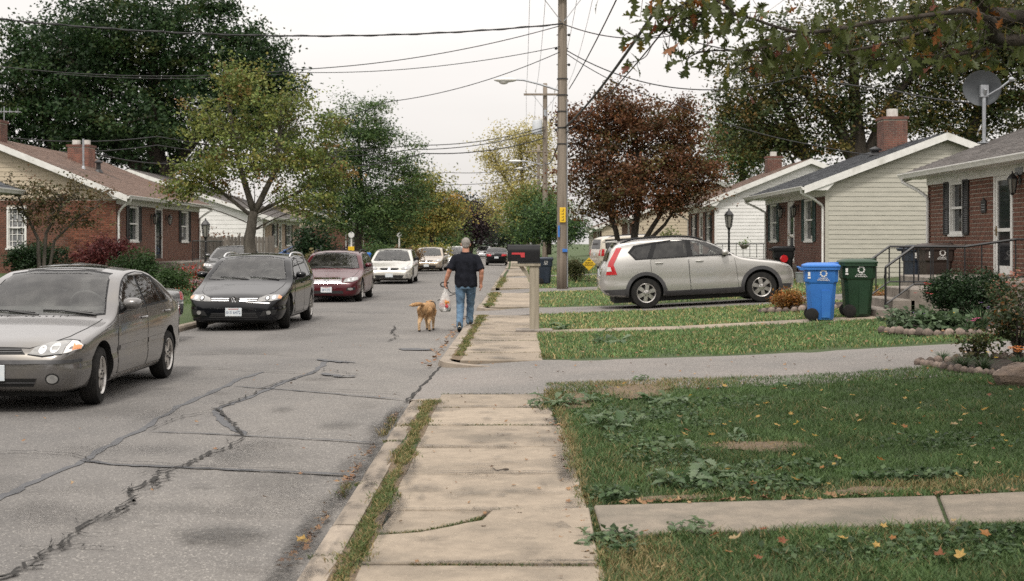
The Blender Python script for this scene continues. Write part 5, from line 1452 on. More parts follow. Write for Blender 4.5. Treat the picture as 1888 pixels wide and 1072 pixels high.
for i in range(70): y = RND.uniform(17.3, 30); litter(-1.12 - abs(RND.gauss(0, .08)) + sx(y), y, 0.015, 0.06 + .05 * RND.random())
for i in range(60): y = RND.uniform(6, 13.3); litter(RND.uniform(-0.8, 0.42), y, 0.098, 0.018 + .025 * RND.random())
for i in range(45): y = RND.uniform(6.3, 11.5); litter(RND.uniform(0.30, 0.45), y, 0.1, 0.03 + .03 * RND.random())
for i in range(70): x = RND.uniform(0.5, 3.0); litter(x, 7.74 + RND.gauss(0, .03), gz(x, 7.7) + .016, 0.03 + .04 * RND.random())
for i in range(50): y = RND.uniform(6.5, 22); litter(RND.uniform(-5, -1.1), y, 0.03, 0.02 + .035 * RND.random())
for i in range(120): y = RND.uniform(17.6, 22.5); x = RND.uniform(.6, 7); litter(x, y, gz(x, y) + .04, 0.04 + .04 * RND.random())
for i in range(50): y = RND.uniform(14.6, 17.5); x = RND.uniform(-.8, 7); litter(x, y, gz(x, y) + .02, 0.03 + .03 * RND.random())
o = mb.build('leaf_litter', MT['litter'] if 'litter' in MT else M_('leaf_litter', (0.27, 0.16, 0.08), (0.16, 0.075, 0.04), 6, 0.85, geo=True, c3=(0.38, 0.28, 0.15), s3=9), kind='stuff', fix=False)
big = shared('fallen_leaf', fl[2], G(558, 1003) + Vector((0, 0, .02)), None, (.3, .2, .5), (.10, .10, .10)); tag(big, 'large pale dry leaf lying in the gutter by the kerb', 'fallen leaf')
mb = MB(); p = G(915, 868, .09); mb.tube([p + Vector((-.03, .08, .006)), p + Vector((-.02, .03, .012)), p, p + Vector((.05, -.005, .01))], [.002, .003, .004, .004], 5)
mb.sphere(p + Vector((.065, -.005, .01)), (.025, .01, .008), 6, 4)
tag(mb.build('twig', MT['bark']), 'small bent brown twig lying on the pavement slab', 'twig')
# ---------------------------------------------------------------- houses
def wbox(mb, P, a0, a1, z0, z1, o0, o1, m=0):
    vs = [P(a, z, o) for o in (o0, o1) for z in (z0, z1) for a in (a0, a1)]
    mb.add(vs, [(0, 2, 3, 1), (4, 5, 7, 6), (0, 1, 5, 4), (2, 6, 7, 3), (0, 4, 6, 2), (1, 3, 7, 5)], m)
mbu = MB(); mbu.box(-.5, .5, -.5, .5, -.5, .5)
_o = mbu.build('brick', MT['brick']); brick_me = _o.data; bpy.data.objects.remove(_o)

def wall_cells(mb, P, a0, a1, z0, z1, holes, o0=-0.18, o1=0.0):
    As = sorted(set([a0, a1] + [h[i] for h in holes for i in (0, 1)])); Zs = sorted(set([z0, z1] + [h[i] for h in holes for i in (2, 3)]))
    for i in range(len(As) - 1):
        for j in range(len(Zs) - 1):
            ac, zc = (As[i] + As[i + 1]) / 2, (Zs[j] + Zs[j + 1]) / 2
            if any(h[0] < ac < h[1] and h[2] < zc < h[3] for h in holes): continue
            wbox(mb, P, As[i], As[i + 1], Zs[j], Zs[j + 1], o0, o1)

def bricks(P, a0, a1, z0, z1, holes, wall, nparts=0, bl=0.2, bh=0.068, jt=0.013, near=None, mat='brick_stuff', top=None):
    rows = int((z1 - z0) / (bh + jt)); L = []
    for r in range(rows):
        z = z0 + r * (bh + jt) + jt / 2
        a = a0 - (0.5 * (bl + jt) if r % 2 else 0)
        while a < a1:
            s, e = max(a, a0), min(a + bl, a1)
            segs = [(s, e)]
            for h in holes:
                if z + bh > h[2] and z < h[3]:
                    ns = []
                    for (p, q) in segs:
                        if q <= h[0] or p >= h[1]: ns.append((p, q))
                        else:
                            if p < h[0]: ns.append((p, h[0]))
                            if q > h[1]: ns.append((h[1], q))
                    segs = ns
            for p, q in segs:
                if q - p > 0.03 and (top is None or z + bh < top((p + q) / 2)): L.append((p, q, z))
            a += bl + jt
    if near: L.sort(key=lambda t: near(t))
    mb = MB()
    for i, (p, q, z) in enumerate(L):
        pr = 0.012 + RND.random() * 0.005
        if i < nparts:
            c = Vector(P((p + q) / 2, z + bh / 2, pr / 2 - 0.02)); e1 = Vector(P(q, z, 0)) - Vector(P(p, z, 0)); n = Vector(P(0, 0, 1)) - Vector(P(0, 0, 0))
            w = q - p; d = pr + 0.04
            sc = (abs(e1.x) + abs(n.x) * d, abs(e1.y) + abs(n.y) * d, bh)
            o = shared('brick', brick_me, c, wall, (0, 0, 0), sc)
        else:
            mb.add([P(a_, z_, o_) for o_ in (0, pr) for z_ in (z, z + bh) for a_ in (p, q)], [(4, 5, 7, 6), (0, 1, 5, 4), (2, 6, 7, 3), (0, 4, 6, 2), (1, 3, 7, 5)])
    if mb.v:
        mb.build('brick_courses', MT[mat], wall, kind='stuff', fix=False)

def window(P, parent, a0, a1, z0, z1, pane='pane', grid=None, trim='white', sillmat=None):
    fr = MB(); w = 0.065
    for (p, q, r, s) in ((a0, a0 + w, z0, z1), (a1 - w, a1, z0, z1), (a0 + w, a1 - w, z1 - w, z1), (a0 + w, a1 - w, z0, z0 + w)):
        wbox(fr, P, p, q, r, s, -0.1, 0.03)
    zm = (z0 + z1) / 2
    wbox(fr, P, a0 + w, a1 - w, zm - 0.025, zm + 0.025, -0.08, 0.005)
    for s in (a0 + w, a1 - w - 0.03):
        wbox(fr, P, s, s + 0.03, z0 + w, zm - 0.025, -0.085, -0.02); wbox(fr, P, s, s + 0.03, zm + 0.025, z1 - w, -0.085, -0.01)
    if grid:
        for k in range(1, grid[0]):
            a = a0 + (a1 - a0) * k / grid[0]; wbox(fr, P, a - .011, a + .011, z0 + w, z1 - w, -0.07, -0.045)
        for k in range(1, grid[1]):
            z = z0 + (z1 - z0) * k / grid[1]; wbox(fr, P, a0 + w, a1 - w, z - .011, z + .011, -0.068, -0.047)
    wn = fr.build('window', MT[trim], parent)
    for zz in ((z0 + w, zm - 0.025), (zm + 0.025, z1 - w)):
        p = MB(); wbox(p, P, a0 + w, a1 - w, zz[0], zz[1], -0.085, -0.072); p.build('pane', MT[pane], wn)
    s = MB(); wbox(s, P, a0 - 0.04, a1 + 0.04, z0 - 0.055, z0 - 0.002, -0.05, 0.055); s.build('sill', sillmat or MT[trim], wn)
    return wn

def shutter(P, parent, a0, a1, z0, z1, mat, louvre=True):
    m = MB(); w = 0.045
    for (p, q, r, s) in ((a0, a0 + w, z0, z1), (a1 - w, a1, z0, z1), (a0 + w, a1 - w, z1 - w, z1), (a0 + w, a1 - w, z0, z0 + w), (a0 + w, a1 - w, (z0 + z1) / 2 - w / 2, (z0 + z1) / 2 + w / 2)):
        wbox(m, P, p, q, r, s, 0.018, 0.05)
    wbox(m, P, a0 + w, a1 - w, z0 + w, z1 - w, 0.018, 0.024)
    if louvre:
        z = z0 + w + 0.01
        while z < z1 - w - 0.03:
            vs = [P(a0 + w, z, 0.045), P(a1 - w, z, 0.045), P(a1 - w, z + 0.035, 0.026), P(a0 + w, z + 0.035, 0.026), P(a0 + w, z, 0.038), P(a1 - w, z, 0.038)]
            m.add(vs, [(0, 1, 2, 3), (0, 4, 5, 1)]); z += 0.042
    return m.build('shutter', MT[mat], parent)

def storm_door(P, parent, a0, a1, z0, z1, mat='white', inner='pane', hside=0, split=0.42):
    fr = MB(); w = 0.07
    for (p, q, r, s) in ((a0, a0 + w, z0, z1), (a1 - w, a1, z0, z1), (a0 + w, a1 - w, z1 - w, z1)):
        wbox(fr, P, p, q, r, s, -0.1, 0.035)
    d = fr.build('door_frame', MT['white'], parent)
    b = MB(); a, c = a0 + w + .005, a1 - w - .005; s = 0.09
    zt = z1 - w - .005; zm = z0 + (z1 - z0) * split
    for (p, q, r, t) in ((a, a + s, z0, zt), (c - s, c, z0, zt), (a + s, c - s, zt - s, zt), (a + s, c - s, zm, zm + .07), (a + s, c - s, z0, z0 + .18)):
        wbox(b, P, p, q, r, t, -0.04, 0.012)
    dr = b.build('door', MT[mat], parent)
    for r, t in ((z0 + .18, zm), (zm + .07, zt - s)):
        p = MB(); wbox(p, P, a + s, c - s, r, t, -0.03, -0.015); p.build('pane', MT[inner], dr)
    h = MB(); ha = (c - 0.05) if hside else (a + 0.045)
    wbox(h, P, ha - .014, ha + .014, zm - .09, zm + .12, 0.012, 0.03); wbox(h, P, ha - .05, ha + .02, zm + .02, zm + .04, 0.04, 0.06); wbox(h, P, ha - .008, ha + .008, zm + .02, zm + .04, .012, .05)
    h.build('handle', MT['brass'], dr)
    return dr
MT['brass'] = M_('brass', (0.35, 0.25, 0.10), (0.25, 0.17, 0.07), 9, 0.35, metal=1)

def lantern(P, parent, a, z, s=1.0, wall=True, name='wall_lantern'):
    m = MB(); c = Vector(P(a, z, 0.17 if wall else 0))
    if wall:
        wbox(m, P, a - .05 * s, a + .05 * s, z + .02, z + .2 * s, 0.005, 0.03)
        m.tube([P(a, z + .15 * s, .02), P(a, z + .24 * s, .10), P(a, z + .19 * s, .17)], .010, 6)
    prof = [(.012, -.21), (.035, -.20), (.045, -.17), (.06, -.16)]
    m.lathe([(r * s, q * s) for r, q in prof], c, 6)
    m.lathe([(.11 * s, .115 * s), (.105 * s, .13 * s), (.05 * s, .20 * s), (.02 * s, .22 * s), (.012 * s, .27 * s)], c, 6)
    for k in range(6):
        an = k * PI / 3
        m.tube([c + Vector((.06 * s * math.cos(an), .06 * s * math.sin(an), -.16 * s)), c + Vector((.098 * s * math.cos(an), .098 * s * math.sin(an), .12 * s))], .008 * s, 4)
    o = m.build(name, MT['black'], parent)
    g = MB(); g.lathe([(.05 * s, -.16 * s), (.088 * s, .115 * s)], c, 6, cap=False); g.build('lantern_glass', MT['lantern_glass'], o)
    return o
MT['lantern_glass'] = M_('lantern_glass', (0.28, 0.27, 0.24), (0.2, 0.2, 0.18), 9, 0.08)

def house(name, label, s, xf, y0, y1, D, z0, ze, slope, oh, rk, roof, front, gable, wins=(), doors=(), shut=None, siding_from=None, lap=0.14, chims=(), spouts=(), nparts=0, gparts=0, gwins=(), bl=0.2, bh=0.068, gutter=True, vents=(), shingle=(0.33, 0.145), lamps=(), louvre=True, brickstyle='brick_stuff', far_spout=False, inner='pane'):
    xr = lambda u: xf + s * u
    root = empty(name, (xf, (y0 + y1) / 2, z0), label, 'house', 'single storey houses along the street')
    Pf = lambda a, z, o: (xf - s * o, a, z)
    Pg = lambda a, z, o: (xr(a), y0 - o, z)
    Pb = lambda a, z, o: (xr(a), y1 + o, z)
    zt = ze - 0.10
    under = lambda u: ze + slope * (min(u, D - u) + oh) - 0.12
    zr = ze + slope * (D / 2 + oh)
    holes = [(w[0], w[1], w[2], w[3]) for w in wins] + [(d[0], d[1], d[2], d[3]) for d in doors]
    # front wall
    m = MB(); wall_cells(m, Pf, y0 + (0.0), y1, z0, zt, holes)
    fw = m.build('front_wall', MT['mortar'], root)
    if front != 'plain':
        bricks(Pf, y0, y1, z0, zt - 0.02, holes, fw, nparts, bl, bh, jt=.02 if nparts else .013, near=lambda t: (t[0]), mat=front)
    # near gable wall
    m = MB()
    ghol = [(g[0], g[1], g[2], g[3]) for g in gwins]
    gz_ = siding_from if siding_from else (zt if gable.startswith('brick') else z0)
    wall_cells(m, Pg, 0.0, D, z0, zt, ghol, -0.19, -0.005)
    # triangle
    tri = [(0, zt), (D, zt), (D, under(D) if under(D) > zt else zt), (D / 2, under(D / 2)), (0, max(zt, under(0)))]
    m.prism(tri, lambda a, z: Pg(a, z, -0.19), lambda a, z: Pg(a, z, -0.005))
    gw = m.build('gable_wall', MT['mortar'] if gable.startswith('brick') else MT[gable], root)
    if gable.startswith('brick'):
        bricks(Pg, 0.005, D - 0.005, z0, gz_, ghol, gw, gparts, bl, bh, near=lambda t: (t[0]), mat=gable)
    smat = gable if not gable.startswith('brick') else 'siding_beige'
    z = gz_
    while z < zr - 0.1:
        zc = min(z + lap, zr)
        lo = max(0.0, (z - (ze - 0.13)) / slope - oh); hi = max(0.0, (z + lap - (ze - 0.13)) / slope - oh)
        if lo >= D / 2 - 0.05: break
        hi = min(hi, D / 2)
        segs = [((lo, D - lo), (hi, D - hi))]
        for gh in ghol:
            if z + lap > gh[2] and z < gh[3]: segs = [((lo, gh[0]), (hi, gh[0])), ((gh[1], D - lo), (gh[1], D - hi))]
        for (l0, l1), (h0, h1) in segs:
            b = MB()
            b.add([Pg(l0, z, 0.020), Pg(l1, z, 0.020), Pg(h1, z + lap, 0.006), Pg(h0, z + lap, 0.006), Pg(l0, z, -0.004), Pg(l1, z, -0.004)], [(0, 1, 2, 3), (0, 4, 5, 1)])
            b.build('siding_board', MT[smat], gw, fix=False)
        z += lap
    if not gable.startswith('brick'):
        c = MB(); wbox(c, Pg, -0.03, 0.07, z0, zt, -0.01, 0.028); c.build('corner_board', MT[smat], root)
    # far gable wall and back wall
    m = MB(); m.prism([(0, z0), (D, z0), (D, zt), (D / 2, under(D / 2)), (0, zt)], lambda a, q: Pb(a, q, -0.19), lambda a, q: Pb(a, q, 0))
    m.build('far_wall', MT[gable] if not gable.startswith('brick') else MT['brick_stuff'], root)
    m = MB(); wbox(m, lambda a, q, o: (xr(D - 0.1) + s * o, a, q), y0 + .2, y1 - .2, z0, zt, 0, 0.1); m.build('back_wall', MT['siding_beige'], root)
    # roof
    ya, yb = y0 - rk, y1 + rk
    Rf = lambda u, y, h: (xr(u), y, ze + slope * (min(u, D - u) + oh) + h)
    m = MB()
    for u0, u1 in ((-oh, D / 2), (D + oh, D / 2)):
        vs = [Rf(u, y, h) for h in (-0.11, 0) for y in (ya, yb) for u in (u0, u1)]
        m.add(vs, [(0, 2, 3, 1), (4, 5, 7, 6), (0, 1, 5, 4), (2, 6, 7, 3), (0, 4, 6, 2), (1, 3, 7, 5)])
    rf = m.build('roof', MT[roof], root)
    tw, ex = shingle
    n = int((D / 2 + oh) / ex); sh = MB()
    for r in range(n + 1):
        u = -oh - 0.02 + r * ex; u2 = min(u + ex * 1.05, D / 2)
        y = ya + (tw * 0.5 if r % 2 else 0) - tw * RND.random() * 0.3
        while y < yb:
            p, q = max(y, ya), min(y + tw - 0.008, yb)
            if q - p > 0.02:
                h = 0.016 + RND.random() * 0.010
                sh.add([Rf(u, p, h), Rf(u, q, h), Rf(u2, q, 0.006), Rf(u2, p, 0.006), Rf(u, p, -0.002), Rf(u, q, -0.002)], [(0, 1, 2, 3), (0, 4, 5, 1), (0, 3, 4), (1, 5, 2)])
            y += tw
    sh.build('shingles', MT[roof], rf, kind='stuff', fix=False)
    # fascia on the rakes
    for yy, d in ((ya, -1), (yb, 1)):
        m = MB()
        for u0, u1 in ((-oh, D / 2), (D + oh, D / 2)):
            A = [Vector(Rf(u0, yy, -0.005)), Vector(Rf(u1, yy, -0.005)), Vector(Rf(u1, yy, -0.23)), Vector(Rf(u0, yy, -0.23))]
            B = [v + Vector((0, d * 0.028, 0)) for v in A]
            A = [v - Vector((0, d * 0.002, 0)) for v in A]
            m.add(A + B, [(3, 2, 1, 0), (4, 5, 6, 7)] + [(i, (i + 1) % 4, (i + 1) % 4 + 4, i + 4) for i in range(4)])
        m.build('rake_board', MT['white'], root)
    # soffit under the eave and its closing end
    m = MB()
    wbox(m, Pf, ya + 0.005, yb - 0.005, zt - 0.03, zt - 0.005, -0.005, oh - 0.03)
    m.build('soffit', MT['white'], root)
    m = MB()
    for yy in (ya + 0.01, yb - 0.04):
        m.add([(xr(0.02), yy, zt - 0.004), (xr(-oh + 0.01), yy, zt - 0.004), (xr(-oh + 0.01), yy, ze - 0.03), (xr(0.4), yy, ze + slope * (oh + 0.4) - 0.13),
               (xr(0.02), yy + .03, zt - 0.004), (xr(-oh + 0.01), yy + .03, zt - 0.004), (xr(-oh + 0.01), yy + .03, ze - 0.03), (xr(0.4), yy + .03, ze + slope * (oh + 0.4) - 0.13)],
              [(0, 1, 2, 3), (7, 6, 5, 4), (0, 4, 5, 1), (1, 5, 6, 2), (2, 6, 7, 3), (3, 7, 4, 0)])
    m.build('soffit_end', MT['white'], root)
    m = MB(); wbox(m, Pf, ya + .01, yb - .01, zt - 0.03, ze - 0.02, oh - 0.028, oh - 0.004); m.build('fascia', MT['white'], root)
    m = MB(); wbox(m, Pf, y0 + .02, y1 - .02, zt - 0.20, zt - 0.032, 0.019, 0.045); m.build('frieze_board', MT['white'], root)
    if gutter:
        m = MB()
        prof = [(oh, zt - .02), (oh + .06, zt - .02), (oh + .085, zt + .03), (oh + .115, zt + .075), (oh + .115, zt + .10), (oh + .105, zt + .10), (oh + .10, zt + .08), (oh, zt + .06)]
        m.prism(prof, lambda o, z: (xf - s * o, ya - 0.02, z), lambda o, z: (xf - s * o, yb + 0.02, z))
        m.build('gutter', MT['white'], root)
    for (yy, yw) in spouts:
        m = MB(); o1 = oh + .06
        pts = [Pf(yy, zt - .01, o1), Pf(yy, zt - .10, o1 - .01), Pf((yy + yw) / 2, zt - .30, oh * .5), Pf(yw, zt - .48, 0.075), Pf(yw, zt - .60, 0.06), Pf(yw, z0 + .15, 0.06), Pf(yw, z0 + .06, .12)]
        m.tube(pts, 0.042, 8); m.build('downspout', MT['white'], root, smooth=0.9)
    for w in wins:
        window(Pf, root, *w[:4], pane=w[4] if len(w) > 4 else 'pane', grid=w[5] if len(w) > 5 else None)
        if shut:
            sw = 0.36
            shutter(Pf, root, w[0] - sw - .01, w[0] - .01, w[2] - .02, w[3] + .02, shut, louvre); shutter(Pf, root, w[1] + .01, w[1] + sw + .01, w[2] - .02, w[3] + .02, shut, louvre)
    for g in gwins: window(Pg, root, *g[:4], pane='pane_curtain', grid=(4, 6))
    for d in doors:
        storm_door(Pf, root, *d[:4], mat=d[4] if len(d) > 4 else 'white', hside=1, inner=d[5] if len(d) > 5 else 'pane')
    for (a, z) in lamps: lantern(Pf, root, a, z)
    for (u, y, w, zt_, flues) in chims:
        c = MB(); zb = ze + slope * (min(u, D - u) + oh) - 0.5
        c.box(xr(u) - w / 2, xr(u) + w / 2, y - w / 2, y + w / 2, zb, zt_)
        ch = c.build('chimney', MT['mortar'], rf)
        b = MB(); r = zb
        Ps = [lambda a, z, o: (xr(u) - w / 2 + a, y - w / 2 - o, z), lambda a, z, o: (xr(u) - s * (w / 2 + o), y - w / 2 + a, z)]
        k = 0
        while r < zt_ - 0.06:
            for P in Ps:
                a = -0.1 * (k % 2)
                while a < w:
                    p, q = max(a, -0.008), min(a + .2, w + .008)
                    if q - p > .03: wbox(b, P, p, q, r + .005, r + .063, -.01, .012)
                    a += .21
            r += .073; k += 1
        b.build('brick_courses', MT['brick_dark'], ch, kind='stuff', fix=False)
        cp = MB(); cp.box(xr(u) - w / 2 - .05, xr(u) + w / 2 + .05, y - w / 2 - .05, y + w / 2 + .05, zt_, zt_ + .09)
        cp.build('chimney_cap', MT['brick_dark'], ch)
        f = MB()
        for fx, rr, hh in flues:
            f.lathe([(rr, 0), (rr, hh), (rr * .85, hh), (rr * .85, hh - .05)], (xr(u) + fx, y, zt_ + .09), 12)
        f.build('flue', MT['flue'], ch)
    for (u, y, r, h, cap) in vents:
        v = MB(); zb = ze + slope * (u + oh)
        v.lathe([(r * 2.2, -.02), (r * 1.3, .10), (r, .12), (r, h)] + ([(r * 1.8, h), (r * 1.8, h + .05), (.01, h + .14)] if cap else []), (xr(u), y, zb), 10)
        v.build('roof_vent', MT['galv'] if not cap else MT['black'], rf)
    return root, Pf, Rf
MT['flue'] = M_('clay_flue', (0.62, 0.60, 0.56), (0.45, 0.43, 0.40), 12, 0.8)

# right: near brick house
H1, P1, R1f = house('brick_house', 'red brick house with a white storm door and grey roof at the right edge', 1, 10.07, 20.5, 31.5, 8.4, 0.35, 3.36, 0.375, 0.47, 0.55, 'shingle_grey', 'brick_stuff', 'brick_stuff',
    wins=[(29.0, 29.9, 1.87, 3.06)], doors=[(26.12, 27.14, 1.02, 3.12)], shut='shutter', nparts=300, bl=0.255, bh=0.072, lamps=[(25.75, 2.82)], spouts=[(31.85, 31.35)], shingle=(0.33, 0.15))
m = MB()
plq = [(-.14, -.16), (.14, -.16), (.14, .07), (.11, .11), (.05, .12), (0, .17), (-.05, .12), (-.11, .11), (-.14, .07)]
m.prism(plq, lambda a, z: P1(27.72 + a, 2.47 + z, .014), lambda a, z: P1(27.72 + a, 2.47 + z, .04)); pl = m.build('name_plaque', MT['black'], H1)
m = MB()
for k in range(3): wbox(m, P1, 27.62, 27.82, 2.37 + k * .055, 2.385 + k * .055, .04, .043)
m.build('plaque_lines', MT['galv'], pl)
m = MB()
wbox(m, P1, 27.14 - 1.6, 27.14 - 1.25, 3.02, 3.16, .05, .07); m.build('soffit_vent', MT['galv'], H1)
# right: tan sided house
H2, P2, R2f = house('sided_house', 'tan sided house with a dark roof and green shutters behind the bins', 1, 9.65, 40, 49.4, 7.3, 0.35, 3.42, 0.375, 0.72, 0.25, 'shingle_dark', 'brick_dark', 'siding_tan',
    wins=[(41.65, 42.85, 1.75, 3.10), (47.3, 48.5, 1.75, 3.10)], doors=[(44.4, 45.4, 1.05, 3.1)], shut='shutter_green', louvre=False, chims=[(3.2, 44.0, 0.78, 5.83, [(0.0, 0.19, 0.28)])], spouts=[(39.95, 40.15), (49.5, 49.25)], lap=0.145, vents=[(2.35, 43.0, .12, .16, True)], lamps=[(46.0, 2.75), (43.8, 2.75)], shingle=(0.4, 0.16))
# right: white sided house
H3, P3, R3f = house('sided_house', 'white sided house with a brown roof beyond the tan one', 1, 8.9, 57, 65.5, 8.3, 0.35, 3.43, 0.40, 0.72, 0.25, 'shingle_brown', 'brick_stuff', 'siding_white',
    wins=[(58.2, 59.3, 1.75, 3.05), (62.9, 64, 1.75, 3.05)], doors=[(60.6, 61.6, 1.05, 3.1)], shut='shutter', louvre=False, chims=[(3.55, 62.0, 0.66, 5.72, [(0.0, 0.16, 0.22)])], spouts=[(65.6, 65.35)], lap=0.15, shingle=(0.5, 0.2))
H4, P4, R4f = house('sided_house', 'beige sided house with a red brown roof behind the maroon tree', 1, 7.6, 79, 90, 9.5, 0.3, 3.3, 0.42, 0.6, 0.25, 'shingle_red', 'brick_stuff', 'siding_beige',
    wins=[(80.5, 81.6, 1.7, 3.0)], doors=[(84, 85, 1.0, 3.0)], shut='shutter', louvre=False, lap=0.19, shingle=(0.7, 0.25))
H5, P5, R5f = house('brick_house', 'small far brick house with a pale roof edge past the maroon tree', 1, 7.2, 104, 115, 8.5, 0.3, 3.0, 0.36, 0.6, 0.25, 'shingle_brown', 'brick_stuff', 'siding_beige',
    wins=[(106, 107.2, 1.5, 2.8)], doors=[(109, 110, .8, 2.8)], shut='shutter', louvre=False, lap=0.25, shingle=(0.8, 0.3), siding_from=None)
# left houses
K1, Q1, S1 = house('brick_house', 'brick house showing only its dark eave and white gutter at the left edge', -1, -14.05, 25.5, 35.6, 8, 0.3, 3.13, 0.38, 0.55, 0.2, 'shingle_dark', 'brick_stuff', 'brick_stuff', wins=[(28, 29.2, 1.6, 2.9)], doors=[(31, 32, .9, 2.9)], shut='shutter', louvre=False, shingle=(0.45, 0.18))
K2, Q2, S2 = house('brick_house', 'brown roofed brick house with beige gable siding and black shutters on the left', -1, -14.0, 46.0, 58.2, 9.4, 0.35, 3.36, 0.405, 0.5, 0.35, 'shingle_brown', 'brick_stuff', 'brick_stuff',
    wins=[(47.55, 48.7, 1.75, 3.03), (55.0, 56.2, 1.75, 3.03)], doors=[(51.0, 52.0, 1.08, 3.05, 'black', 'pane')], shut='shutter', louvre=False, siding_from=3.24, lap=0.16, gparts=300, gwins=[(3.15, 3.85, 1.5, 2.95)],
    chims=[(3.2, 52.0, 0.82, 5.50, [(-.2, .16, .2), (.2, .16, .2)]), (4.62, 46.9, 0.62, 6.0, [(0.0, .13, .22)])], spouts=[(45.9, 46.12), (58.4, 58.1)], vents=[(2.3, 49.5, .04, 1.15, False), (2.2, 51.0, .09, .36, True)], lamps=[(50.45, 2.6), (52.6, 2.6)], shingle=(0.45, 0.18))
K3, Q3, S3 = house('stone_house', 'pale stone fronted house with white gable trim behind the yellowing tree', -1, -14.0, 73, 85.5, 14.8, 0.35, 3.15, 0.335, 0.6, 0.35, 'shingle_grey', 'brick_pale', 'siding_white',
    wins=[(76.2, 77.2, 1.5, 2.85), (80.6, 82.4, 1.55, 2.85)], doors=[(78.0, 79.0, 0.95, 2.9)], shut='shutter', louvre=False, lap=0.24, spouts=[(72.8, 73.2), (85.6, 85.3)], shingle=(0.6, 0.25))
K4, Q4, S4 = house('brick_house', 'far red brick house with white downspouts past the green locust tree', -1, -12.6, 98, 110, 9, 0.3, 3.1, 0.36, 0.6, 0.3, 'shingle_grey', 'brick_stuff', 'brick_stuff',
    wins=[(100, 101.4, 1.5, 2.8), (106, 107.4, 1.5, 2.8)], doors=[(103, 104, .9, 2.8)], shut=None, spouts=[(98.0, 98.2), (110, 109.8)], lap=0.3, shingle=(0.8, 0.3), bl=0.3, bh=0.1)
K5, Q5, S5 = house('brick_house', 'farthest left house showing a small red roof beyond the orange tree', -1, -9.0, 140, 152, 9, 0.3, 3.0, 0.4, 0.6, 0.3, 'shingle_red', 'brick_stuff', 'brick_stuff', wins=[(143, 144.5, 1.4, 2.7)], doors=[(146, 147, .8, 2.7)], lap=0.35, shingle=(1.0, 0.4))
H6, P6, R6f = house('sided_house', 'far pale house past the second pole on the right', 1, 8.5, 132, 144, 9, 0.3, 3.0, 0.4, 0.6, 0.3, 'shingle_grey', 'plain', 'siding_white', wins=[(135, 136.5, 1.4, 2.7)], doors=[(139, 140, .8, 2.7)], lap=0.35, shingle=(1.0, 0.4))

# ---------------------------------------------------------------- steps, railings
st = empty('front_steps', (6.4, 23.5, 0.33), 'grey concrete front steps and stoop below the storm door', 'steps')
for nm, (x0, x1, zt_) in (('step', (6.42, 6.82, .50)), ('step', (6.72, 7.12, .67)), ('stoop', (7.02, 8.3, .86))):
    m = MB(); m.box(x0, x1, 22.95, 24.55, 0.2, zt_); m.build(nm, MT['step'], st, bevel=0.02)
m = MB(); m.box(8.3, 10.05, 22.95, 27.9, 0.2, .99); m.build('porch', MT['step'], st, bevel=0.02)
def railing(label, posts, z_of, h, mat='black', r=0.017, top=0.025, name='railing', scroll=False, group=None):
    root = empty(name, (posts[0][0], posts[0][1], z_of(posts[0])), label, 'railing', group)
    m = MB()
    tp_ = [(p[0], p[1], z_of(p) + h) for p in posts]; bt = [(p[0], p[1], z_of(p) + 0.08) for p in posts]
    m.tube(tp_, top, 6); m.tube(bt, r, 6); m.build('rail', MT[mat], root)
    for a, b in zip(posts[:-1], posts[1:]):
        L = math.hypot(b[0] - a[0], b[1] - a[1]); n = max(1, round(L / 0.27))
        for i in range(n + (1 if b is posts[-1] else 0)):
            t = i / n; p = (a[0] + (b[0] - a[0]) * t, a[1] + (b[1] - a[1]) * t)
            z = z_of(a) * (1 - t) + z_of(b) * t
            m = MB(); end = (i == 0 and a is posts[0]) or i == n
            m.tube([(p[0], p[1], z + (0.0 if end else 0.08)), (p[0], p[1], z + h)], r * (1.2 if end else 0.8), 6)
            if end and scroll:
                q = [(p[0] + .07 * math.sin(k * .7) * (1 - k / 12), p[1] - .015, z + h - .16 + .06 * math.cos(k * .7)) for k in range(9)]
                m.tube(q, .006, 5)
            m.build('baluster', MT[mat], root)
    return root
zr_ = lambda p: 0.50 + (0.86 - 0.50) * min(max((p[0] - 6.6) / 0.5, 0), 1) + (0.13 if p[0] > 8.3 else 0)
railing('black iron handrail along the near side of the right house steps', [(6.6, 23.0), (7.1, 23.0), (8.0, 23.0), (8.9, 23.0), (9.9, 23.0)], zr_, 0.74, scroll=True, group='stoop railings of the right house')
railing('black iron handrail along the far side of the right house steps', [(6.6, 24.5), (7.1, 24.5), (8.2, 24.5)], zr_, 0.74, group='stoop railings of the right house')
zl = lambda p: 0.95
railing('black iron railing before the left brick house door', [(-12.9, 52.6), (-12.9, 57.9)], zl, 0.82, r=.016)
railing('thin black railing beside the white sided house', [(8.45, 54), (11.0, 54)], lambda p: 0.85, 0.8, r=0.016)
m = MB(); m.box(-14.0, -12.75, 50.4, 58.0, 0.2, 0.95); tag(m.build('stoop', MT['step'], None, bevel=.02), 'concrete stoop under the left brick house door', 'stoop')
m = MB(); m.box(8.4, 8.88, 53.8, 64, 0.2, 0.85); tag(m.build('stoop', MT['step'], None, bevel=.02), 'concrete stoop along the white sided house front', 'stoop')
m = MB(); m.box(8.5, 9.6, 43.8, 46.2, 0.3, 0.95); tag(m.build('stoop', MT['step'], None, bevel=.02), 'concrete stoop under the tan house door', 'stoop')

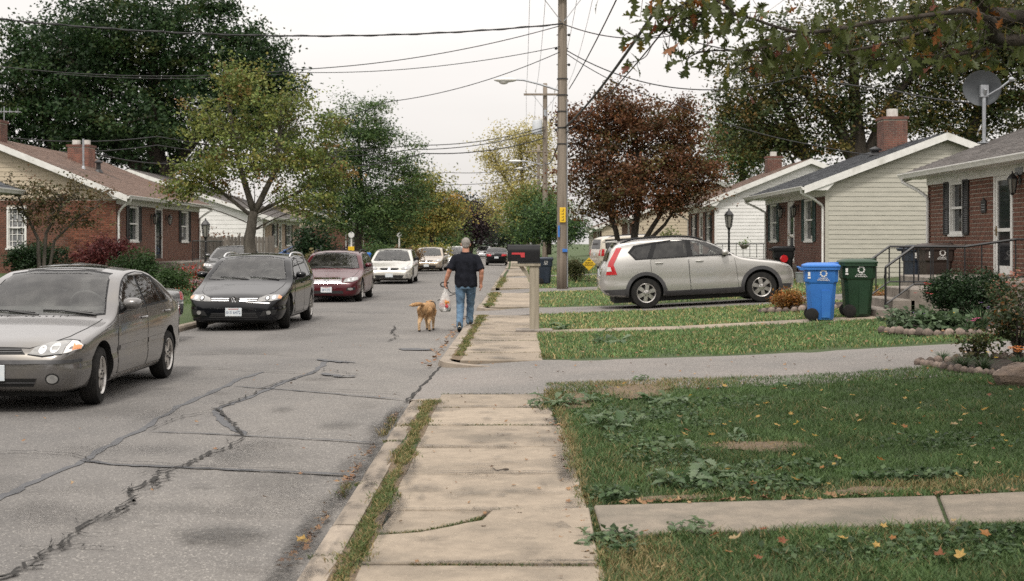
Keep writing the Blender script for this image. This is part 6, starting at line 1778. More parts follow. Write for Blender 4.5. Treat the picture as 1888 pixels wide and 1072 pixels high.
# ---------------------------------------------------------------- satellite dish, antenna
dx, dy = 11.46, 31.6; dz = 3.36 + .375 * (dx - 10.07 + .47)
r_ = empty('satellite_dish', (dx, dy, dz), 'grey satellite dish on a mast above the near right roof', 'satellite dish')
m = MB(); m.tube([(dx, dy, dz - .1), (dx, dy, dz + 1.2)], .045, 8); m.lathe([(.16, 0.05), (.16, .08)], (dx, dy, dz - .02), 10); m.build('mast', MT['galv'], r_)
Md = Matrix.Translation((dx, dy + .10, dz + 1.42)) @ Euler((math.radians(112), 0, math.radians(-25))).to_matrix().to_4x4()
m = MB()
pr = [(0.02 + .42 * k / 7, .12 * (k / 7) ** 2) for k in range(8)]
m.lathe(pr + [(.45, .125), (.44, .10)] + [(0.02 + .41 * k / 7, .12 * (k / 7) ** 2 - .012) for k in range(7, -1, -1)], (0, 0, 0), 28, M=Md); m.build('dish', MT['dish'] if 'dish' in MT else M_('dish_grey', (0.10, 0.11, 0.12), (0.13, 0.14, 0.15), 5, 0.5), r_, smooth=0.7)
m = MB(); m.box(dx - .10, dx + .10, dy - .06, dy + .06, dz + 1.15, dz + 1.45); m.tube([(dx, dy - .02, dz + 1.2), (dx, dy - .12, dz + 1.35)], .05, 8); m.build('bracket', MT['galv'], r_, bevel=.01)
m = MB(); e = (dx + .55, dy - .30, dz + 1.55); m.tube([(dx + .05, dy - .05, dz + 1.18), (dx + .3, dy - .2, dz + 1.34), e], .022, 8); m.sphere(e, (.07, .07, .06), 10, 6); m.build('receiver_arm', MT['galv'], r_)
r_ = empty('television_antenna', (-18.5, 46.9, 6.1), 'thin television antenna on the far left chimney', 'antenna')
m = MB(); m.tube([(-18.3, 46.9, 6.0), (-18.3, 46.9, 6.6)], .018, 5); m.tube([(-18.6, 46.9, 6.42), (-17.7, 46.9, 6.40)], .014, 5)
for k in range(5): m.tube([(-18.5 + .18 * k, 46.6, 6.41), (-18.5 + .18 * k, 47.2, 6.41 + .0)], .008, 4)
for k in range(3): m.tube([(-18.4 + .3 * k, 46.9, 6.35), (-18.4 + .3 * k, 46.9, 6.55)], .010, 4)
m.build('mast', MT['galv'], r_)

# ---------------------------------------------------------------- utility poles, lamps, wires
def utility_pole(label, x, y, r, h, lean=0.0, arm=None):
    zb = gz(x, y)
    root = empty('utility_pole', (x, y, zb), label, 'utility pole', 'utility poles along the right kerb')
    m = MB(); m.tube([(x + lean * t, y, zb - .2 + (h + .2) * t) for t in [i / 10 for i in range(11)]], [r * (1.06 - .30 * i / 10) for i in range(11)], 14); m.build('pole', MT['pole_wood'], root, smooth=3.1)
    if arm:
        za, L, off = arm
        m = MB(); m.box(x + off - L, x + off + L, y - r - .09, y - r + .0, za - .06, za + .06); a = m.build('crossarm', MT['pole_wood'], root, bevel=.01)
        for k in (-.9, -.45, .45, .9):
            m = MB(); m.lathe([(.012, -.02), (.012, .08), (.035, .09), (.045, .14), (.03, .18), (.036, .2), (.02, .25)], (x + off + L * k, y - r - .045, za + .06), 8); m.build('insulator', MT['flue'], a)
        m = MB()
        for q in (-1, 1): m.tube([(x + off + q * L * .55, y - r - .02, za - .05), (x + q * .05, y - r * .8, za - .85)], .014, 5)
        m.build('brace', MT['galv'], root)
    return root
def cobra(root, x, y, z, tipx, tipz, s=1.0):
    m = MB(); L = tipx - x
    m.tube([(x, y, z), (x + L * .35, y, z + (tipz - z) * .55), (x + L * .65, y, z + (tipz - z) * .92), (x + L * .9, y, tipz)], .032 * s, 8)
    a = m.build('lamp_arm', MT['galv'], root, smooth=0.9)
    m = MB(); c = Vector((tipx, y, tipz - .02))
    m.sphere(c, (.40 * s, .15 * s, .085 * s), 12, 8); m.lathe([(.02, 0), (.03, .03), (.02, .08)], c + Vector((.05, 0, .07)), 8)
    h = m.build('lamp_head', MT['lamp_shell'] if 'lamp_shell' in MT else MT['white'], a, smooth=1.0)
    m = MB(); m.sphere(c + Vector((-.06 * s, 0, -.055 * s)), (.17 * s, .11 * s, .10 * s), 12, 8); m.build('lamp_lens', MT['lens_clear'], h, smooth=3.1)
p1x, p1y = X(1037, 44.0), 44.0
U1 = utility_pole('near weathered utility pole with a yellow tag and street lamp arm', p1x, p1y, 0.185, 11.5, arm=(10.0, 1.22, 0.0))
cobra(U1, p1x - .15, p1y - .05, 1.65 + 283 / F * 44, X(932, 44), 1.65 + 303 / F * 44)
m = MB(); zc = 1.65 + 53 / F * 44; m.box(p1x - .10, p1x + .10, p1y - .235, p1y - .20, zc - .25, zc + .25)
tg = m.build('pole_tag', MT['yellow'], U1, bevel=.01)
m = MB()
for k, (a, b) in enumerate(((-.19, -.12), (-.08, -.03), (.02, .08), (.12, .2))):
    zz = (a + b) / 2
    m.box(p1x - .035, p1x + .04, p1y - .2385, p1y - .2352, zc + a, zc + a + .018); m.box(p1x + .015, p1x + .035, p1y - .2385, p1y - .2352, zc + a, zc + b); 
m.build('tag_lettering', MT['black'], tg)
for px, py, w, h in ((1030, 420, .06, .32), (1041, 461, .16, .07)):
    c = at(px, py, p1y); m = MB(); m.box(c.x - w / 2, c.x + w / 2, p1y - .22, p1y - .17, c.z - h, c.z + h * .2 if h > .2 else c.z + h * .5); m.build('blue_marker', MT['blue_bin'], U1)
m = MB()
for z, q in ((1.65 + 180 / F * 44, 1), (1.65 + 220 / F * 44, -1), (1.65 + 385 / F * 44, 1), (1.65 + 360 / F * 44, -1), (1.65 + 330 / F * 44, 1), (1.65 + 210 / F * 44, -1)):
    m.tube([(p1x - .2, p1y - .02, z), (p1x + .2, p1y - .02, z + .0)], .02, 6); m.sphere((p1x + q * .22, p1y - .03, z), (.05, .04, .05), 8, 5)
for k in range(5): m.lathe([(.19, 0), (.19, .04)], (p1x, p1y, 5.0 + k * .55), 12, cap=False)
m.build('pole_hardware', MT['black'], U1)
m = MB(); m.tube([(p1x + .16, p1y - .12, .2), (p1x + .15, p1y - .12, 6.5)], .018, 6); m.build('conduit', MT['galv'], U1)
p2x, p2y = X(1005, 76), 76.0
U2 = utility_pole('second utility pole carrying a grey transformer', p2x, p2y, 0.165, 10.9, arm=(10.35, 1.25, 0.0))
m = MB(); zc = 1.65 + 215 / F * 76; m.lathe([(.26, -.42), (.29, -.40), (.29, .36), (.24, .42)], (p2x - .46, p2y - .1, zc), 16); t_ = m.build('transformer', MT['transformer'] if 'transformer' in MT else M_('transformer_grey', (0.5, 0.52, 0.54), (0.45, 0.47, 0.49), 6, 0.5), U2, smooth=0.7)
m = MB(); [m.lathe([(.03, 0), (.05, .05), (.03, .1), (.05, .15), (.02, .25)], (p2x - .55 + .18 * k, p2y - .1, zc + .42), 8) for k in range(2)]; m.build('bushing', MT['flue'], t_)
m = MB(); m.box(p2x - .08, p2x + .08, p2y - .25, p2y - .15, zc + .55, zc + 1.0); m.build('cutout', MT['galv'], U2)
cobra(U2, p2x - .1, p2y, 1.65 + 145 / F * 76, X(950, 76), 1.65 + 153 / F * 76)
m = MB(); c = at(1000, 400, 76); m.box(c.x - .12, c.x + .12, p2y - .22, p2y - .18, c.z - .4, c.z + .4); m.build('pole_tag', MT['yellow'], U2)
p3x, p3y = X(993, 118), 118.0
U3 = utility_pole('third distant utility pole behind the transformer', p3x, p3y, 0.16, 10.5, arm=(10.0, 1.2, 0))
cobra(U3, p3x - .1, p3y, 7.9, X(960, 118), 8.5, 1.1)
r = utility_pole('fourth faint utility pole at the end of the street', X(985, 170), 170, 0.16, 10.5, arm=(10.0, 1.2, 0))

def cable(label, pts, r, sag, name='overhead_cable', twist=None, group='overhead cables crossing the street'):
    m = MB()
    for a, b, sg in zip(pts[:-1], pts[1:], sag):
        n = 26
        P = [Vector(a).lerp(Vector(b), t) - Vector((0, 0, sg * 4 * t * (1 - t))) for t in [i / n for i in range(n + 1)]]
        m.tube(P, r, 6)
        if twist:
            Q = []
            for i in range(n * 4 + 1):
                t = i / (n * 4); q = Vector(a).lerp(Vector(b), t) - Vector((0, 0, sg * 4 * t * (1 - t)))
                Q.append(q + Vector((0, math.cos(i * .8), math.sin(i * .8))) * r * 1.1)
            m.tube(Q, r * .6, 5)
    o = m.build(name, MT['wire'], None, smooth=3.1)
    return tag(o, label, 'cable', group)
def pz(py, y=44.0): return 1.65 + (450 - py) / F * y
A = lambda px, py, y: at(px, py, y)
cable('thick twisted cable crossing the whole street at the top', [A(-120, 22, 38), (p1x, p1y - .2, pz(46))], .026, [.55], twist=1)
cable('cable running from the near pole into the oak leaves', [(p1x, p1y - .2, pz(46)), A(1240, 66, 40), A(1420, 100, 38)], .018, [.25, .1])
cable('thin cable from the pole falling behind the yellowing tree', [(p1x - .1, p1y - .2, pz(50)), A(560, 128, 44), A(-60, 115, 46)], .016, [.25, .35])
cable('second thin cable from the pole to the left', [(p1x - .1, p1y - .2, pz(88)), A(560, 134, 46), A(100, 136, 47)], .014, [.25, .2])
cable('lowest thin cable from the pole to the green locust side', [(p1x - .1, p1y - .2, pz(98)), A(715, 188, 48), A(300, 300, 54)], .014, [.25, .3])
cable('cable from the transformer pole to the brown roof', [(p2x, p2y - .2, pz(235, 76)), A(760, 268, 70), A(290, 252, 60), A(-50, 245, 55)], .024, [.3, .5, .3])
cable('second cable from the transformer pole to the left', [(p2x, p2y - .2, pz(240, 76)), A(760, 276, 70), A(290, 268, 60), A(-50, 268, 55)], .024, [.3, .5, .3])
cable('heavier lower cable from the transformer pole', [(p2x, p2y - .2, pz(255, 76)), A(780, 283, 70), A(400, 296, 60), A(170, 282, 54)], .030, [.3, .6, .3])
cable('far cable low across the end of the street', [(p3x, p3y - .2, pz(305, 118)), A(820, 318, 118), A(700, 330, 116)], .03, [.3, .3])
cable('second far cable low across the end of the street', [(p3x, p3y - .2, pz(325, 118)), A(800, 340, 118), A(680, 350, 116)], .03, [.3, .3])
cable('far cable over the purple tree', [A(990, 350, 140), A(880, 368, 140), A(780, 372, 140)], .035, [.3, .3])
pn = Vector((2.75, 3.0, 0))
cable('steep cable running overhead toward the viewer', [(p1x + .22, p1y - .1, pz(165)), (2.62, 3.0, 7.9)], .017, [.5])
cable('thick cable bundle running overhead toward the viewer', [(p1x + .1, p1y - .1, pz(235)), (2.95, 3.0, 6.6)], .032, [.55])
cable('thin lowest cable running overhead toward the viewer', [(p1x + .12, p1y - .1, pz(245)), (3.25, 3.0, 6.3)], .014, [.6])
cable('faint high wire running overhead toward the viewer', [(p1x + .9, p1y - .2, 10.15), (2.9, 3.0, 10.6)], .010, [.8])
for k, xo in enumerate((-1.1, -.55, .55, 1.1)):
    cable(['faint high wire between poles, outermost on the road side', 'faint high wire between poles, second from the road', 'faint high wire between poles, third from the road', 'faint high wire between poles, outermost on the lawn side'][k], [(p1x + xo, p1y - .2, 10.3), (p2x + xo, p2y - .2, 10.6), (p3x + xo, p3y - .2, 10.3)], .008, [.6, .6])
cable('telephone cable strung from pole to pole along the kerb', [(p1x, p1y, pz(238)), (p2x, p2y, pz(300, 76)), (p3x, p3y, 7.2)], .03, [.5, .5])
cable('service drop from the near pole over the maroon tree to the tan house', [(p1x + .1, p1y, pz(98)), A(1240, 190, 43), A(1500, 268, 42), A(1650, 290, 41)], .016, [.2, .15, .05])
cable('service drop passing the dish to the right brick house roof', [(p1x + .1, p1y, pz(92)), A(1480, 140, 36), A(1640, 165, 33), A(1790, 190, 31.8)], .018, [.8, .05, .05])

# ---------------------------------------------------------------- mailbox
mx_, my_ = X(985, 23.2), 23.2
root = empty('mailbox', (mx_, my_, .09), 'black kerbside mailbox with a red flag on a weathered wooden post', 'mailbox')
mz = gz(mx_, my_)
m = MB(); m.box(mx_ - .085, mx_ + .085, my_ - .085, my_ + .085, mz - .1, mz + 1.16); m.build('post', MT['post_wood'], root, bevel=.012)
m = MB(); m.box(mx_ - .40, mx_ + .11, my_ - .11, my_ + .11, mz + 1.16, mz + 1.215); m.build('shelf_board', MT['post_wood'], root, bevel=.008)
m = MB(); m.prism([(-.27, 1.155), (-.19, 1.155), (-.085, 1.0), (-.085, .90)], lambda a, z: (mx_ + a, my_ - .045, mz + z), lambda a, z: (mx_ + a, my_ + .045, mz + z)); m.build('brace', MT['post_wood'], root)
m = MB()
for q in (-1, 1): m.box(mx_ - .30, mx_ + .10, my_ + q * .085 - .03, my_ + q * .085 + .03, mz + 1.216, mz + 1.25)
m.build('bracket', MT['black'], root)
sec = [(-.125, 0), (.125, 0), (.125, .17)] + [(.125 * math.cos(t), .17 + .125 * math.sin(t)) for t in [PI * k / 12 for k in range(1, 12)]] + [(-.125, .17)]
m = MB(); m.prism(sec, lambda a, z: (mx_ - .42, my_ + a, mz + 1.25 + z), lambda a, z: (mx_ + .10, my_ + a, mz + 1.25 + z)); mbx = m.build('box', MT['plastic_black'], root, smooth=.6)
sec2 = [(a * 1.07, -.006 + z * 1.03) for a, z in sec]
m = MB(); m.prism(sec2, lambda a, z: (mx_ - .475, my_ + a, mz + 1.25 + z), lambda a, z: (mx_ - .42, my_ + a, mz + 1.25 + z)); m.box(mx_ - .49, mx_ - .47, my_ - .02, my_ + .02, mz + 1.46, mz + 1.56); m.build('door', MT['plastic_black'], root, smooth=.6)
m = MB(); m.prism([(-.40, .155), (-.17, .155), (-.17, .07), (-.235, .07), (-.25, .12), (-.40, .12)], lambda a, z: (mx_ + a, my_ - .133, mz + 1.25 + z), lambda a, z: (mx_ + a, my_ - .126, mz + 1.25 + z)); m.build('flag', MT['lens_red'], root)
m = MB(); m.box(mx_ - .33, mx_ + .33, my_ - .22, my_ + .2, mz - .1, mz + .045)
tag(m.build('concrete_block', MT['step'], None, bevel=.015), 'low concrete block at the foot of the mailbox post', 'block')

# ---------------------------------------------------------------- wheeled bins
def wheeled_bin(label, loc, rot, mat, s=1.0, emblem=True, group='wheeled bins beside the house steps', lines=2):
    root = empty('wheeled_bin', loc, label, 'wheeled bin', group, (0, 0, rot), local=True)
    root.scale = (s, s, s)
    def ring(wx, wy, z, c=.06):
        return [(-wx + c, -wy, z), (wx - c, -wy, z), (wx, -wy + c, z), (wx, wy - c, z), (wx - c, wy, z), (-wx + c, wy, z), (-wx, wy - c, z), (-wx, -wy + c, z)]
    secs = [(.20, .20, .02), (.215, .215, .06), (.255, .255, .66), (.265, .265, .675), (.285, .275, .70), (.29, .29, .90), (.315, .315, .91), (.315, .315, .955)]
    m = MB(); vs = []; fs = []
    for wx, wy, z in secs: vs += ring(wx, wy, z)
    for i in range(len(secs) - 1):
        for j in range(8): fs.append((i * 8 + j, i * 8 + (j + 1) % 8, (i + 1) * 8 + (j + 1) % 8, (i + 1) * 8 + j))
    fs += [tuple(reversed(range(8))), tuple(len(secs) * 8 - 8 + j for j in range(8))]
    m.add(vs, fs)
    # raised panel ridge on the side
    m.prism([(.0, .06), (.14, .06), (.16, .50), (.12, .54), (.0, .54)], lambda a, z: (a, -.218 - (z - .06) * .066, z), lambda a, z: (a, -.232 - (z - .06) * .066, z))
    b = m.build('bin_body', MT[mat], root, smooth=.5)
    m = MB(); secs = [(.325, .325, .957), (.325, .325, .985), (.30, .30, 1.005), (.22, .22, 1.03), (.12, .12, 1.035)]
    vs = []; fs = []
    for wx, wy, z in secs: vs += ring(wx, wy, z, .07 if wx > .2 else .04)
    for i in range(len(secs) - 1):
        for j in range(8): fs.append((i * 8 + j, i * 8 + (j + 1) % 8, (i + 1) * 8 + (j + 1) % 8, (i + 1) * 8 + j))
    fs += [tuple(reversed(range(8))), tuple(len(secs) * 8 - 8 + j for j in range(8))]
    m.add(vs, fs); m.box(.14, .30, -.14, .14, 1.0, 1.04)
    m.build('lid', MT[mat], root, smooth=.5)
    m = MB(); m.tube([(-.36, -.24, .93), (-.39, -.24, .95), (-.39, .24, .95), (-.36, .24, .93)], .018, 8); m.box(-.37, -.30, -.26, -.2, .90, .95); m.box(-.37, -.30, .2, .26, .90, .95); m.build('handle', MT[mat], root)
    for q in (-1, 1):
        m = MB(); Mx = Matrix.Rotation(PI / 2, 4, 'X')
        m.lathe([(.03, -.03), (.10, -.03), (.115, -.02), (.115, .02), (.10, .03), (.03, .03)], (-.165, q * .235, .115), 18, M=Mx); m.build('wheel', MT['rubber'], root, smooth=.6)
    if emblem:
        m = MB(); yy = lambda z: -.292
        for k in range(9):
            a = k * 2 * PI / 9; c = (.03 + .052 * math.cos(a), .845 + .052 * math.sin(a))
            m.prism([(c[0] + .017 * math.cos(a + t), c[1] + .017 * math.sin(a + t)) for t in (0, 1.2, 2.4, 3.6, 4.8)], lambda a_, z: (a_, -.2885, z), lambda a_, z: (a_, -.2925, z))
        e = m.build('emblem', MT['white'], b)
        m = MB(); rr = random.Random(4)
        for ln in range(lines):
            xx = -.055 if ln == 0 else -.075
            while xx < (.11 if ln == 0 else .135):
                w = .010 + .010 * rr.random(); h = .020 + .006 * rr.random()
                zz = .748 - ln * .032
                m.box(xx, xx + w * .35, -.2905, -.2875, zz, zz + h); m.box(xx, xx + w, -.2905, -.2875, zz + h * (.0 if rr.random() < .5 else .8), zz + h * (.2 if rr.random() < .5 else 1.0) + .002)
                xx += w + .006
        m.build('lettering', MT['white'], b)
        m = MB()
        m.box(-.24, -.20, -.2905, -.2875, .80, .87); m.box(-.245, -.195, -.2905, -.2875, .755, .785); m.build('side_mark', MT['white'], b)
    return root
bx = X(1513, 22.85); wheeled_bin('bright blue wheeled recycling bin with a white emblem', (bx, 22.85, gz(bx, 22.85) + .012), math.radians(-9), 'blue_bin', .98)
bx = X(1580, 23.25); wheeled_bin('dark green wheeled bin standing beside the blue one', (bx, 23.25, gz(bx, 23.25) + .012), math.radians(-6), 'green_bin', 1.0)
wheeled_bin('brown wheeled bin with a white emblem behind the stoop railing', (9.30, 28.6, gz(9.3, 28.6)), math.radians(4), 'brown_bin', 1.12, group=None)
wheeled_bin('navy blue bin half hidden behind the brown one', (9.38, 30.0, gz(9.38, 30.0)), math.radians(10), 'navy_bin', 1.08, group=None, lines=1)
wheeled_bin('black bin with a red mark before the tan house', (X(1444, 41), 41.0, gz(X(1444, 41), 41)), math.radians(-5), 'plastic_black', 1.08, emblem=False, group=None)
m = MB(); c = at(1447, 478, 40.55); m.lathe([(.01, 0), (.13, 0), (.11, .03), (.01, .03)], (c.x, c.y + .1, c.z), 8, M=Matrix.Rotation(PI / 2, 4, 'X'))
bpy.data.objects[[o.name for o in bpy.data.objects if o.name.startswith('wheeled_bin')][-1]]
tag(m.build('round_reflector', MT['lens_red']), 'round red marker stuck on the black bin before the tan house', 'marker')
wheeled_bin('dark navy bin behind the mailbox by the utility pole', (X(1004, 50), 50.0, gz(X(1004, 50), 50)), math.radians(3), 'navy_bin', 1.0, group=None, lines=1)
wheeled_bin('blue bin on the left verge by the green locust trunk', (X(672, 66), 66.0, gz(X(672, 66), 66)), 0.2, 'blue_bin', 1.0, emblem=False, group=None)
for k, (px, y) in enumerate(((1478, 39.2),)):
    m = MB(); p = gpos(px, y); m.lathe([(.16, 0), (.2, .3), (.22, .32), (.18, .33), (.15, .1)], p, 12); tag(m.build('plant_pot', MT['galv'], smooth=.6), 'grey metal pot on the ground below the tan house corner', 'pot')
c = at(1372, 455, 53.9)
r_ = empty('hanging_planter', c, 'small plant pot fixed on the thin railing beside the white house', 'planter'); m = MB(); m.lathe([(.10, -.1), (.2, .05), (.2, .08)], c, 10); m.build('pot', MT['step'], r_)
leaves('foliage', np.array([c]) + NP.normal(size=(60, 3)) * np.array([.12, .1, .06]) + np.array([0, 0, .14]), 0.1, pal_pick(P_GREEN, 60), r_)['kind'] = 'stuff'

# ---------------------------------------------------------------- lamp posts, fence, signs
def lamp_post(label, x, y, ztop):
    zb = gz(x, y)
    root = empty('lamp_post', (x, y, zb), label, 'lamp post')
    m = MB(); h = ztop - .65 - zb
    m.lathe([(.09, 0), (.085, .12), (.05, .2), (.045, .9), (.055, .92), (.045, .95), (.04, h * .9), (.06, h * .92), (.04, h * .94), (.05, h)], (x, y, zb), 10); m.build('post', MT['black'], root)
    lantern(lambda a, z, o: (x, y, z), root, 0, ztop - .30, 1.7, wall=False, name='lantern')
    return root
lamp_post('black lantern lamp post in front of the white sided house', X(1344, 50), 50, 1.65 + 58 / F * 50)
lamp_post('black lantern lamp post beside the grey board fence', X(379, 51), 51, 1.65 + 40 / F * 51)
root = empty('board_fence', (-14, 63, .5), 'weathered grey vertical board fence between the two left houses', 'fence')
x = -15.6
while x < -11.6:
    h = 2.02 + wobble(.05); m = MB(); zz = gz(x, 63)
    m.prism([(x, zz), (x + .15, zz), (x + .15, h - .05), (x + .11, h), (x + .04, h), (x, h - .05)], lambda a, z: (a, 63 + .0, z), lambda a, z: (a, 62.975, z)); m.build('board', MT['fence_wood'], root); x += .165
m = MB()
for z in (.9, 1.7): m.box(-15.6, -11.6, 63.005, 63.05, z, z + .09)
m.build('rail', MT['fence_wood'], root)
def road_sign(label, px, y, ztop, kind):
    x = X(px, y); zb = gz(x, y)
    root = empty('road_sign', (x, y, zb), label, 'sign')
    m = MB()
    if kind == 'diamond':
        m.tube([(x, y, zb), (x, y, zb + .62)], .014, 6); m.build('stake', MT['black'], root)
        c = ztop - .26; m = MB(); m.prism([(0, -.25), (.25, 0), (0, .25), (-.25, 0)], lambda a, z: (x + a, y - .02, c + z), lambda a, z: (x + a, y - .035, c + z)); b = m.build('sign_board', MT['yellow'], root, bevel=.004)
        m = MB()
        for k, (w, zz) in enumerate(((.05, .12), (.14, .02), (.16, -.06))):
            xx = -w
            while xx < w: m.box(x + xx, x + xx + .022, y - .0385, y - .0352, c + zz, c + zz + .05); m.box(x + xx, x + xx + .03, y - .0385, y - .0352, c + zz + .018, c + zz + .028); xx += .042
        m.build('lettering', MT['black'], b)
    else:
        m.tube([(x, y, zb), (x, y, ztop - .2)], .045, 8); m.build('post', MT['white'], root)
        m = MB(); m.lathe([(.02, -.02), (.15, -.02), (.16, 0), (.15, .02), (.02, .02)], (x, y - .06, ztop - .16), 16, M=Matrix.Rotation(PI / 2, 4, 'X')); m.build('sign_board', MT['white'], root)
        if kind == 'yellow':
            m = MB(); m.box(x - .16, x + .16, y - .12, y - .05, zb + .5, zb + 1.3); m.build('marker_panel', MT['yellow'], root, bevel=.01)
    return root
road_sign('small yellow diamond warning sign on a stake by the utility pole', 1086, 49, 1.65 - 27 / F * 49 + .05, 'diamond')
road_sign('white round sign post with a yellow panel behind the maroon car', 648, 68, 1.65 + 22 / F * 68, 'yellow')
road_sign('white round sign post behind the pale crossover', 736, 78, 1.65 + 22 / F * 78, 'round')
road_sign('small distant yellow marker sign beside the second pole', 978, 92, 1.65 + 15 / F * 92, 'diamond')
# ---------------------------------------------------------------- cars
def paint(name, c, c2=None, metal=0.55, rough=0.32, dust=None, df=(0.5, 0.75), coat=1.0, spec=.5):
    return M_(name, c, c2 or tuple(x * 0.93 for x in c), 60, rough, metal=metal, coat=coat, spec=spec, c3=dust, s3=1.6, f3=df)

class Body:
    def __init__(s, sp):
        s.sp = sp; s.L = sp['L']; s.W = sp['W']
    def hw(s, st, z):
        sp = s.sp; w = interp(sp['plan'], st); zb = interp(sp['bot'], st); bl = interp(sp['belt'], st)
        if z <= bl:
            t = (z - zb) / max(bl - zb, .05)
            return w * (1 - .085 * (max(0, .32 - t) / .32) ** 2 - .03 * (max(0, t - .72) / .28) ** 1.5 - .012 * math.exp(-((t - .45) / .06) ** 2))
        return w * .97 - (z - bl) * sp['tumble']
    def section(s, st):
        sp = s.sp; top = interp(sp['top'], st); zb = interp(sp['bot'], st); bl = interp(sp['belt'], st)
        h = top - zb; gh = min(1, max(0, (top - bl) / .3))
        r = min(.055 + .025 * gh, .42 * h); cr = min(.035 + .012 * gh, .15 * h)
        te = top - cr; zc = te - r
        P = [(0, zb), (s.hw(st, zb) * .5, zb), (s.hw(st, zb) * .9, zb)]
        z0 = zb + min(.035, .1 * h)
        n = 16
        for i in range(n + 1):
            z = z0 + (zc - z0) * i / n
            P.append((s.hw(st, z), z))
        hc = s.hw(st, zc)
        for i in range(1, 7):
            a = i / 6 * PI / 2
            P.append((hc - r + r * math.cos(a), zc + r * math.sin(a)))
        yc = hc - r
        for i in range(1, 9):
            y = yc * (1 - i / 8)
            P.append((y, te + cr * (1 - (y / yc) ** 2)))
        return P
    def loft(s):
        L = s.L
        st = sorted(set([0, .012, .03, .055, .085, .12, .16, .2, .25, .3] + [.36 + .07 * i for i in range(int((L - .72) / .07) + 1)] + [L - q for q in (.3, .25, .2, .16, .12, .085, .055, .03, .012, 0)]))
        st = [q for q in st if 0 <= q <= L]
        V, Fc = [], []
        for q in st:
            P = s.section(q); x = L / 2 - q
            ring = [(x, y, z) for y, z in P] + [(x, -y, z) for y, z in reversed(P[1:-1])]
            V += ring
        n = len(ring)
        for i in range(len(st) - 1):
            for j in range(n):
                Fc.append((i * n + j, i * n + (j + 1) % n, (i + 1) * n + (j + 1) % n, (i + 1) * n + j))
        h = len(P)
        # caps as strips between mirrored points
        for base in (0, (len(st) - 1) * n):
            R = [base + i for i in range(n)]
            for i in range(1, h - 1):
                a, b = R[i], R[i + 1]
                c, d = (R[n - i] if n - i < n else R[0]), (R[n - i - 1])
                if i == 1: Fc.append((R[0], R[1], R[n - 1]))
                if i + 1 == h - 1: Fc.append((a, R[h - 1], c))
                else: Fc.append((a, b, d, c))
        s.V, s.F = V, Fc
        s.bvh = BVHTree.FromPolygons([Vector(v) for v in V], Fc)

DIRS = {'L': Vector((0, -1, 0)), 'R': Vector((0, 1, 0)), 'F': Vector((-1, 0, 0)), 'B': Vector((1, 0, 0)), 'T': Vector((0, 0, -1))}
def panel_mesh(b, mode, poly, off, thick, d=0.07, holes=()):
    L = b.L
    pts = []
    n = len(poly)
    for i in range(n):
        a, c = Vector(poly[i]), Vector(poly[(i + 1) % n])
        k = max(1, int((c - a).length / d))
        for j in range(k): pts.append(a.lerp(c, j / k))
    nb = len(pts); edges = []
    x0, x1 = min(p.x for p in pts), max(p.x for p in pts); y0, y1 = min(p.y for p in pts), max(p.y for p in pts)
    PX = np.array([p.x for p in pts]); PY = np.array([p.y for p in pts])
    gx, gy = np.meshgrid(np.arange(x0 + d / 2, x1, d), np.arange(y0 + d / 2, y1, d))
    gx, gy = gx.ravel(), gy.ravel()
    if len(gx):
        ins = inpoly(gx, gy, [(p.x, p.y) for p in pts])
        for x, y in zip(gx[ins], gy[ins]):
            if np.min((PX - x) ** 2 + (PY - y) ** 2) > (d * .4) ** 2: pts.append(Vector((x, y)))
    for h_ in holes:
        st0 = len(pts)
        for i in range(len(h_)):
            a, c = Vector(h_[i]), Vector(h_[(i + 1) % len(h_)]); k = max(1, int((c - a).length / d))
            for j in range(k): pts.append(a.lerp(c, j / k))
        m_ = len(pts) - st0; edges += [(st0 + i, st0 + (i + 1) % m_) for i in range(m_)]
    vo, eo, fo = delaunay_2d_cdt([Vector((p.x, p.y)) for p in pts], edges, [list(range(nb))], 1, 1e-5)[:3]
    for h_ in holes:
        cx_ = np.array([sum(vo[i].x for i in f) / len(f) for f in fo]); cy_ = np.array([sum(vo[i].y for i in f) / len(f) for f in fo]); q_ = inpoly(cx_, cy_, h_); fo = [f for f, k in zip(fo, q_) if not k]
    dr = DIRS[mode]; H, Nn = [], []
    for p in vo:
        u, v = p.x, p.y
        if mode in 'LR':
            q_ = b.section(min(max(u, .02), L - .02)); v = min(v, q_[22][1])
            o = Vector((L / 2 - u, -dr.y * 5, v))
        elif mode in 'FB': o = Vector((-dr.x * 6, u, v))
        else: o = Vector((L / 2 - u, v, 5))
        h = b.bvh.ray_cast(o, dr)
        if h[0] is None: H.append(None); Nn.append(None); continue
        nn = h[1] if h[1].dot(dr) < 0 else -h[1]
        H.append(h[0]); Nn.append(nn)
    V = []; idx = {}
    fs = [f for f in fo if all(H[i] is not None for i in f)]
    for f in fs:
        for i in f:
            if i not in idx: idx[i] = len(V); V.append(H[i] + Nn[i] * off)
    F_ = []
    for f in fs:
        q_ = [H[i] for i in f]; t_ = tuple(idx[i] for i in f)
        F_.append(t_ if (q_[1] - q_[0]).cross(q_[2] - q_[0]).dot(Nn[f[0]]) > 0 else t_[::-1])
    ec = {}
    for f in fs:
        for i in range(len(f)):
            e = tuple(sorted((f[i], f[(i + 1) % len(f)]))); ec[e] = ec.get(e, 0) + 1
    low = {}
    for (i, j), c in ec.items():
        if c == 1:
            for q in (i, j):
                if q not in low: low[q] = len(V); V.append(H[q] + Nn[q] * (off - thick))
            F_.append((idx[i], idx[j], low[j], low[i]))
    return V, F_

def put_panel(b, name, mat, mode, poly, parent, off=0.005, thick=0.012, d=0.07, smooth=.7, holes=()):
    V, F_ = panel_mesh(b, mode, poly, off, thick, d, holes)
    if not F_: return None
    m = MB(); m.add(V, F_)
    return m.build(name, mat, parent, smooth=smooth, fix=False)

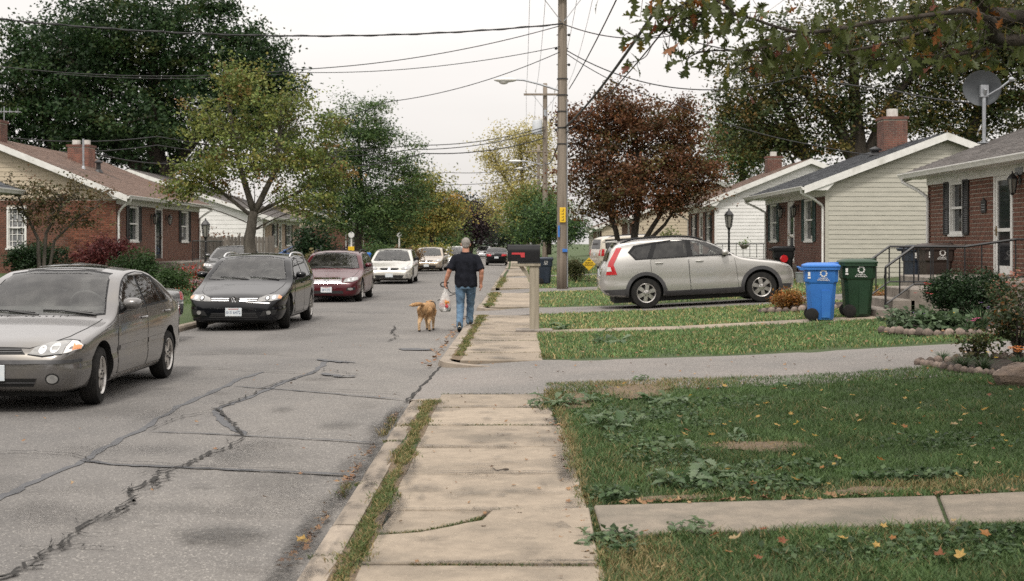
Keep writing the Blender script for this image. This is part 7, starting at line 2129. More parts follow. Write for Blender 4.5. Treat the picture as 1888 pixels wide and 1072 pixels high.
def circ(cx, cy, r, n=16, ry=None, a0=0, a1=2 * PI):
    return [(cx + r * math.cos(a0 + (a1 - a0) * i / n), cy + (ry or r) * math.sin(a0 + (a1 - a0) * i / n)) for i in range(n if a1 - a0 > 6.2 else n + 1)]
def grow(poly, e):
    cx = sum(p[0] for p in poly) / len(poly); cy = sum(p[1] for p in poly) / len(poly)
    out = []
    n = len(poly)
    for i in range(n):
        a, p, c = Vector(poly[i - 1]), Vector(poly[i]), Vector(poly[(i + 1) % n])
        d1 = (p - a).normalized(); d2 = (c - p).normalized()
        q = (d1 - d2)
        if q.length < 1e-3: q = Vector((d1.y, -d1.x)); 
        q.normalize()
        if q.dot(p - Vector((cx, cy))) < 0: q = -q
        out.append(tuple(p + q * e))
    return out

wheel_cache = {}
def wheel_meshes(r, w, style, rimmat):
    k = (r, w, style, rimmat)
    if k in wheel_cache: return wheel_cache[k]
    Mx = Matrix.Rotation(PI / 2, 4, 'X')                     # axis along Y; outer face at -Y
    rr = r * (0.69 if style != 'suv' else .66)
    t = MB()
    t.lathe([(rr, -w / 2 + .012), (rr + .018, -w / 2), (r - .04, -w / 2 - .002), (r - .014, -w / 2 + .018), (r, -w / 2 + .045), (r, w / 2 - .045), (r - .02, w / 2 - .01), (rr, w / 2)], n=36, M=Mx, cap=False)
    for q in (-.03, .03): t.lathe([(r + .001, q - .006), (r - .012, q), (r + .001, q + .006)], n=36, M=Mx, cap=False)
    o1 = t.build('tyre', MT['rubber'], smooth=.8)
    q = MB()
    # lathe axis z -> after rotation about X by 90deg: z -> -y ; so outer face (-Y) is +z here
    q.lathe([(rr, w / 2 - .012), (rr - .012, w / 2 - .004), (rr - .03, w / 2 - .02), (rr - .035, w / 2 - .07), (rr - .035, 0)], n=32, M=Mx, cap=False)
    n = {'five': 5, 'twin': 10, 'suv': 6, 'multi': 7}[style]
    for i in range(n):
        a = 2 * PI * i / n
        R = Mx @ Matrix.Rotation(a, 4, 'Z')
        wi, wo = {'five': (.045, .030), 'twin': (.020, .016), 'suv': (.036, .048), 'multi': (.026, .022)}[style]
        z0, z1 = w / 2 - .018, w / 2 - .022
        ro = rr - .02; ri = r * .12
        vs = [(ri, -wi, z0), (ri, wi, z0), (ro, wo, z1), (ro, -wo, z1), (ri, -wi, z0 - .05), (ri, wi, z0 - .05), (ro, wo, z1 - .05), (ro, -wo, z1 - .05)]
        q.add([R @ Vector(v) for v in vs], [(0, 1, 2, 3), (4, 7, 6, 5), (0, 4, 5, 1), (1, 5, 6, 2), (2, 6, 7, 3), (3, 7, 4, 0)])
    q.lathe([(r * .20, w / 2 - .06), (r * .20, w / 2 - .014), (r * .12, w / 2 - .006), (.005, w / 2 - .004)], n=18, M=Mx, cap=False)
    o2 = q.build('rim', rimmat, smooth=.6, bevel=0)
    d = MB(); d.lathe([(.01, w / 2 - .075), (rr - .03, w / 2 - .075)], n=24, M=Mx, cap=False); d.lathe([(.01, -w / 2 + .02), (rr, -w / 2 + .02)], n=24, M=Mx, cap=False)
    for i in range(5):
        a = 2 * PI * i / 5; c = Mx @ Vector((r * .15 * math.cos(a), r * .15 * math.sin(a), w / 2 - .008)); d.sphere(c, .012, 6, 4)
    o3 = d.build('brake_disc', MT['dark'])
    res = []
    for o in (o1, o2, o3): res.append(o.data); bpy.data.objects.remove(o)
    wheel_cache[k] = res
    return res

def make_car(name, label, sp, pm, loc, rotz, pitch=0.0, group=None, rim='alloy', style='five', glass='glass', tint='glass', steer=0.0, trim='black', detail=2, plate=None, front='plain', cat='car', rails=False):
    root = empty(name, loc, label, cat, group, (0, -pitch, rotz), local=True)
    if pitch: root.rotation_mode = 'XYZ'
    b = Body(sp); b.loft(); L, W = b.L, b.W
    m = MB(); m.add(b.V, b.F)
    body = m.build('body', [pm, MT['dark'], MT['interior']], root)
    R = sp['r']
    cut = MB(); Mx = Matrix.Rotation(PI / 2, 4, 'X')
    for s_ in sp['wheels']:
        for q in (-1, 1):
            cut.lathe([(R + sp.get('arch', .045), -.16), (R + sp.get('arch', .045), .16)], (L / 2 - s_, q * (W / 2 - .10), R + .012), 40, M=Mx)
    wins_ = [grow([(p_, q_ - .015 if q_ > 1.2 else q_) for p_, q_ in w_[0]], -.012) for w_ in sp['windows']]
    scr_, rear_ = grow(sp['screen'], -.02), grow(sp['rear'], -.02)
    cab = []
    for w_ in wins_:
        c_ = MB(); c_.prism(w_, lambda a, z: (L / 2 - a, -1.5, z), lambda a, z: (L / 2 - a, 1.5, z)); cab.append(c_)
    sm_ = sp['windows'][0][0]; smid = max(p_[0] for p_ in sm_) + .05
    c_ = MB(); c_.prism(scr_, lambda a, z: (L / 2 + 1, a, z), lambda a, z: (L / 2 - smid, a, z)); cab.append(c_)
    c_ = MB(); c_.prism(rear_, lambda a, z: (L / 2 - smid + .05, a, z), lambda a, z: (-L / 2 - 1, a, z)); cab.append(c_)
    cab = cab[-2:] + cab[:-2]
    cut.m = [1] * len(cut.f); co = cut.build('cutter', [pm, MT['dark']], root)
    cos = [co]
    for c_ in cab: c_.m = [2] * len(c_.f); cos.append(c_.build('cutter', [pm, MT['dark'], MT['interior']], root))
    for co in cos: md = body.modifiers.new('b', 'BOOLEAN'); md.operation = 'DIFFERENCE'; md.object = co; md.solver = 'EXACT'
    me = eval_mesh(body)
    old = body.data
    body.modifiers.clear(); body.data = me; bpy.data.meshes.remove(old); [bpy.data.objects.remove(co) for co in cos]
    me.polygons.foreach_set('use_smooth', [True] * len(me.polygons)); me.set_sharp_from_angle(angle=.75)
    mats = {'paint': pm, 'glass': MT[glass], 'tint': MT[tint], 'trim': MT[trim]}
    gm = lambda k: mats[k] if k in mats else MT[k]
    # doors, windows
    for side in 'LR':
        put_panel(b, 'window_frame', MT['plastic_black'], side, sp['winframe'], root, .003, .012, .045, holes=wins_)
        for i, (poly, g_) in enumerate(sp['windows']):
            put_panel(b, 'side_window', gm(g_), side, [(p_, q_ - .015 if q_ > 1.2 else q_) for p_, q_ in poly], root, .007, .008, .045)
        for i, poly in enumerate(sp['doors']):
            put_panel(b, 'door_gap', MT['dark'], side, grow(poly, .010), root, .0015, .004)
            dr = put_panel(b, 'door', pm, side, poly, root, .0055, .006)
            hx, hz = sp['handles'][i]
            V, _ = panel_mesh(b, side, [(hx, hz), (hx + .17, hz), (hx + .17, hz + .03), (hx, hz + .03)], .0, .0)
            if V:
                c = sum((Vector(v) for v in V), Vector()) / len(V); o_ = Vector((0, 1 if side == 'L' else -1, 0))
                mm = MB(); mm.tube([c + Vector((.09, 0, 0)) + o_ * .005, c + Vector((.06, 0, .004)) + o_ * .032, c + Vector((-.06, 0, .004)) + o_ * .032, c + Vector((-.09, 0, 0)) + o_ * .005], .014, 6)
                mm.build('handle', gm(sp.get('handle_mat', 'paint')), dr, smooth=.8)
        for nm, mt, poly, off in sp.get('side_panels', []):
            put_panel(b, nm, gm(mt), side, poly, root, off, .012)
        # mirror
        q = 1 if side == 'L' else -1
        ms, mz = sp['mirror']; y0 = b.hw(ms, mz)
        mm = MB(); c = Vector((L / 2 - ms - .02, q * (y0 + .12), mz + .05))
        secs = [(-.06, .6), (-.045, .9), (0, 1), (.05, .85), (.085, .35)]
        vs, fs = [], []
        for dx_, k in secs:
            for j in range(10):
                a = 2 * PI * j / 10; vs.append((c.x + dx_, c.y + .105 * k * math.copysign(abs(math.cos(a)) ** .7, math.cos(a)), c.z + .068 * k * math.copysign(abs(math.sin(a)) ** .7, math.sin(a))))
        for i in range(4):
            for j in range(10): fs.append((i * 10 + j, i * 10 + (j + 1) % 10, (i + 1) * 10 + (j + 1) % 10, (i + 1) * 10 + j))
        fs += [tuple(reversed(range(10))), tuple(40 + j for j in range(10))]
        mm.add(vs, fs); mm.build('mirror', gm(sp.get('mirror_mat', 'paint')), root, smooth=.9)
        mm = MB(); mm.tube([(L / 2 - ms, q * (y0 - .02), mz - .03), (L / 2 - ms - .02, q * (y0 + .06), mz + .02)], [.04, .03], 6); mm.build('mirror_stalk', MT['plastic_black'], root)
    put_panel(b, 'windscreen_seal', MT['plastic_black'], 'F', grow(sp['screen'], .022), root, .002, .010, holes=[scr_])
    put_panel(b, 'rear_window_seal', MT['plastic_black'], 'B', grow(sp['rear'], .02), root, .002, .010, holes=[rear_])
    put_panel(b, 'windscreen', MT[glass], 'F', sp['screen'], root, .005, .007, .06)
    put_panel(b, 'rear_window', MT[tint], 'B', sp['rear'], root, .005, .007)
    if detail > 1:
        put_panel(b, 'bonnet_gap', MT['dark'], 'T', grow(sp['bonnet'], .009), root, .0012, .004)
        put_panel(b, 'bonnet', pm, 'T', sp['bonnet'], root, .0045, .005)
        for (y0_, y1_) in ((-.55, -.02), (.05, .58)):
            zz = sp['screen'][0][1]
            h0 = b.bvh.ray_cast(Vector((6, y0_, zz + .03)), Vector((-1, 0, 0)))[0]; h1 = b.bvh.ray_cast(Vector((6, y1_, zz + .012)), Vector((-1, 0, 0)))[0]
            if h0 and h1:
                w_ = MB(); w_.tube([h0 + Vector((.012, 0, .012)), h0.lerp(h1, .5) + Vector((.03, 0, .012)), h1 + Vector((.03, 0, .004))], .009, 5)
                w_.tube([h0.lerp(h1, .45) + Vector((.03, 0, .01)), h1 + Vector((.06, .05, -.02))], .012, 5); w_.build('wiper', MT['black'], root)
    for nm, mt, mode, poly, off in sp['front']:
        o = put_panel(b, nm, gm(mt), mode, poly, root, off, .014, .05)
        if mode == 'F' and nm in ('headlight', 'fog_lamp', 'amber_lamp', 'headlight_bezel', 'fog_bezel', 'headlight_bowl'):
            put_panel(b, nm, gm(mt), mode, [(-y, z) for y, z in poly], root, off, .014, .05)
    for nm, mt, mode, poly, off in sp['back']:
        put_panel(b, nm, gm(mt), mode, poly, root, off, .014, .06)
        if nm == 'tail_light': put_panel(b, nm, gm(mt), {'L': 'R', 'B': 'B'}[mode], poly if mode == 'L' else [(-y, z) for y, z in poly], root, off, .014, .06)
    if detail > 1:
        zb_ = interp(sp['belt'], smid)
        for (s_, y_, wd) in ((smid - .22, .36, .24), (smid - .22, -.36, .24), (smid + .75, 0, .55)):
            mm = MB(); x_ = L / 2 - s_
            mm.prism([(x_ - .06, zb_ - .25), (x_ + .07, zb_ - .25), (x_ + .0, zb_ + .13), (x_ - .10, zb_ + .13)], lambda a, z: (a, y_ - wd, z), lambda a, z: (a, y_ + wd, z)); st_ = mm.build('seat', MT['seat_cloth'], root, bevel=.04, segs=2)
            for k_ in ((0,) if wd < .3 else (-.33, .33)):
                mm = MB(); mm.box(x_ - .14, x_ - .05, y_ + k_ - .13, y_ + k_ + .13, zb_ + .15, zb_ + .30); mm.tube([(x_ - .09, y_ + k_, zb_ + .1), (x_ - .09, y_ + k_, zb_ + .2)], .03, 6); mm.build('headrest', MT['seat_cloth'], st_, bevel=.03, segs=2)
        mm = MB(); x_ = L / 2 - smid + .62; Mr = Matrix.Translation((x_, .36, zb_ + .02)) @ Matrix.Rotation(-1.05, 4, 'Y')
        ring_ = [Mr @ Vector((.185 * math.cos(a), .185 * math.sin(a), 0)) for a in [2 * PI * i / 24 for i in range(25)]]; mm.tube(ring_, .016, 6, cap=False); mm.tube([Mr @ Vector((0, -.18, 0)), Mr @ Vector((0, .18, 0))], .02, 5); mm.build('steering_wheel', MT['interior'], root, smooth=3.1)
        mm = MB(); mm.box(L / 2 - smid + .60, L / 2 - smid + .92, -.60, .60, zb_ - .15, zb_ + .015); mm.build('dashboard', MT['interior'], root, bevel=.03)
        mm = MB(); zt__ = max(p_[1] for p_ in sp['screen']); mm.box(L / 2 - smid + .33, L / 2 - smid + .36, -.11, .11, zt__ - .12, zt__ - .05); mm.build('rear_view_mirror', MT['interior'], root, bevel=.01)
    # bars of the grille
    for (y0_, y1_, z0_, z1_, mt, off) in sp.get('bars', []):
        put_panel(b, 'grille_bar', gm(mt), 'F', [(y0_, z0_), (y1_, z0_), (y1_, z1_), (y0_, z1_)], root, off, .02, .06)
    # plates
    pz_ = sp.get('plate_z', .35)
    if plate is not None:
        h = b.bvh.ray_cast(Vector((6, sp.get('plate_y', 0), pz_)), Vector((-1, 0, 0)))[0]
        mm = MB(); mm.box(h.x + .006, h.x + .016, sp.get('plate_y', 0) - .155, sp.get('plate_y', 0) + .155, pz_ - .078, pz_ + .078); po = mm.build('licence_plate', MT['plate'], root, bevel=.004)
        if plate:
            T = Matrix.Translation((h.x + .0165, sp.get('plate_y', 0), pz_ - .008)) @ Matrix(((0, 0, 1, 0), (1, 0, 0, 0), (0, 1, 0, 0), (0, 0, 0, 1)))
            text_obj('plate_lettering', plate, .085, MT['plate_blue'], po, T, sx=.86, depth=.0012)
            mm = MB(); mm.box(h.x + .0165, h.x + .018, sp.get('plate_y', 0) - .10, sp.get('plate_y', 0) + .10, pz_ + .052, pz_ + .066); mm.build('plate_band', MT['plate_red'], po)
    h = b.bvh.ray_cast(Vector((-6, 0, sp.get('rplate_z', .7))), Vector((1, 0, 0)))[0]
    if h:
        mm = MB(); mm.box(h.x - .016, h.x - .004, -.155, .155, sp.get('rplate_z', .7) - .075, sp.get('rplate_z', .7) + .075); mm.build('licence_plate', MT['plate'], root)
    # wheels
    tm, rm, dm = wheel_meshes(R, sp.get('tw', .205), style, MT[rim])
    for i, s_ in enumerate(sp['wheels']):
        for q in (-1, 1):
            e = bpy.data.objects.new('wheel', tm); link(e, root)
            e.location = (L / 2 - s_, q * (W / 2 - sp.get('tw', .205) / 2 - .012), R)
            e.rotation_euler = (0, RND.random() * 6, (PI if q > 0 else 0) + (steer if i == 0 else 0)) if False else (0, 0, (PI if q > 0 else 0) + (steer if i == 0 else 0))
            for nm, mm_ in (('rim', rm), ('brake_disc', dm)):
                c = bpy.data.objects.new(nm, mm_); link(c, e)
                c.rotation_euler = (0, [0.35, 1.0, .7, .1][(i * 2 + (q > 0)) % 4], 0)
    mm = MB(); mm.box(-L / 2 + .3, L / 2 - .3, -W / 2 + .25, W / 2 - .25, .14, interp(sp['bot'], L / 2) + .05)
    for s_ in sp['wheels']: mm.tube([(L / 2 - s_, -W / 2 + .1, R), (L / 2 - s_, W / 2 - .1, R)], .05, 6)
    mm.build('underside', MT['dark'], root)
    if rails:
        for q in (-1, 1):
            s0, s1 = rails; P = []
            for i in range(13):
                t = i / 12; s_ = s0 + (s1 - s0) * t
                y = q * (b.hw(s_, interp(sp['top'], s_) - .14) - .085); hh = b.bvh.ray_cast(Vector((L / 2 - s_, y, 4)), Vector((0, 0, -1)))[0]
                P.append(hh + Vector((0, 0, .055 * min(1, min(i, 12 - i) / 1.5) - .005)))
            mm = MB(); mm.tube(P, .021, 7); mm.build('roof_rail', gm(sp.get('rail_mat', 'plastic_black')), root, smooth=.9)
    return root, b

SEDAN = dict(L=4.45, W=1.70, tumble=.42, r=.297, wheels=(.83, 3.44), arch=.05, tw=.19,
    top=[(0, .50), (.025, .565), (.08, .63), (.2, .685), (.45, .745), (.8, .81), (1.22, .885), (1.6, 1.12), (1.98, 1.325), (2.25, 1.385), (2.6, 1.40), (2.95, 1.375), (3.25, 1.29), (3.55, 1.14), (3.83, 1.0), (4.05, .965), (4.32, .94), (4.41, .88), (4.45, .72)],
    bot=[(0, .34), (.04, .25), (.18, .2), (.6, .185), (3.8, .2), (4.25, .29), (4.45, .44)],
    plan=[(0, .56), (.025, .635), (.07, .70), (.15, .765), (.3, .81), (.6, .838), (1.2, .85), (3.3, .85), (3.9, .825), (4.2, .77), (4.38, .69), (4.45, .58)],
    belt=[(0, .82), (1.2, .90), (2.4, .945), (3.4, .975), (4.45, .96)],
    winframe=[(1.40, .895), (1.80, .91), (2.4, .93), (3.42, .955), (3.38, 1.03), (3.06, 1.26), (2.8, 1.315), (2.45, 1.335), (2.1, 1.325), (1.95, 1.29), (1.70, 1.13)],
    windows=[([(1.52, .925), (2.40, .95), (2.40, 1.305), (2.12, 1.30), (1.99, 1.265), (1.75, 1.12)], 'glass'), ([(2.475, .952), (3.08, .967), (2.99, 1.25), (2.78, 1.29), (2.475, 1.305)], 'glass'), ([(3.12, .968), (3.36, .975), (3.33, 1.02), (3.05, 1.225)], 'glass')],
    doors=[[(1.36, .27), (2.42, .27), (2.445, .60), (2.44, .925), (1.42, .892), (1.34, .7), (1.33, .4)], [(2.465, .27), (2.98, .27), (3.06, .42), (3.20, .58), (3.42, .70), (3.43, .945), (2.465, .928)]],
    handles=[(2.2, .80), (3.2, .825)], mirror=(1.55, .95),
    side_panels=[('rub_strip', 'paint_trim', [(1.38, .51), (2.405, .51), (2.405, .565), (1.38, .565)], .016), ('rub_strip', 'paint_trim', [(2.475, .515), (3.12, .53), (3.15, .58), (2.475, .57)], .016),
                 ('side_lamp', 'lens_red', [(4.22, .74), (4.40, .74), (4.40, .90), (4.15, .90)], .006), ('sill_trim', 'paint', [(1.2, .19), (3.05, .20), (3.08, .25), (1.18, .245)], .012)],
    screen=[(-.70, .905), (-.35, .885), (.35, .885), (.70, .905), (.545, 1.30), (.3, 1.335), (-.3, 1.335), (-.545, 1.30)],
    rear=[(-.58, 1.03), (.58, 1.03), (.48, 1.28), (-.48, 1.28)],
    bonnet=[(.10, -.36), (.10, .36), (.2, .52), (.45, .63), (.8, .69), (1.2, .715), (1.24, .5), (1.26, 0), (1.24, -.5), (1.2, -.715), (.8, -.69), (.45, -.63), (.2, -.52)],
    front=[('headlight_bezel', 'dark', 'F', grow([(.365, .575), (.41, .635), (.52, .675), (.66, .69), (.76, .68), (.805, .645), (.80, .615), (.72, .585), (.5, .56)], .012), .003),
           ('headlight', 'lens', 'F', [(.365, .575), (.41, .635), (.52, .675), (.66, .69), (.695, .688), (.68, .577), (.5, .56)], .010),
           ('headlight_bowl', 'chrome', 'F', circ(.60, .625, .043, 14), .012), ('headlight_bowl', 'chrome', 'F', circ(.49, .612, .036, 12), .012),
           ('amber_lamp', 'lens_clear', 'F', [(.70, .687), (.76, .68), (.805, .645), (.80, .615), (.72, .585), (.688, .58)], .010), ('amber_lamp', 'lens_amber', 'F', [(.745, .66), (.80, .645), (.798, .617), (.75, .605)], .013),
           ('grille', 'dark', 'F', [(-.335, .575), (.335, .575), (.27, .635), (-.27, .635)], .004),
           ('bumper_strip', 'rub', 'F', [(-.80, .485), (.80, .485), (.80, .52), (-.80, .52)], .012),
           ('lower_intake', 'dark', 'F', [(-.42, .265), (.42, .265), (.46, .345), (-.46, .345)], .004),
           ('fog_bezel', 'dark', 'F', circ(.60, .34, .062, 16, .055), .004), ('fog_lamp', 'lens', 'F', circ(.60, .34, .048, 16, .042), .010),
           ('roof_hatch', 'tint', 'T', [(2.15, -.42), (2.15, .42), (2.62, .40), (2.62, -.40)], .004)],
    bars=[(-.30, .30, .592, .600, 'rub', .012), (-.28, .28, .612, .620, 'rub', .012), (-.44, .44, .30, .308, 'rub', .01)],
    back=[('tail_light', 'lens_red', 'B', [(.38, .72), (.70, .72), (.70, .87), (.42, .87)], .008)], plate_z=.40, rplate_z=.62)
WAGON = dict(L=4.72, W=1.85, tumble=.40, r=.325, wheels=(.90, 3.62), arch=.045, tw=.215,
    top=[(0, .46), (.025, .535), (.08, .61), (.2, .675), (.45, .74), (.8, .82), (1.22, .925), (1.65, 1.19), (2.0, 1.375), (2.35, 1.445), (2.8, 1.465), (3.4, 1.445), (3.9, 1.385), (4.15, 1.30), (4.45, 1.02), (4.6, .93), (4.69, .82), (4.72, .66)],
    bot=[(0, .24), (.04, .19), (.2, .175), (.6, .18), (4.0, .2), (4.5, .29), (4.72, .42)],
    plan=[(0, .62), (.025, .70), (.07, .765), (.15, .83), (.3, .88), (.6, .912), (1.2, .925), (3.4, .925), (4.1, .895), (4.45, .84), (4.66, .75), (4.72, .64)],
    belt=[(0, .82), (1.2, .91), (2.5, .955), (3.8, 1.0), (4.72, 1.0)],
    winframe=[(1.50, .915), (2.5, .945), (3.9, .985), (4.12, 1.03), (3.95, 1.25), (3.6, 1.35), (2.9, 1.395), (2.35, 1.38), (2.1, 1.335), (1.8, 1.17)],
    windows=[([(1.64, .945), (2.52, .965), (2.52, 1.355), (2.32, 1.345), (2.12, 1.30), (1.86, 1.16)], 'glass'), ([(2.60, .968), (3.38, .99), (3.30, 1.345), (2.9, 1.365), (2.6, 1.358)], 'tint'), ([(3.45, .992), (3.90, 1.005), (4.04, 1.04), (3.90, 1.22), (3.58, 1.32), (3.38, 1.335)], 'tint')],
    doors=[[(1.46, .28), (2.54, .28), (2.57, .6), (2.56, .94), (1.52, .91), (1.43, .7), (1.42, .45)], [(2.585, .28), (3.16, .28), (3.22, .42), (3.38, .6), (3.55, .72), (3.56, .972), (2.585, .943)]],
    handles=[(2.30, .84), (3.28, .87)], mirror=(1.68, .98), mirror_mat='paint',
    side_panels=[('side_lamp', 'lens_red', [(4.40, .74), (4.62, .74), (4.55, .95), (4.35, .93)], .006), ('sill_trim', 'chrome', [(1.45, .255), (3.16, .26), (3.16, .275), (1.45, .27)], .012)],
    screen=[(-.76, .955), (-.4, .935), (.4, .935), (.76, .955), (.60, 1.335), (.3, 1.375), (-.3, 1.375), (-.60, 1.335)],
    rear=[(-.60, 1.03), (.60, 1.03), (.52, 1.28), (-.52, 1.28)],
    bonnet=[(.10, -.42), (.10, .42), (.22, .58), (.5, .70), (.9, .76), (1.2, .78), (1.25, .5), (1.27, 0), (1.25, -.5), (1.2, -.78), (.9, -.76), (.5, -.70), (.22, -.58)],
    front=[], bars=[], back=[('tail_light', 'lens_red', 'B', [(.45, .76), (.78, .76), (.76, .93), (.50, .93)], .008)], plate_z=.36, rplate_z=.66)
FR_BLACK = dict(front=[('headlight_bezel', 'dark', 'F', grow([(.43, .555), (.47, .625), (.62, .675), (.80, .68), (.865, .64), (.85, .60), (.70, .565)], .010), .003),
           ('headlight', 'lens', 'F', [(.43, .555), (.47, .625), (.62, .675), (.80, .68), (.865, .64), (.85, .60), (.70, .565)], .009),
           ('headlight_bowl', 'dark', 'F', circ(.62, .615, .044, 14), .012), ('headlight_bowl', 'chrome', 'F', circ(.62, .615, .030, 14), .015), ('headlight_bowl', 'chrome', 'F', circ(.735, .625, .035, 14), .012), ('amber_lamp', 'lens_amber', 'F', [(.81, .665), (.86, .64), (.85, .605), (.80, .61)], .013),
           ('grille', 'dark', 'F', [(-.42, .545), (.42, .545), (.455, .625), (-.455, .625)], .003),
           ('lower_intake', 'dark', 'F', [(-.46, .25), (.46, .25), (.42, .345), (-.42, .345)], .003), ('lower_lip', 'plastic_black', 'F', [(-.78, .205), (.78, .205), (.80, .235), (-.80, .235)], .02),
           ('fog_bezel', 'dark', 'F', [(.50, .29), (.78, .31), (.80, .40), (.56, .385)], .003), ('fog_lamp', 'lens', 'F', circ(.655, .35, .042, 14, .038), .012)],
    bars=[(-.44, -.10, .595, .612, 'chrome', .014), (.10, .44, .595, .612, 'chrome', .014), (-.43, -.10, .562, .579, 'chrome', .014), (.10, .43, .562, .579, 'chrome', .014), (-.44, .44, .28, .287, 'plastic_black', .01), (-.43, .43, .31, .317, 'plastic_black', .01)])
FR_RED = dict(front=[('headlight_bezel', 'dark', 'F', grow([(.46, .565), (.50, .65), (.66, .70), (.83, .70), (.86, .64), (.72, .58)], .010), .003), ('headlight', 'lens', 'F', [(.46, .565), (.50, .65), (.66, .70), (.83, .70), (.86, .64), (.72, .58)], .009), ('headlight_bowl', 'chrome', 'F', circ(.62, .63, .04, 14), .012), ('headlight_bowl', 'chrome', 'F', circ(.73, .65, .033, 14), .012),
           ('grille', 'dark', 'F', [(-.36, .52), (.36, .52), (.43, .60), (.40, .665), (-.40, .665), (-.43, .60)], .003), ('grille_surround', 'chrome', 'F', [(-.40, .665), (.40, .665), (.41, .685), (-.41, .685)], .016), ('lower_intake', 'dark', 'F', [(-.48, .25), (.48, .25), (.46, .33), (-.46, .33)], .003),
           ('fog_bezel', 'dark', 'F', [(.55, .33), (.80, .35), (.80, .43), (.58, .42)], .003), ('fog_lamp', 'lens', 'F', circ(.67, .38, .07, 14, .035), .012)],
    bars=[(-.42, .42, .535 + .036 * k, .553 + .036 * k, 'chrome', .016) for k in range(4)])
FR_PALE = dict(front=[('headlight', 'lens', 'F', [(.50, .58), (.52, .67), (.68, .73), (.84, .72), (.87, .64), (.72, .59)], .009), ('headlight_bowl', 'chrome', 'F', circ(.66, .65, .045, 14), .012), ('headlight_bezel', 'dark', 'F', grow([(.50, .58), (.52, .67), (.68, .73), (.84, .72), (.87, .64), (.72, .59)], .010), .003),
           ('grille', 'dark', 'F', [(-.30, .555), (.30, .555), (.40, .62), (.36, .66), (-.36, .66), (-.40, .62)], .006), ('grille_bar', 'chrome', 'F', circ(0, .61, .06, 14, .045), .014), ('lower_intake', 'dark', 'F', [(-.55, .25), (.55, .25), (.60, .37), (-.60, .37)], .004), ('fog_lamp', 'lens', 'F', circ(.72, .36, .05, 12), .012), ('lower_lip', 'plastic_black', 'F', [(-.78, .205), (.78, .205), (.80, .24), (-.80, .24)], .02)], bars=[(-.5, .5, .30, .31, 'plastic_black', .012)])
SUV = dict(L=4.45, W=1.82, tumble=.36, r=.345, wheels=(.80, 3.43), arch=.055, tw=.225,
    top=[(0, .60), (.025, .70), (.08, .79), (.2, .87), (.45, .945), (.8, 1.0), (1.22, 1.075), (1.6, 1.29), (1.95, 1.475), (2.3, 1.565), (2.75, 1.605), (3.4, 1.60), (3.9, 1.56), (4.08, 1.51), (4.16, 1.42), (4.28, 1.12), (4.37, .98), (4.43, .86), (4.45, .72)],
    bot=[(0, .38), (.05, .29), (.25, .25), (.6, .24), (3.9, .26), (4.3, .33), (4.45, .46)],
    plan=[(0, .60), (.025, .68), (.07, .745), (.15, .81), (.3, .862), (.6, .898), (1.2, .91), (3.4, .91), (3.95, .89), (4.25, .845), (4.40, .77), (4.45, .66)],
    belt=[(0, 1.0), (1.2, 1.06), (2.4, 1.10), (3.5, 1.13), (4.45, 1.1)],
    winframe=[(1.44, 1.105), (2.4, 1.115), (3.64, 1.105), (3.80, 1.29), (3.66, 1.44), (3.24, 1.49), (2.7, 1.535), (2.3, 1.53), (2.0, 1.50), (1.66, 1.32)],
    windows=[([(1.52, 1.135), (2.33, 1.14), (2.365, 1.50), (2.2, 1.50), (2.0, 1.465), (1.72, 1.315)], 'glass'), ([(2.46, 1.14), (3.25, 1.13), (3.14, 1.455), (2.7, 1.50), (2.48, 1.51)], 'tint'), ([(3.37, 1.13), (3.61, 1.13), (3.73, 1.29), (3.60, 1.41), (3.25, 1.45)], 'tint')],
    doors=[[(1.33, .37), (2.395, .37), (2.42, .7), (2.42, 1.10), (1.40, 1.085), (1.36, .8)], [(2.42, .37), (2.92, .37), (2.99, .50), (3.14, .70), (3.28, .80), (3.30, 1.095), (2.445, 1.105)]],
    handles=[(2.10, 1.0), (3.02, 1.0)], mirror=(1.60, 1.13),
    side_panels=[('sill_cladding', 'cladding', [(1.20, .27), (3.02, .27), (3.02, .375), (1.20, .375)], .016), ('bumper_cladding', 'cladding', [(3.84, .30), (4.38, .36), (4.40, .46), (3.82, .46)], .010), ('bumper_cladding', 'cladding', [(.12, .30), (.38, .29), (.36, .40), (.1, .40)], .010),
                 ('tail_light', 'lens_red', [(4.32, .80), (4.07, .80), (4.14, 1.03), (3.93, 1.40), (4.05, 1.40), (4.25, 1.08)], .012), ('reverse_lamp', 'lens_clear', [(4.30, .88), (4.19, .88), (4.21, .98), (4.29, .98)], .018), ('side_marker', 'lens_amber', [(.22, .86), (.34, .90), (.30, .93), (.20, .90)], .010), ('corner_headlight', 'lens', [(.06, .76), (.20, .78), (.26, .87), (.16, .86)], .008), ('fuel_flap', 'paint', circ(3.66, .90, .085, 18), .004)],
    screen=[(-.74, 1.10), (-.4, 1.085), (.4, 1.085), (.74, 1.10), (.62, 1.43), (.3, 1.475), (-.3, 1.475), (-.62, 1.43)],
    rear=[(-.64, 1.12), (.64, 1.12), (.58, 1.44), (-.58, 1.44)],
    bonnet=[(.12, -.42), (.12, .42), (.25, .58), (.5, .70), (.9, .76), (1.2, .78), (1.25, .5), (1.27, 0), (1.25, -.5), (1.2, -.78), (.9, -.76), (.5, -.70), (.25, -.58)],
    front=[('headlight', 'lens', 'F', [(.44, .74), (.48, .80), (.66, .86), (.82, .87), (.85, .80), (.66, .75)], .009), ('grille', 'dark', 'F', [(-.40, .62), (.40, .62), (.42, .76), (-.42, .76)], .006), ('lower_intake', 'dark', 'F', [(-.5, .36), (.5, .36), (.5, .48), (-.5, .48)], .006)],
    bars=[(-.4, .4, .66, .69, 'chrome', .016)], back=[], plate_z=.55, rplate_z=.86, handle_mat='paint')
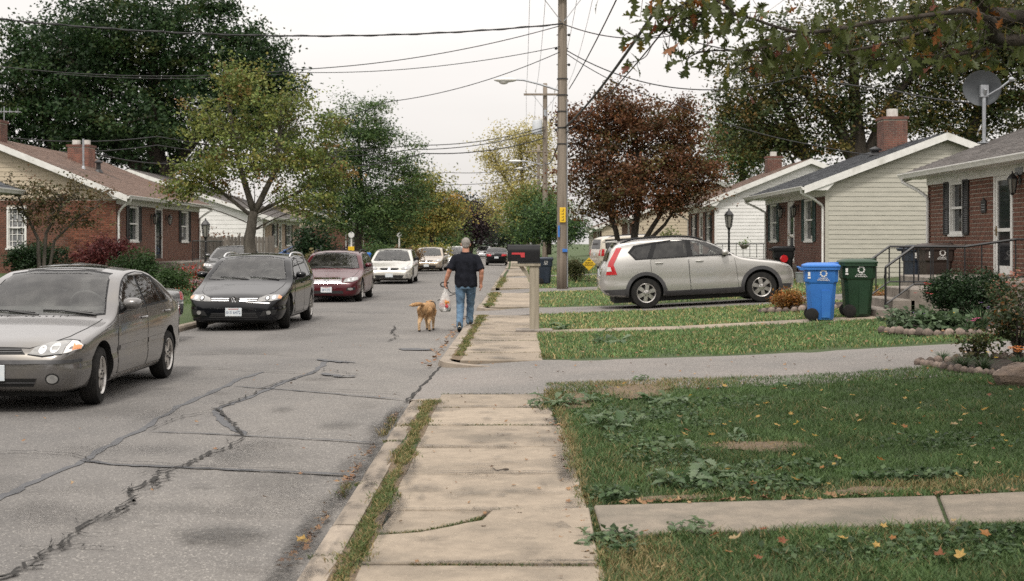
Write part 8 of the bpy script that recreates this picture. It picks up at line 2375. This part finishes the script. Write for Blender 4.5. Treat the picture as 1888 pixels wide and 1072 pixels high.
def archband(sp, s_, e=.055, w=.075):
    R = sp['r']; z = R + .012
    o = circ(s_, z, R + e + w, 20, None, -.15, PI + .15); i = circ(s_, z, R + e - .004, 20, None, -.15, PI + .15)
    return o + list(reversed(i))
SUV['side_panels'] += [('arch_cladding', 'cladding', archband(SUV, s_), .012) for s_ in SUV['wheels']]
MT['cladding'] = M_('grey_cladding', (0.05, 0.049, 0.052), (0.065, 0.063, 0.066), 6, 0.6)
MT['rub'] = M_('rub_strip', (0.05, 0.05, 0.053), (0.07, 0.07, 0.072), 12, 0.55)
def variant(base, **k):
    d = dict(base); d.update(k); return d

PT = {
 'grey': paint('grey_metallic', (0.150, 0.142, 0.138), (0.13, 0.124, 0.12), .55, .32, dust=(0.16, 0.145, 0.12), df=(.5, .8)),
 'black': paint('black_paintwork', (0.004, 0.0045, 0.006), (0.006, 0.0065, 0.008), .0, .09, dust=(0.016, 0.016, 0.016), coat=.5, spec=.12),
 'maroon': paint('maroon_paintwork', (0.07, 0.006, 0.011), (0.06, 0.005, 0.009), .1, .28, coat=.6, spec=.2),
 'pale': paint('pale_gold_paintwork', (0.52, 0.50, 0.45), (0.48, 0.46, 0.42), .4, .32),
 'tan': paint('tan_paintwork', (0.36, 0.29, 0.22), (0.33, 0.27, 0.2), .45, .33),
 'whitec': paint('white_paintwork', (0.68, 0.68, 0.68), (0.64, 0.64, 0.64), .0, .32),
 'silver': paint('champagne_silver', (0.50, 0.485, 0.455), (0.46, 0.445, 0.42), .55, .36),
 'cream': paint('cream_paintwork', (0.56, 0.50, 0.41), (0.52, 0.47, 0.39), .3, .35),
 'dgrey': paint('dark_grey_paintwork', (0.10, 0.10, 0.10), None, .5, .34),
 'bluec': paint('blue_paintwork', (0.03, 0.10, 0.28), None, .3, .34)}
MT['paint_trim'] = PT['grey']
GP = 'cars parked along the left kerb'
sp = SEDAN
sedan, sb = make_car('parked_car', 'dusty grey four door saloon with scuffed bumper nearest on the left', sp, PT['grey'], (-5.06, 14.82, 0), -PI / 2, group=GP, style='five', rim='alloy_dirty' if 'alloy_dirty' in MT else 'alloy', plate='', steer=.10)
wag, wb = make_car('parked_car', 'black wagon with chrome grille bars and round emblem on the nose', variant(WAGON, **FR_BLACK, rail_mat='chrome', handle_mat='paint'), PT['black'], (-5.26, 26.95, 0), -PI / 2, group=GP, style='twin', plate='015 6472', rails=(2.2, 3.95), steer=.16)
# round emblem: ring, V over W
h = wb.bvh.ray_cast(Vector((6, 0, .585)), Vector((-1, 0, 0)))[0]
m = MB(); My = Matrix.Rotation(PI / 2, 4, 'Y')
m.lathe([(.060, .002), (.060, .016), (.074, .016), (.074, .002)], (h.x + .010, 0, .585), 24, M=My, cap=False)
def stroke(a, b_): 
    a = Vector((h.x + .022, a[0], .585 + a[1])); b_ = Vector((h.x + .022, b_[0], .585 + b_[1])); m.tube([a, b_], .0068, 4)
for q in (-1, 1):
    stroke((q * .024, .054), (0, .008)); stroke((q * .050, .036), (q * .026, -.046)); stroke((q * .026, -.046), (0, .0))
em = m.build('emblem', MT['chrome'], wag); m = MB(); m.lathe([(.002, .006), (.062, .006)], (h.x + .010, 0, .585), 20, M=My, cap=False); m.build('emblem_disc', MT['dark'], em)
mar, mb_ = make_car('parked_car', 'maroon crossover with a wide chrome grille behind the black wagon', variant(WAGON, **FR_RED), PT['maroon'], (-5.22, 38.95, 0), -PI / 2, group=GP, style='twin', plate='BH 272', rails=(2.2, 3.95))
h = mb_.bvh.ray_cast(Vector((6, 0, .60)), Vector((-1, 0, 0)))[0]; m = MB(); m.lathe([(.045, .0), (.045, .02), (.062, .02), (.062, .0)], (h.x + .012, 0, .60), 18, M=My, cap=False); m.tube([(h.x + .03, -.03, .58), (h.x + .03, 0, .62), (h.x + .03, .03, .58)], .009, 4); m.build('emblem', MT['chrome'], mar)
pal, pb = make_car('parked_car', 'pale silver crossover with an oval black grille behind the maroon car', variant(WAGON, **FR_PALE, mirror_mat='plastic_black'), PT['pale'], (-5.03, 55.6, 0), -PI / 2, group=GP, style='multi', plate='', rails=None or False)
make_car('parked_car', 'tan minivan parked beyond the pale silver crossover', variant(WAGON, **FR_PALE), PT['tan'], (-5.0, 80.0, 0), -PI / 2 - .05, group=GP, style='multi', plate='', detail=1)
make_car('parked_car', 'white car standing past the tan minivan', variant(SEDAN), PT['whitec'], (-3.95, 92.0, 0), -PI / 2, group=GP, style='five', plate='', detail=1)
make_car('parked_car', 'pale roofed car far behind the white one', variant(WAGON, **FR_PALE), PT['pale'], (-4.6, 108.0, 0), -PI / 2, group=GP, style='five', plate='', detail=1)
make_car('parked_car', 'tiny white car at the far end of the street', variant(SEDAN), PT['whitec'], (-3.2, 150.0, 0), -PI / 2, group=GP, style='five', plate='', detail=1)
make_car('moving_car', 'black car driving away down the street with red tail lights', variant(SEDAN), PT['black'], (-1.18, 101.0, 0), PI / 2, style='five', detail=1, tint='glass_tint')
_dg, _ = make_car('driveway_car', 'dark grey car in the left driveway hidden behind the nearest saloon', variant(SEDAN), PT['dgrey'], (-7.72, 22.1, 0.075), PI, pitch=.02, style='five', detail=1); _dg.scale = (.9, .9, .9)
_dg, _ = make_car('driveway_car', 'grey car by the lamp post, only its roof showing over the black wagon', variant(SEDAN), PT['dgrey'], (-10.55, 49.4, gz(-10.5, 49)), -PI / 2, style='five', detail=1); _dg.scale = (.93, .93, .92)
make_car('driveway_car', 'blue car glimpsed behind the maroon crossover', variant(SEDAN), PT['bluec'], (-10.4, 63.9, gz(-10, 64)), PI, pitch=.06, style='five', detail=1)
suv, sub = make_car('parked_suv', 'champagne silver sport utility with black cladding on the right driveway', SUV, PT['silver'], (4.28, 30.5, (gz(4.28 + 1.4, 30.5) + gz(4.28 - 1.22, 30.5)) / 2 + .012), 0, pitch=math.atan((gz(5.68, 30.5) - gz(3.05, 30.5)) / 2.63), style='suv', glass='glass', tint='glass_tint', rails=(2.0, 3.95), cat='suv')
# roof spoiler
m = MB(); m.prism([(-1.78, 1.52), (-1.78, 1.575), (-2.02, 1.565), (-2.06, 1.535)], lambda a, z: (a, -.60, z), lambda a, z: (a, .60, z)); m.build('spoiler', PT['silver'], suv, bevel=.01)
CREAMSUV = variant(SUV, L=4.95, wheels=(.88, 3.75), r=.37,
    top=[(0, .66), (.025, .76), (.08, .86), (.2, .95), (.5, 1.03), (1.0, 1.09), (1.4, 1.16), (1.75, 1.43), (2.0, 1.62), (2.3, 1.74), (2.8, 1.78), (4.2, 1.77), (4.6, 1.74), (4.76, 1.66), (4.86, 1.2), (4.92, 1.0), (4.95, .7)],
    plan=[(0, .66), (.025, .74), (.07, .80), (.15, .86), (.3, .90), (.6, .92), (4.5, .92), (4.8, .90), (4.92, .84), (4.95, .76)], bot=[(0, .42), (.05, .34), (.3, .3), (4.6, .32), (4.95, .5)],
    belt=[(0, 1.05), (1.4, 1.14), (4.95, 1.18)], tumble=.26,
    winframe=[(1.70, 1.16), (4.62, 1.19), (4.60, 1.62), (2.3, 1.64), (2.05, 1.55)], windows=[([(1.80, 1.19), (2.60, 1.19), (2.60, 1.60), (2.32, 1.60), (2.12, 1.52)], 'tint'), ([(2.68, 1.19), (3.50, 1.2), (3.48, 1.6), (2.68, 1.6)], 'tint'), ([(3.58, 1.2), (4.58, 1.22), (4.55, 1.59), (3.56, 1.6)], 'tint')],
    doors=[[(1.6, .42), (2.62, .42), (2.64, 1.14), (1.62, 1.13)], [(2.66, .42), (3.2, .42), (3.42, .8), (3.5, 1.15), (2.67, 1.14)]], handles=[(2.35, 1.02), (3.2, 1.03)], mirror=(1.8, 1.2),
    side_panels=[('tail_light', 'lens_red', [(4.72, .86), (4.86, .86), (4.80, 1.18), (4.68, 1.18)], .010), ('bumper_cladding', 'cladding', [(4.2, .38), (4.85, .42), (4.86, .62), (4.2, .58)], .012)],
    screen=[(-.76, 1.18), (.76, 1.18), (.66, 1.60), (-.66, 1.60)], rear=[(-.70, 1.20), (.70, 1.20), (.62, 1.62), (-.62, 1.62)], rplate_z=.95, back=[('tail_light', 'lens_red', 'B', [(.72, .88), (.86, .88), (.86, 1.16), (.72, 1.16)], .01)])
make_car('parked_suv', 'cream boxy sport utility parked behind the maroon tree trunks', CREAMSUV, PT['cream'], (6.35, 62.4, gz(6.3, 62) + .01), .22, pitch=.05, style='suv', tint='glass_tint', rails=(2.2, 4.4), detail=1, cat='suv')
# ---------------------------------------------------------------- man, dog, bag, leash
class Blob(MB):
    def cap(s, a, ra, b, rb, n=14):
        a, b = Vector(a), Vector(b)
        s.tube([a, b], [ra, rb], n); s.sphere(a, ra, n, 8); s.sphere(b, rb, n, 8); return s
    def chain(s, pts):
        for (a, ra), (b, rb) in zip(pts[:-1], pts[1:]): s.cap(a, ra, b, rb)
        return s
    def rings(s, R, n=20):
        o = len(s.v)
        for (c, rx, ry) in R:
            for j in range(n):
                a = 2 * PI * j / n; k = 0.85
                s.v.append((c[0] + rx * math.copysign(abs(math.cos(a)) ** k, math.cos(a)), c[1] + ry * math.copysign(abs(math.sin(a)) ** k, math.sin(a)), c[2]))
        for i in range(len(R) - 1):
            for j in range(n):
                s.f.append((o + i * n + j, o + i * n + (j + 1) % n, o + (i + 1) * n + (j + 1) % n, o + (i + 1) * n + j)); s.m.append(0)
        s.f.append(tuple(o + j for j in reversed(range(n)))); s.m.append(0)
        s.f.append(tuple(o + (len(R) - 1) * n + j for j in range(n))); s.m.append(0)
        return s
    def melt(s, name, mats, parent, voxel=.012, smooth=4, fn=None):
        o = s.build(name, mats, parent)
        r = o.modifiers.new('r', 'REMESH'); r.mode = 'VOXEL'; r.voxel_size = voxel
        if smooth:
            k = o.modifiers.new('s', 'SMOOTH'); k.factor = .5; k.iterations = smooth
        me = eval_mesh(o); old = o.data; o.modifiers.clear(); o.data = me; bpy.data.meshes.remove(old)
        if not me.materials:
            for x in (mats if hasattr(mats, '__len__') else [mats]): me.materials.append(x)
        if fn:
            for v in me.vertices: v.co = fn(v.co.copy(), v.normal)
        me.polygons.foreach_set('use_smooth', [True] * len(me.polygons)); me.update()
        return o

MX_, MY_ = X(858, 24.45), 24.45
man = empty('person', (MX_, MY_, 0), 'stocky grey haired man in navy polo and jeans walking away beside the kerb', 'person', local=True)
b = Blob()
# head
b.sphere((0, .262, 1.655), (.083, .097, .105), 18, 12); b.sphere((0, .30, 1.60), (.060, .068, .072), 14, 9); b.sphere((0, .355, 1.575), (.038, .03, .03), 10, 7)
b.cap((0, .362, 1.645), .012, (0, .378, 1.618), .017, 8)
for q in (-1, 1): b.sphere((q * .086, .262, 1.635), (.014, .022, .034), 10, 7)
b.cap((0, .235, 1.46), .072, (0, .248, 1.58), .064)
# trunk under the clothes, shoulders, arms
b.rings([((0, .21, .86), .15, .11), ((0, .22, 1.0), .17, .125), ((0, .22, 1.2), .175, .12), ((0, .215, 1.36), .15, .095), ((0, .225, 1.47), .07, .06)])
Ls, Le, Lw = (-.200, .20, 1.375), (-.305, .135, 1.145), (-.385, .215, .925)
Rs, Re, Rw = (.200, .20, 1.375), (.300, .120, 1.135), (.285, .215, .895)
b.chain([(Ls, .055), (Le, .048), (Lw, .031)]); b.chain([(Rs, .055), (Re, .048), (Rw, .031)])
b.cap((-.335, .165, 1.06), .046, (-.36, .19, .99), .040); b.cap((.297, .15, 1.05), .046, (.292, .18, .98), .040)
def hand(b, w, q, curl):
    w = Vector(w); palm = w + Vector((q * .004, .012, -.055))
    b.cap(w, .030, palm, .033, 10); b.cap(w + Vector((0, -.012, -.03)), .022, palm + Vector((0, -.022, -.012)), .022, 10); b.cap(w + Vector((0, .025, -.03)), .022, palm + Vector((0, .028, -.012)), .022, 10)
    for i, (dy, ln) in enumerate(((.036, .070), (.013, .080), (-.010, .075), (-.033, .058))):
        p0 = palm + Vector((0, dy, -.018)); p1 = p0 + Vector((-q * .006, .002, -ln * .5)); p2 = p1 + Vector((-q * ln * .30 * curl, 0, -ln * .30 * (1.3 - curl))); p3 = p2 + Vector((-q * ln * .28 * curl, 0, ln * .16 * (curl - .75)))
        b.chain([(p0, .0105), (p1, .0100), (p2, .0092), (p3, .0080)])
    t0 = w + Vector((-q * .006, .03, -.03)); b.chain([(t0, .014), (t0 + Vector((-q * .022, .032, -.028)), .0115), (t0 + Vector((-q * .032, .036, -.056)), .0095)])
hand(b, Lw, -1, 1.0); hand(b, Rw, 1, .55)
# legs under the jeans
Lh, Lk, La = (-.095, .205, .90), (-.100, .215, .50), (-.105, -.035, .135)
Rh, Rk, Ra = (.095, .215, .90), (.085, .375, .53), (.065, .46, .185)
b.chain([(Lh, .085), (Lk, .055), (La, .038)]); b.chain([(Rh, .085), (Rk, .055), (Ra, .038)])
body = b.melt('body', MT['skin'], man, .0085, 3)
# hair: short cropped grey cap, open over the face
h = Blob()
h.sphere((0, .250, 1.668), (.0875, .098, .104), 18, 12); h.sphere((0, .205, 1.615), (.066, .050, .058), 14, 9)
def hairfn(c, n):
    c = c + n * (.003 * math.sin(c.x * 190 + c.z * 70) * math.sin(c.z * 160 + c.y * 50))
    return c
h.melt('hair', MT['hair'], man, .008, 3, hairfn)
for q in (-1, 1):
    e = MB(); e.sphere((q * .030, .346, 1.652), .011, 8, 6); e.build('eye', MT['shoe'], man, smooth=3.1)
# polo
s = Blob()
s.rings([((.005, .205, .835), .205, .150), ((.005, .205, .90), .212, .156), ((0, .21, 1.0), .212, .158), ((0, .215, 1.12), .208, .152), ((0, .21, 1.24), .215, .145), ((0, .205, 1.33), .222, .132), ((0, .205, 1.385), .200, .118), ((0, .21, 1.435), .145, .098), ((0, .22, 1.482), .080, .078)])
for S_, E_, q in ((Ls, Le, -1), (Rs, Re, 1)):
    S_, E_ = Vector(S_), Vector(E_)
    end = S_.lerp(E_, .92)
    s.cap(S_, .078, S_.lerp(E_, .4), .082, 16); s.cap((0, .205, 1.415), .075, S_ + Vector((-q * .03, 0, .005)), .074, 16)
    s.tube([S_.lerp(E_, .2), S_.lerp(E_, .55), end], [.078, .080, .086], 16)
def shirtfn(c, n):
    w = .006 * math.sin(c.z * 34 + c.x * 22) * math.sin(c.x * 17 - c.z * 9) + .005 * math.sin(c.z * 19 + abs(c.x) * 40)
    k = min(1, max(0, (1.5 - c.z) / .4))
    # hem swings and folds
    f = max(0, (1.0 - c.z) / .17) * .012 * math.sin(math.atan2(c.y - .2, c.x) * 7 + .6)
    return c + n * (w * k + f)
s.melt('polo_shirt', MT['polo'], man, .012, 3, shirtfn)
cl = Blob(); cl.tube([(0.0 + .083 * math.cos(a), .222 + .080 * math.sin(a), 1.487 + .012 * math.sin(a)) for a in [2 * PI * i / 20 for i in range(21)]], .017, 8, cap=False)
cl.build('collar', MT['polo'], man, smooth=3.1)
# jeans
j = Blob()
j.rings([((0, .205, .99), .165, .125), ((0, .205, .90), .185, .142), ((0, .205, .80), .172, .132)])
j.chain([((-.098, .205, .86), .105), ((-.100, .20, .70), .094), ((-.100, .215, .50), .076), ((-.103, .10, .32), .070), ((-.105, -.005, .17), .066)])
j.cap((-.105, -.012, .175), .070, (-.105, -.038, .115), .068)
j.chain([((.098, .215, .86), .105), ((.095, .28, .70), .094), ((.085, .375, .53), .076), ((.075, .42, .36), .072), ((.066, .452, .22), .069)]); j.cap((.066, .452, .21), .070, (.066, .458, .165), .069)
def jeanfn(c, n):
    w = .006 * math.sin(c.z * 40 + c.x * 50 + 1) * math.sin(c.y * 30 + c.z * 12)
    k = math.exp(-((c.z - .50) / .10) ** 2) + math.exp(-((c.z - .18) / .09) ** 2) * 1.2 + .35
    return c + n * w * k
j.melt('jeans', MT['denim'], man, .011, 3, jeanfn)
for nm, q, heel, toe, zg in (('l', -1, (-.107, -.085, .118), (-.112, .075, .035), 0), ('r', 1, (.066, .430, .128), (.072, .62, .122), .09)):
    heel, toe = Vector(heel), Vector(toe)
    k = Blob(); up = Vector((0, .0, 1)); d = (toe - heel).normalized(); nrm = Vector((0, -d.z, d.y))
    k.chain([(heel + nrm * .012, .040), (heel.lerp(toe, .45) + nrm * .012, .043), (toe + nrm * .006, .037)]); k.cap(heel + nrm * .03, .040, heel + nrm * .075 + d * .02, .044)
    sh = k.melt('shoe', MT['shoe'], man, .009, 3)
    k = MB(); pts = []
    for i in range(20):
        a = 2 * PI * i / 20; u = math.cos(a); t = .5 + .5 * u
        p = heel.lerp(toe, .5) + d * (.128 * u) + Vector((1, 0, 0)) * math.sin(a) * (.040 + .008 * t)
        pts.append(p)
    vs = [p - nrm * .036 for p in pts] + [p - nrm * .018 for p in pts]
    k.add(vs, [tuple(range(20)), tuple(reversed(range(20, 40)))] + [(i, (i + 1) % 20, (i + 1) % 20 + 20, i + 20) for i in range(20)])
    k.build('shoe_sole', MT['sole'], sh)
    k = MB(); vs = [p - nrm * .0375 + (heel.lerp(toe, .5) - p) * .06 for p in pts]; k.add(vs + [v - nrm * .003 for v in vs], [tuple(range(20)), tuple(reversed(range(20, 40)))] + [(i, (i + 1) % 20, (i + 1) % 20 + 20, i + 20) for i in range(20)])
    k.build('tread', MT['shoe'], sh)

# bag
MT['bag'] = M_('white_bag', (0.80, 0.79, 0.77), (0.72, 0.71, 0.69), 20, 0.35, 0.8, 22, transl=.35, bdist=.02)
def alpha(m, a):
    bs = m.node_tree.nodes['Principled BSDF']; t = m.node_tree
    out = t.nodes['Material Output']; src = out.inputs['Surface'].links[0].from_socket
    tr = t.nodes.new('ShaderNodeBsdfTransparent'); ms = t.nodes.new('ShaderNodeMixShader'); ms.inputs[0].default_value = a
    t.links.new(tr.outputs[0], ms.inputs[1]); t.links.new(src, ms.inputs[2]); t.links.new(ms.outputs[0], out.inputs['Surface'])
alpha(MT['bag'], .62)
hx, hy, hz = MX_ + Lw[0] + .0, MY_ + Lw[1] + .01, Lw[2] - .09
bag = empty('shopping_bag', (hx, hy, hz), 'thin white plastic shopping bag of groceries hanging from the man\'s hand', 'bag', local=True)
m = Blob()
prof = [(.012, .0, 0), (.016, -.03, 0), (.028, -.07, .004), (.050, -.13, .008), (.078, -.20, .01), (.098, -.28, .012), (.108, -.36, .012), (.105, -.42, .01), (.085, -.46, .008), (.05, -.478, .005), (.01, -.482, 0)]
vs, fs = [], []; n = 36
for i, (r, z, _) in enumerate(prof):
    for q in range(n):
        a = 2 * PI * q / n
        rr = r * (1 + .10 * math.sin(3 * a + i * .4) + .06 * math.sin(7 * a + 1.1) * (1 - i / 12) + .03 * math.sin(13 * a + i))
        vs.append((rr * math.cos(a) * 1.05 + (-.01 * i / 5), rr * math.sin(a) * .8, z))
for i in range(len(prof) - 1):
    for q in range(n): fs.append((i * n + q, i * n + (q + 1) % n, (i + 1) * n + (q + 1) % n, (i + 1) * n + q))
m.add(vs, fs); m.build('bag', MT['bag'], bag, smooth=3.1)
g_ = {'orange': M_('orange_pack', (0.62, 0.24, 0.05), None, 9, .5), 'red': M_('red_pack', (0.50, 0.05, 0.06), None, 9, .5), 'green': M_('green_pack', (0.10, 0.13, 0.10), None, 9, .6), 'white': M_('white_pack', (0.7, 0.7, 0.68), None, 9, .5)}
for (c, x, y, z, r) in (('orange', -.0, -.035, -.29, .052), ('orange', .05, -.015, -.30, .045), ('red', -.06, -.03, -.345, .045), ('red', .03, -.05, -.36, .042), ('white', -.01, -.03, -.42, .05), ('green', .055, -.01, -.43, .042), ('green', -.055, 0, -.435, .04), ('red', 0.0, .04, -.35, .05), ('white', -.05, -.01, -.25, .035)):
    k = MB(); k.box(-r, r, -r * .7, r * .7, -r * .8, r * .8); mm = Euler((wobble(.6), wobble(.6), wobble(1.5))).to_matrix().to_4x4(); k.v = [tuple(mm @ Vector(v) + Vector((x, y, z))) for v in k.v]; k.build('grocery_pack', g_[c], bag, bevel=.012)

# dog
dogx, dogy = X(788, 24.75), 24.75
dog = empty('dog', (dogx, dogy, 0), 'golden tan dog walking away on a leash with its tail held sideways', 'dog', rot=(0, 0, math.radians(-9)), local=True)
MT['fur_attr'] = MT['fur']
d = Blob()
d.chain([((0, -.27, .445), .098), ((0, -.18, .43), .108), ((0, -.04, .43), .100), ((0, .10, .425), .112), ((0, .23, .43), .112), ((-.01, .31, .45), .082), ((-.03, .40, .475), .066)])
d.sphere((0, .14, .37), (.095, .15, .10), 16, 10); d.sphere((0, .27, .36), (.07, .06, .07), 12, 8)
d.sphere((-.04, .45, .495), (.066, .085, .066), 14, 10); d.chain([((-.05, .50, .48), .045), ((-.06, .575, .46), .033), ((-.065, .60, .46), .028)])
for q in (-1, 1):
    d.chain([((-.04 + q * .060, .42, .53), .022), ((-.04 + q * .083, .425, .48), .020), ((-.04 + q * .086, .43, .44), .012)])
    sw = -.05 if q < 0 else .05
    d.chain([((q * .062, -.235, .40), .088), ((q * .080, -.16 + sw * .6, .28), .058), ((q * .082, -.29 + sw, .165), .027), ((q * .084, -.265 + sw * 1.4, .045), .023)]); d.cap((q * .084, -.262 + sw * 1.4, .026), .026, (q * .084, -.215 + sw * 1.4, .020), .022)
    sw = .06 if q < 0 else -.04
    d.chain([((q * .070, .22, .36), .066), ((q * .078, .175 + sw * .4, .25), .038), ((q * .076, .215 + sw, .12), .023), ((q * .076, .21 + sw * 1.2, .04), .021)]); d.cap((q * .076, .215 + sw * 1.2, .024), .024, (q * .076, .26 + sw * 1.2, .020), .020)
d.chain([((0, -.33, .49), .036), ((-.03, -.40, .525), .032), ((-.11, -.43, .52), .040), ((-.19, -.43, .505), .034), ((-.245, -.42, .495), .014)])
def furfn(c, n): return c + n * (.004 * math.sin(c.x * 120 + c.z * 60) * math.sin(c.z * 90 - c.y * 100))
db = d.melt('body', [MT['fur'], MT['fur_pale'], MT['shoe']], dog, .009, 3, furfn)
db.data.materials.clear()
for k in ('fur', 'fur_pale', 'shoe'): db.data.materials.append(MT[k])
for p in db.data.polygons:
    c = p.center
    w = .02 * math.sin(c.x * 90) + .02 * math.sin(c.z * 70 + c.y * 60)
    if c.z < .035: p.material_index = 2
    elif c.z < .27 + w or (c.y < -.26 and c.z < .36 + w and abs(c.x) < .055) or (c.x < -.19 and c.z > .46): p.material_index = 1
    else: p.material_index = 0
for q in (-1, 1):
    e = MB(); e.sphere((-.045 + q * .045, .515, .515), .010, 8, 6); e.build('eye', MT['shoe'], dog, smooth=3.1)
e = MB(); e.sphere((-.066, .632, .47), .016, 8, 6); e.build('nose', MT['shoe'], dog, smooth=3.1)
e = MB(); e.tube([(.085 * math.cos(a), 0.335 + .025 * math.sin(a), .455 + .088 * math.sin(a)) for a in [2 * PI * i / 18 for i in range(19)]], .011, 6, cap=False); e.build('collar', MT['black'], dog)
# leash
m = MB(); c = Vector((MX_ + Lw[0] + .012, MY_ + Lw[1] + .01, Lw[2] - .055))
m.tube([c + Vector((-.045 + .06 * math.cos(a), .02, .01 + .045 * math.sin(a))) for a in [2 * PI * i / 18 for i in range(19)]], .013, 6, cap=False)
m.tube([(c.x - .04, c.y, c.z + .04), (c.x + .05, c.y - .03, c.z + .045)], .016, 6)
neck = Vector((dogx + .345 * math.sin(math.radians(16)) + .08, dogy + .345 * math.cos(math.radians(16)), .56))
K = [c + Vector((.02, 0, 0)), c + Vector((.04, .03, -.09)), c + Vector((.10, .08, -.155)), c + Vector((.17, .12, -.15)), c + Vector((.20, .20, -.16)), c + Vector((.05, .35, -.22)), neck]
P = []
for i in range(len(K) - 1):
    p0, p1, p2, p3 = K[max(i - 1, 0)], K[i], K[i + 1], K[min(i + 2, len(K) - 1)]
    for k in range(6):
        t = k / 6; P.append(0.5 * ((2 * p1) + (p2 - p0) * t + (2 * p0 - 5 * p1 + 4 * p2 - p3) * t * t + (3 * p1 - p0 - 3 * p2 + p3) * t ** 3))
P.append(K[-1]); m.tube(P, .008, 6)
tag(m.build('leash', MT['black'], smooth=3.1), 'black dog leash looped in the man\'s left hand', 'leash')
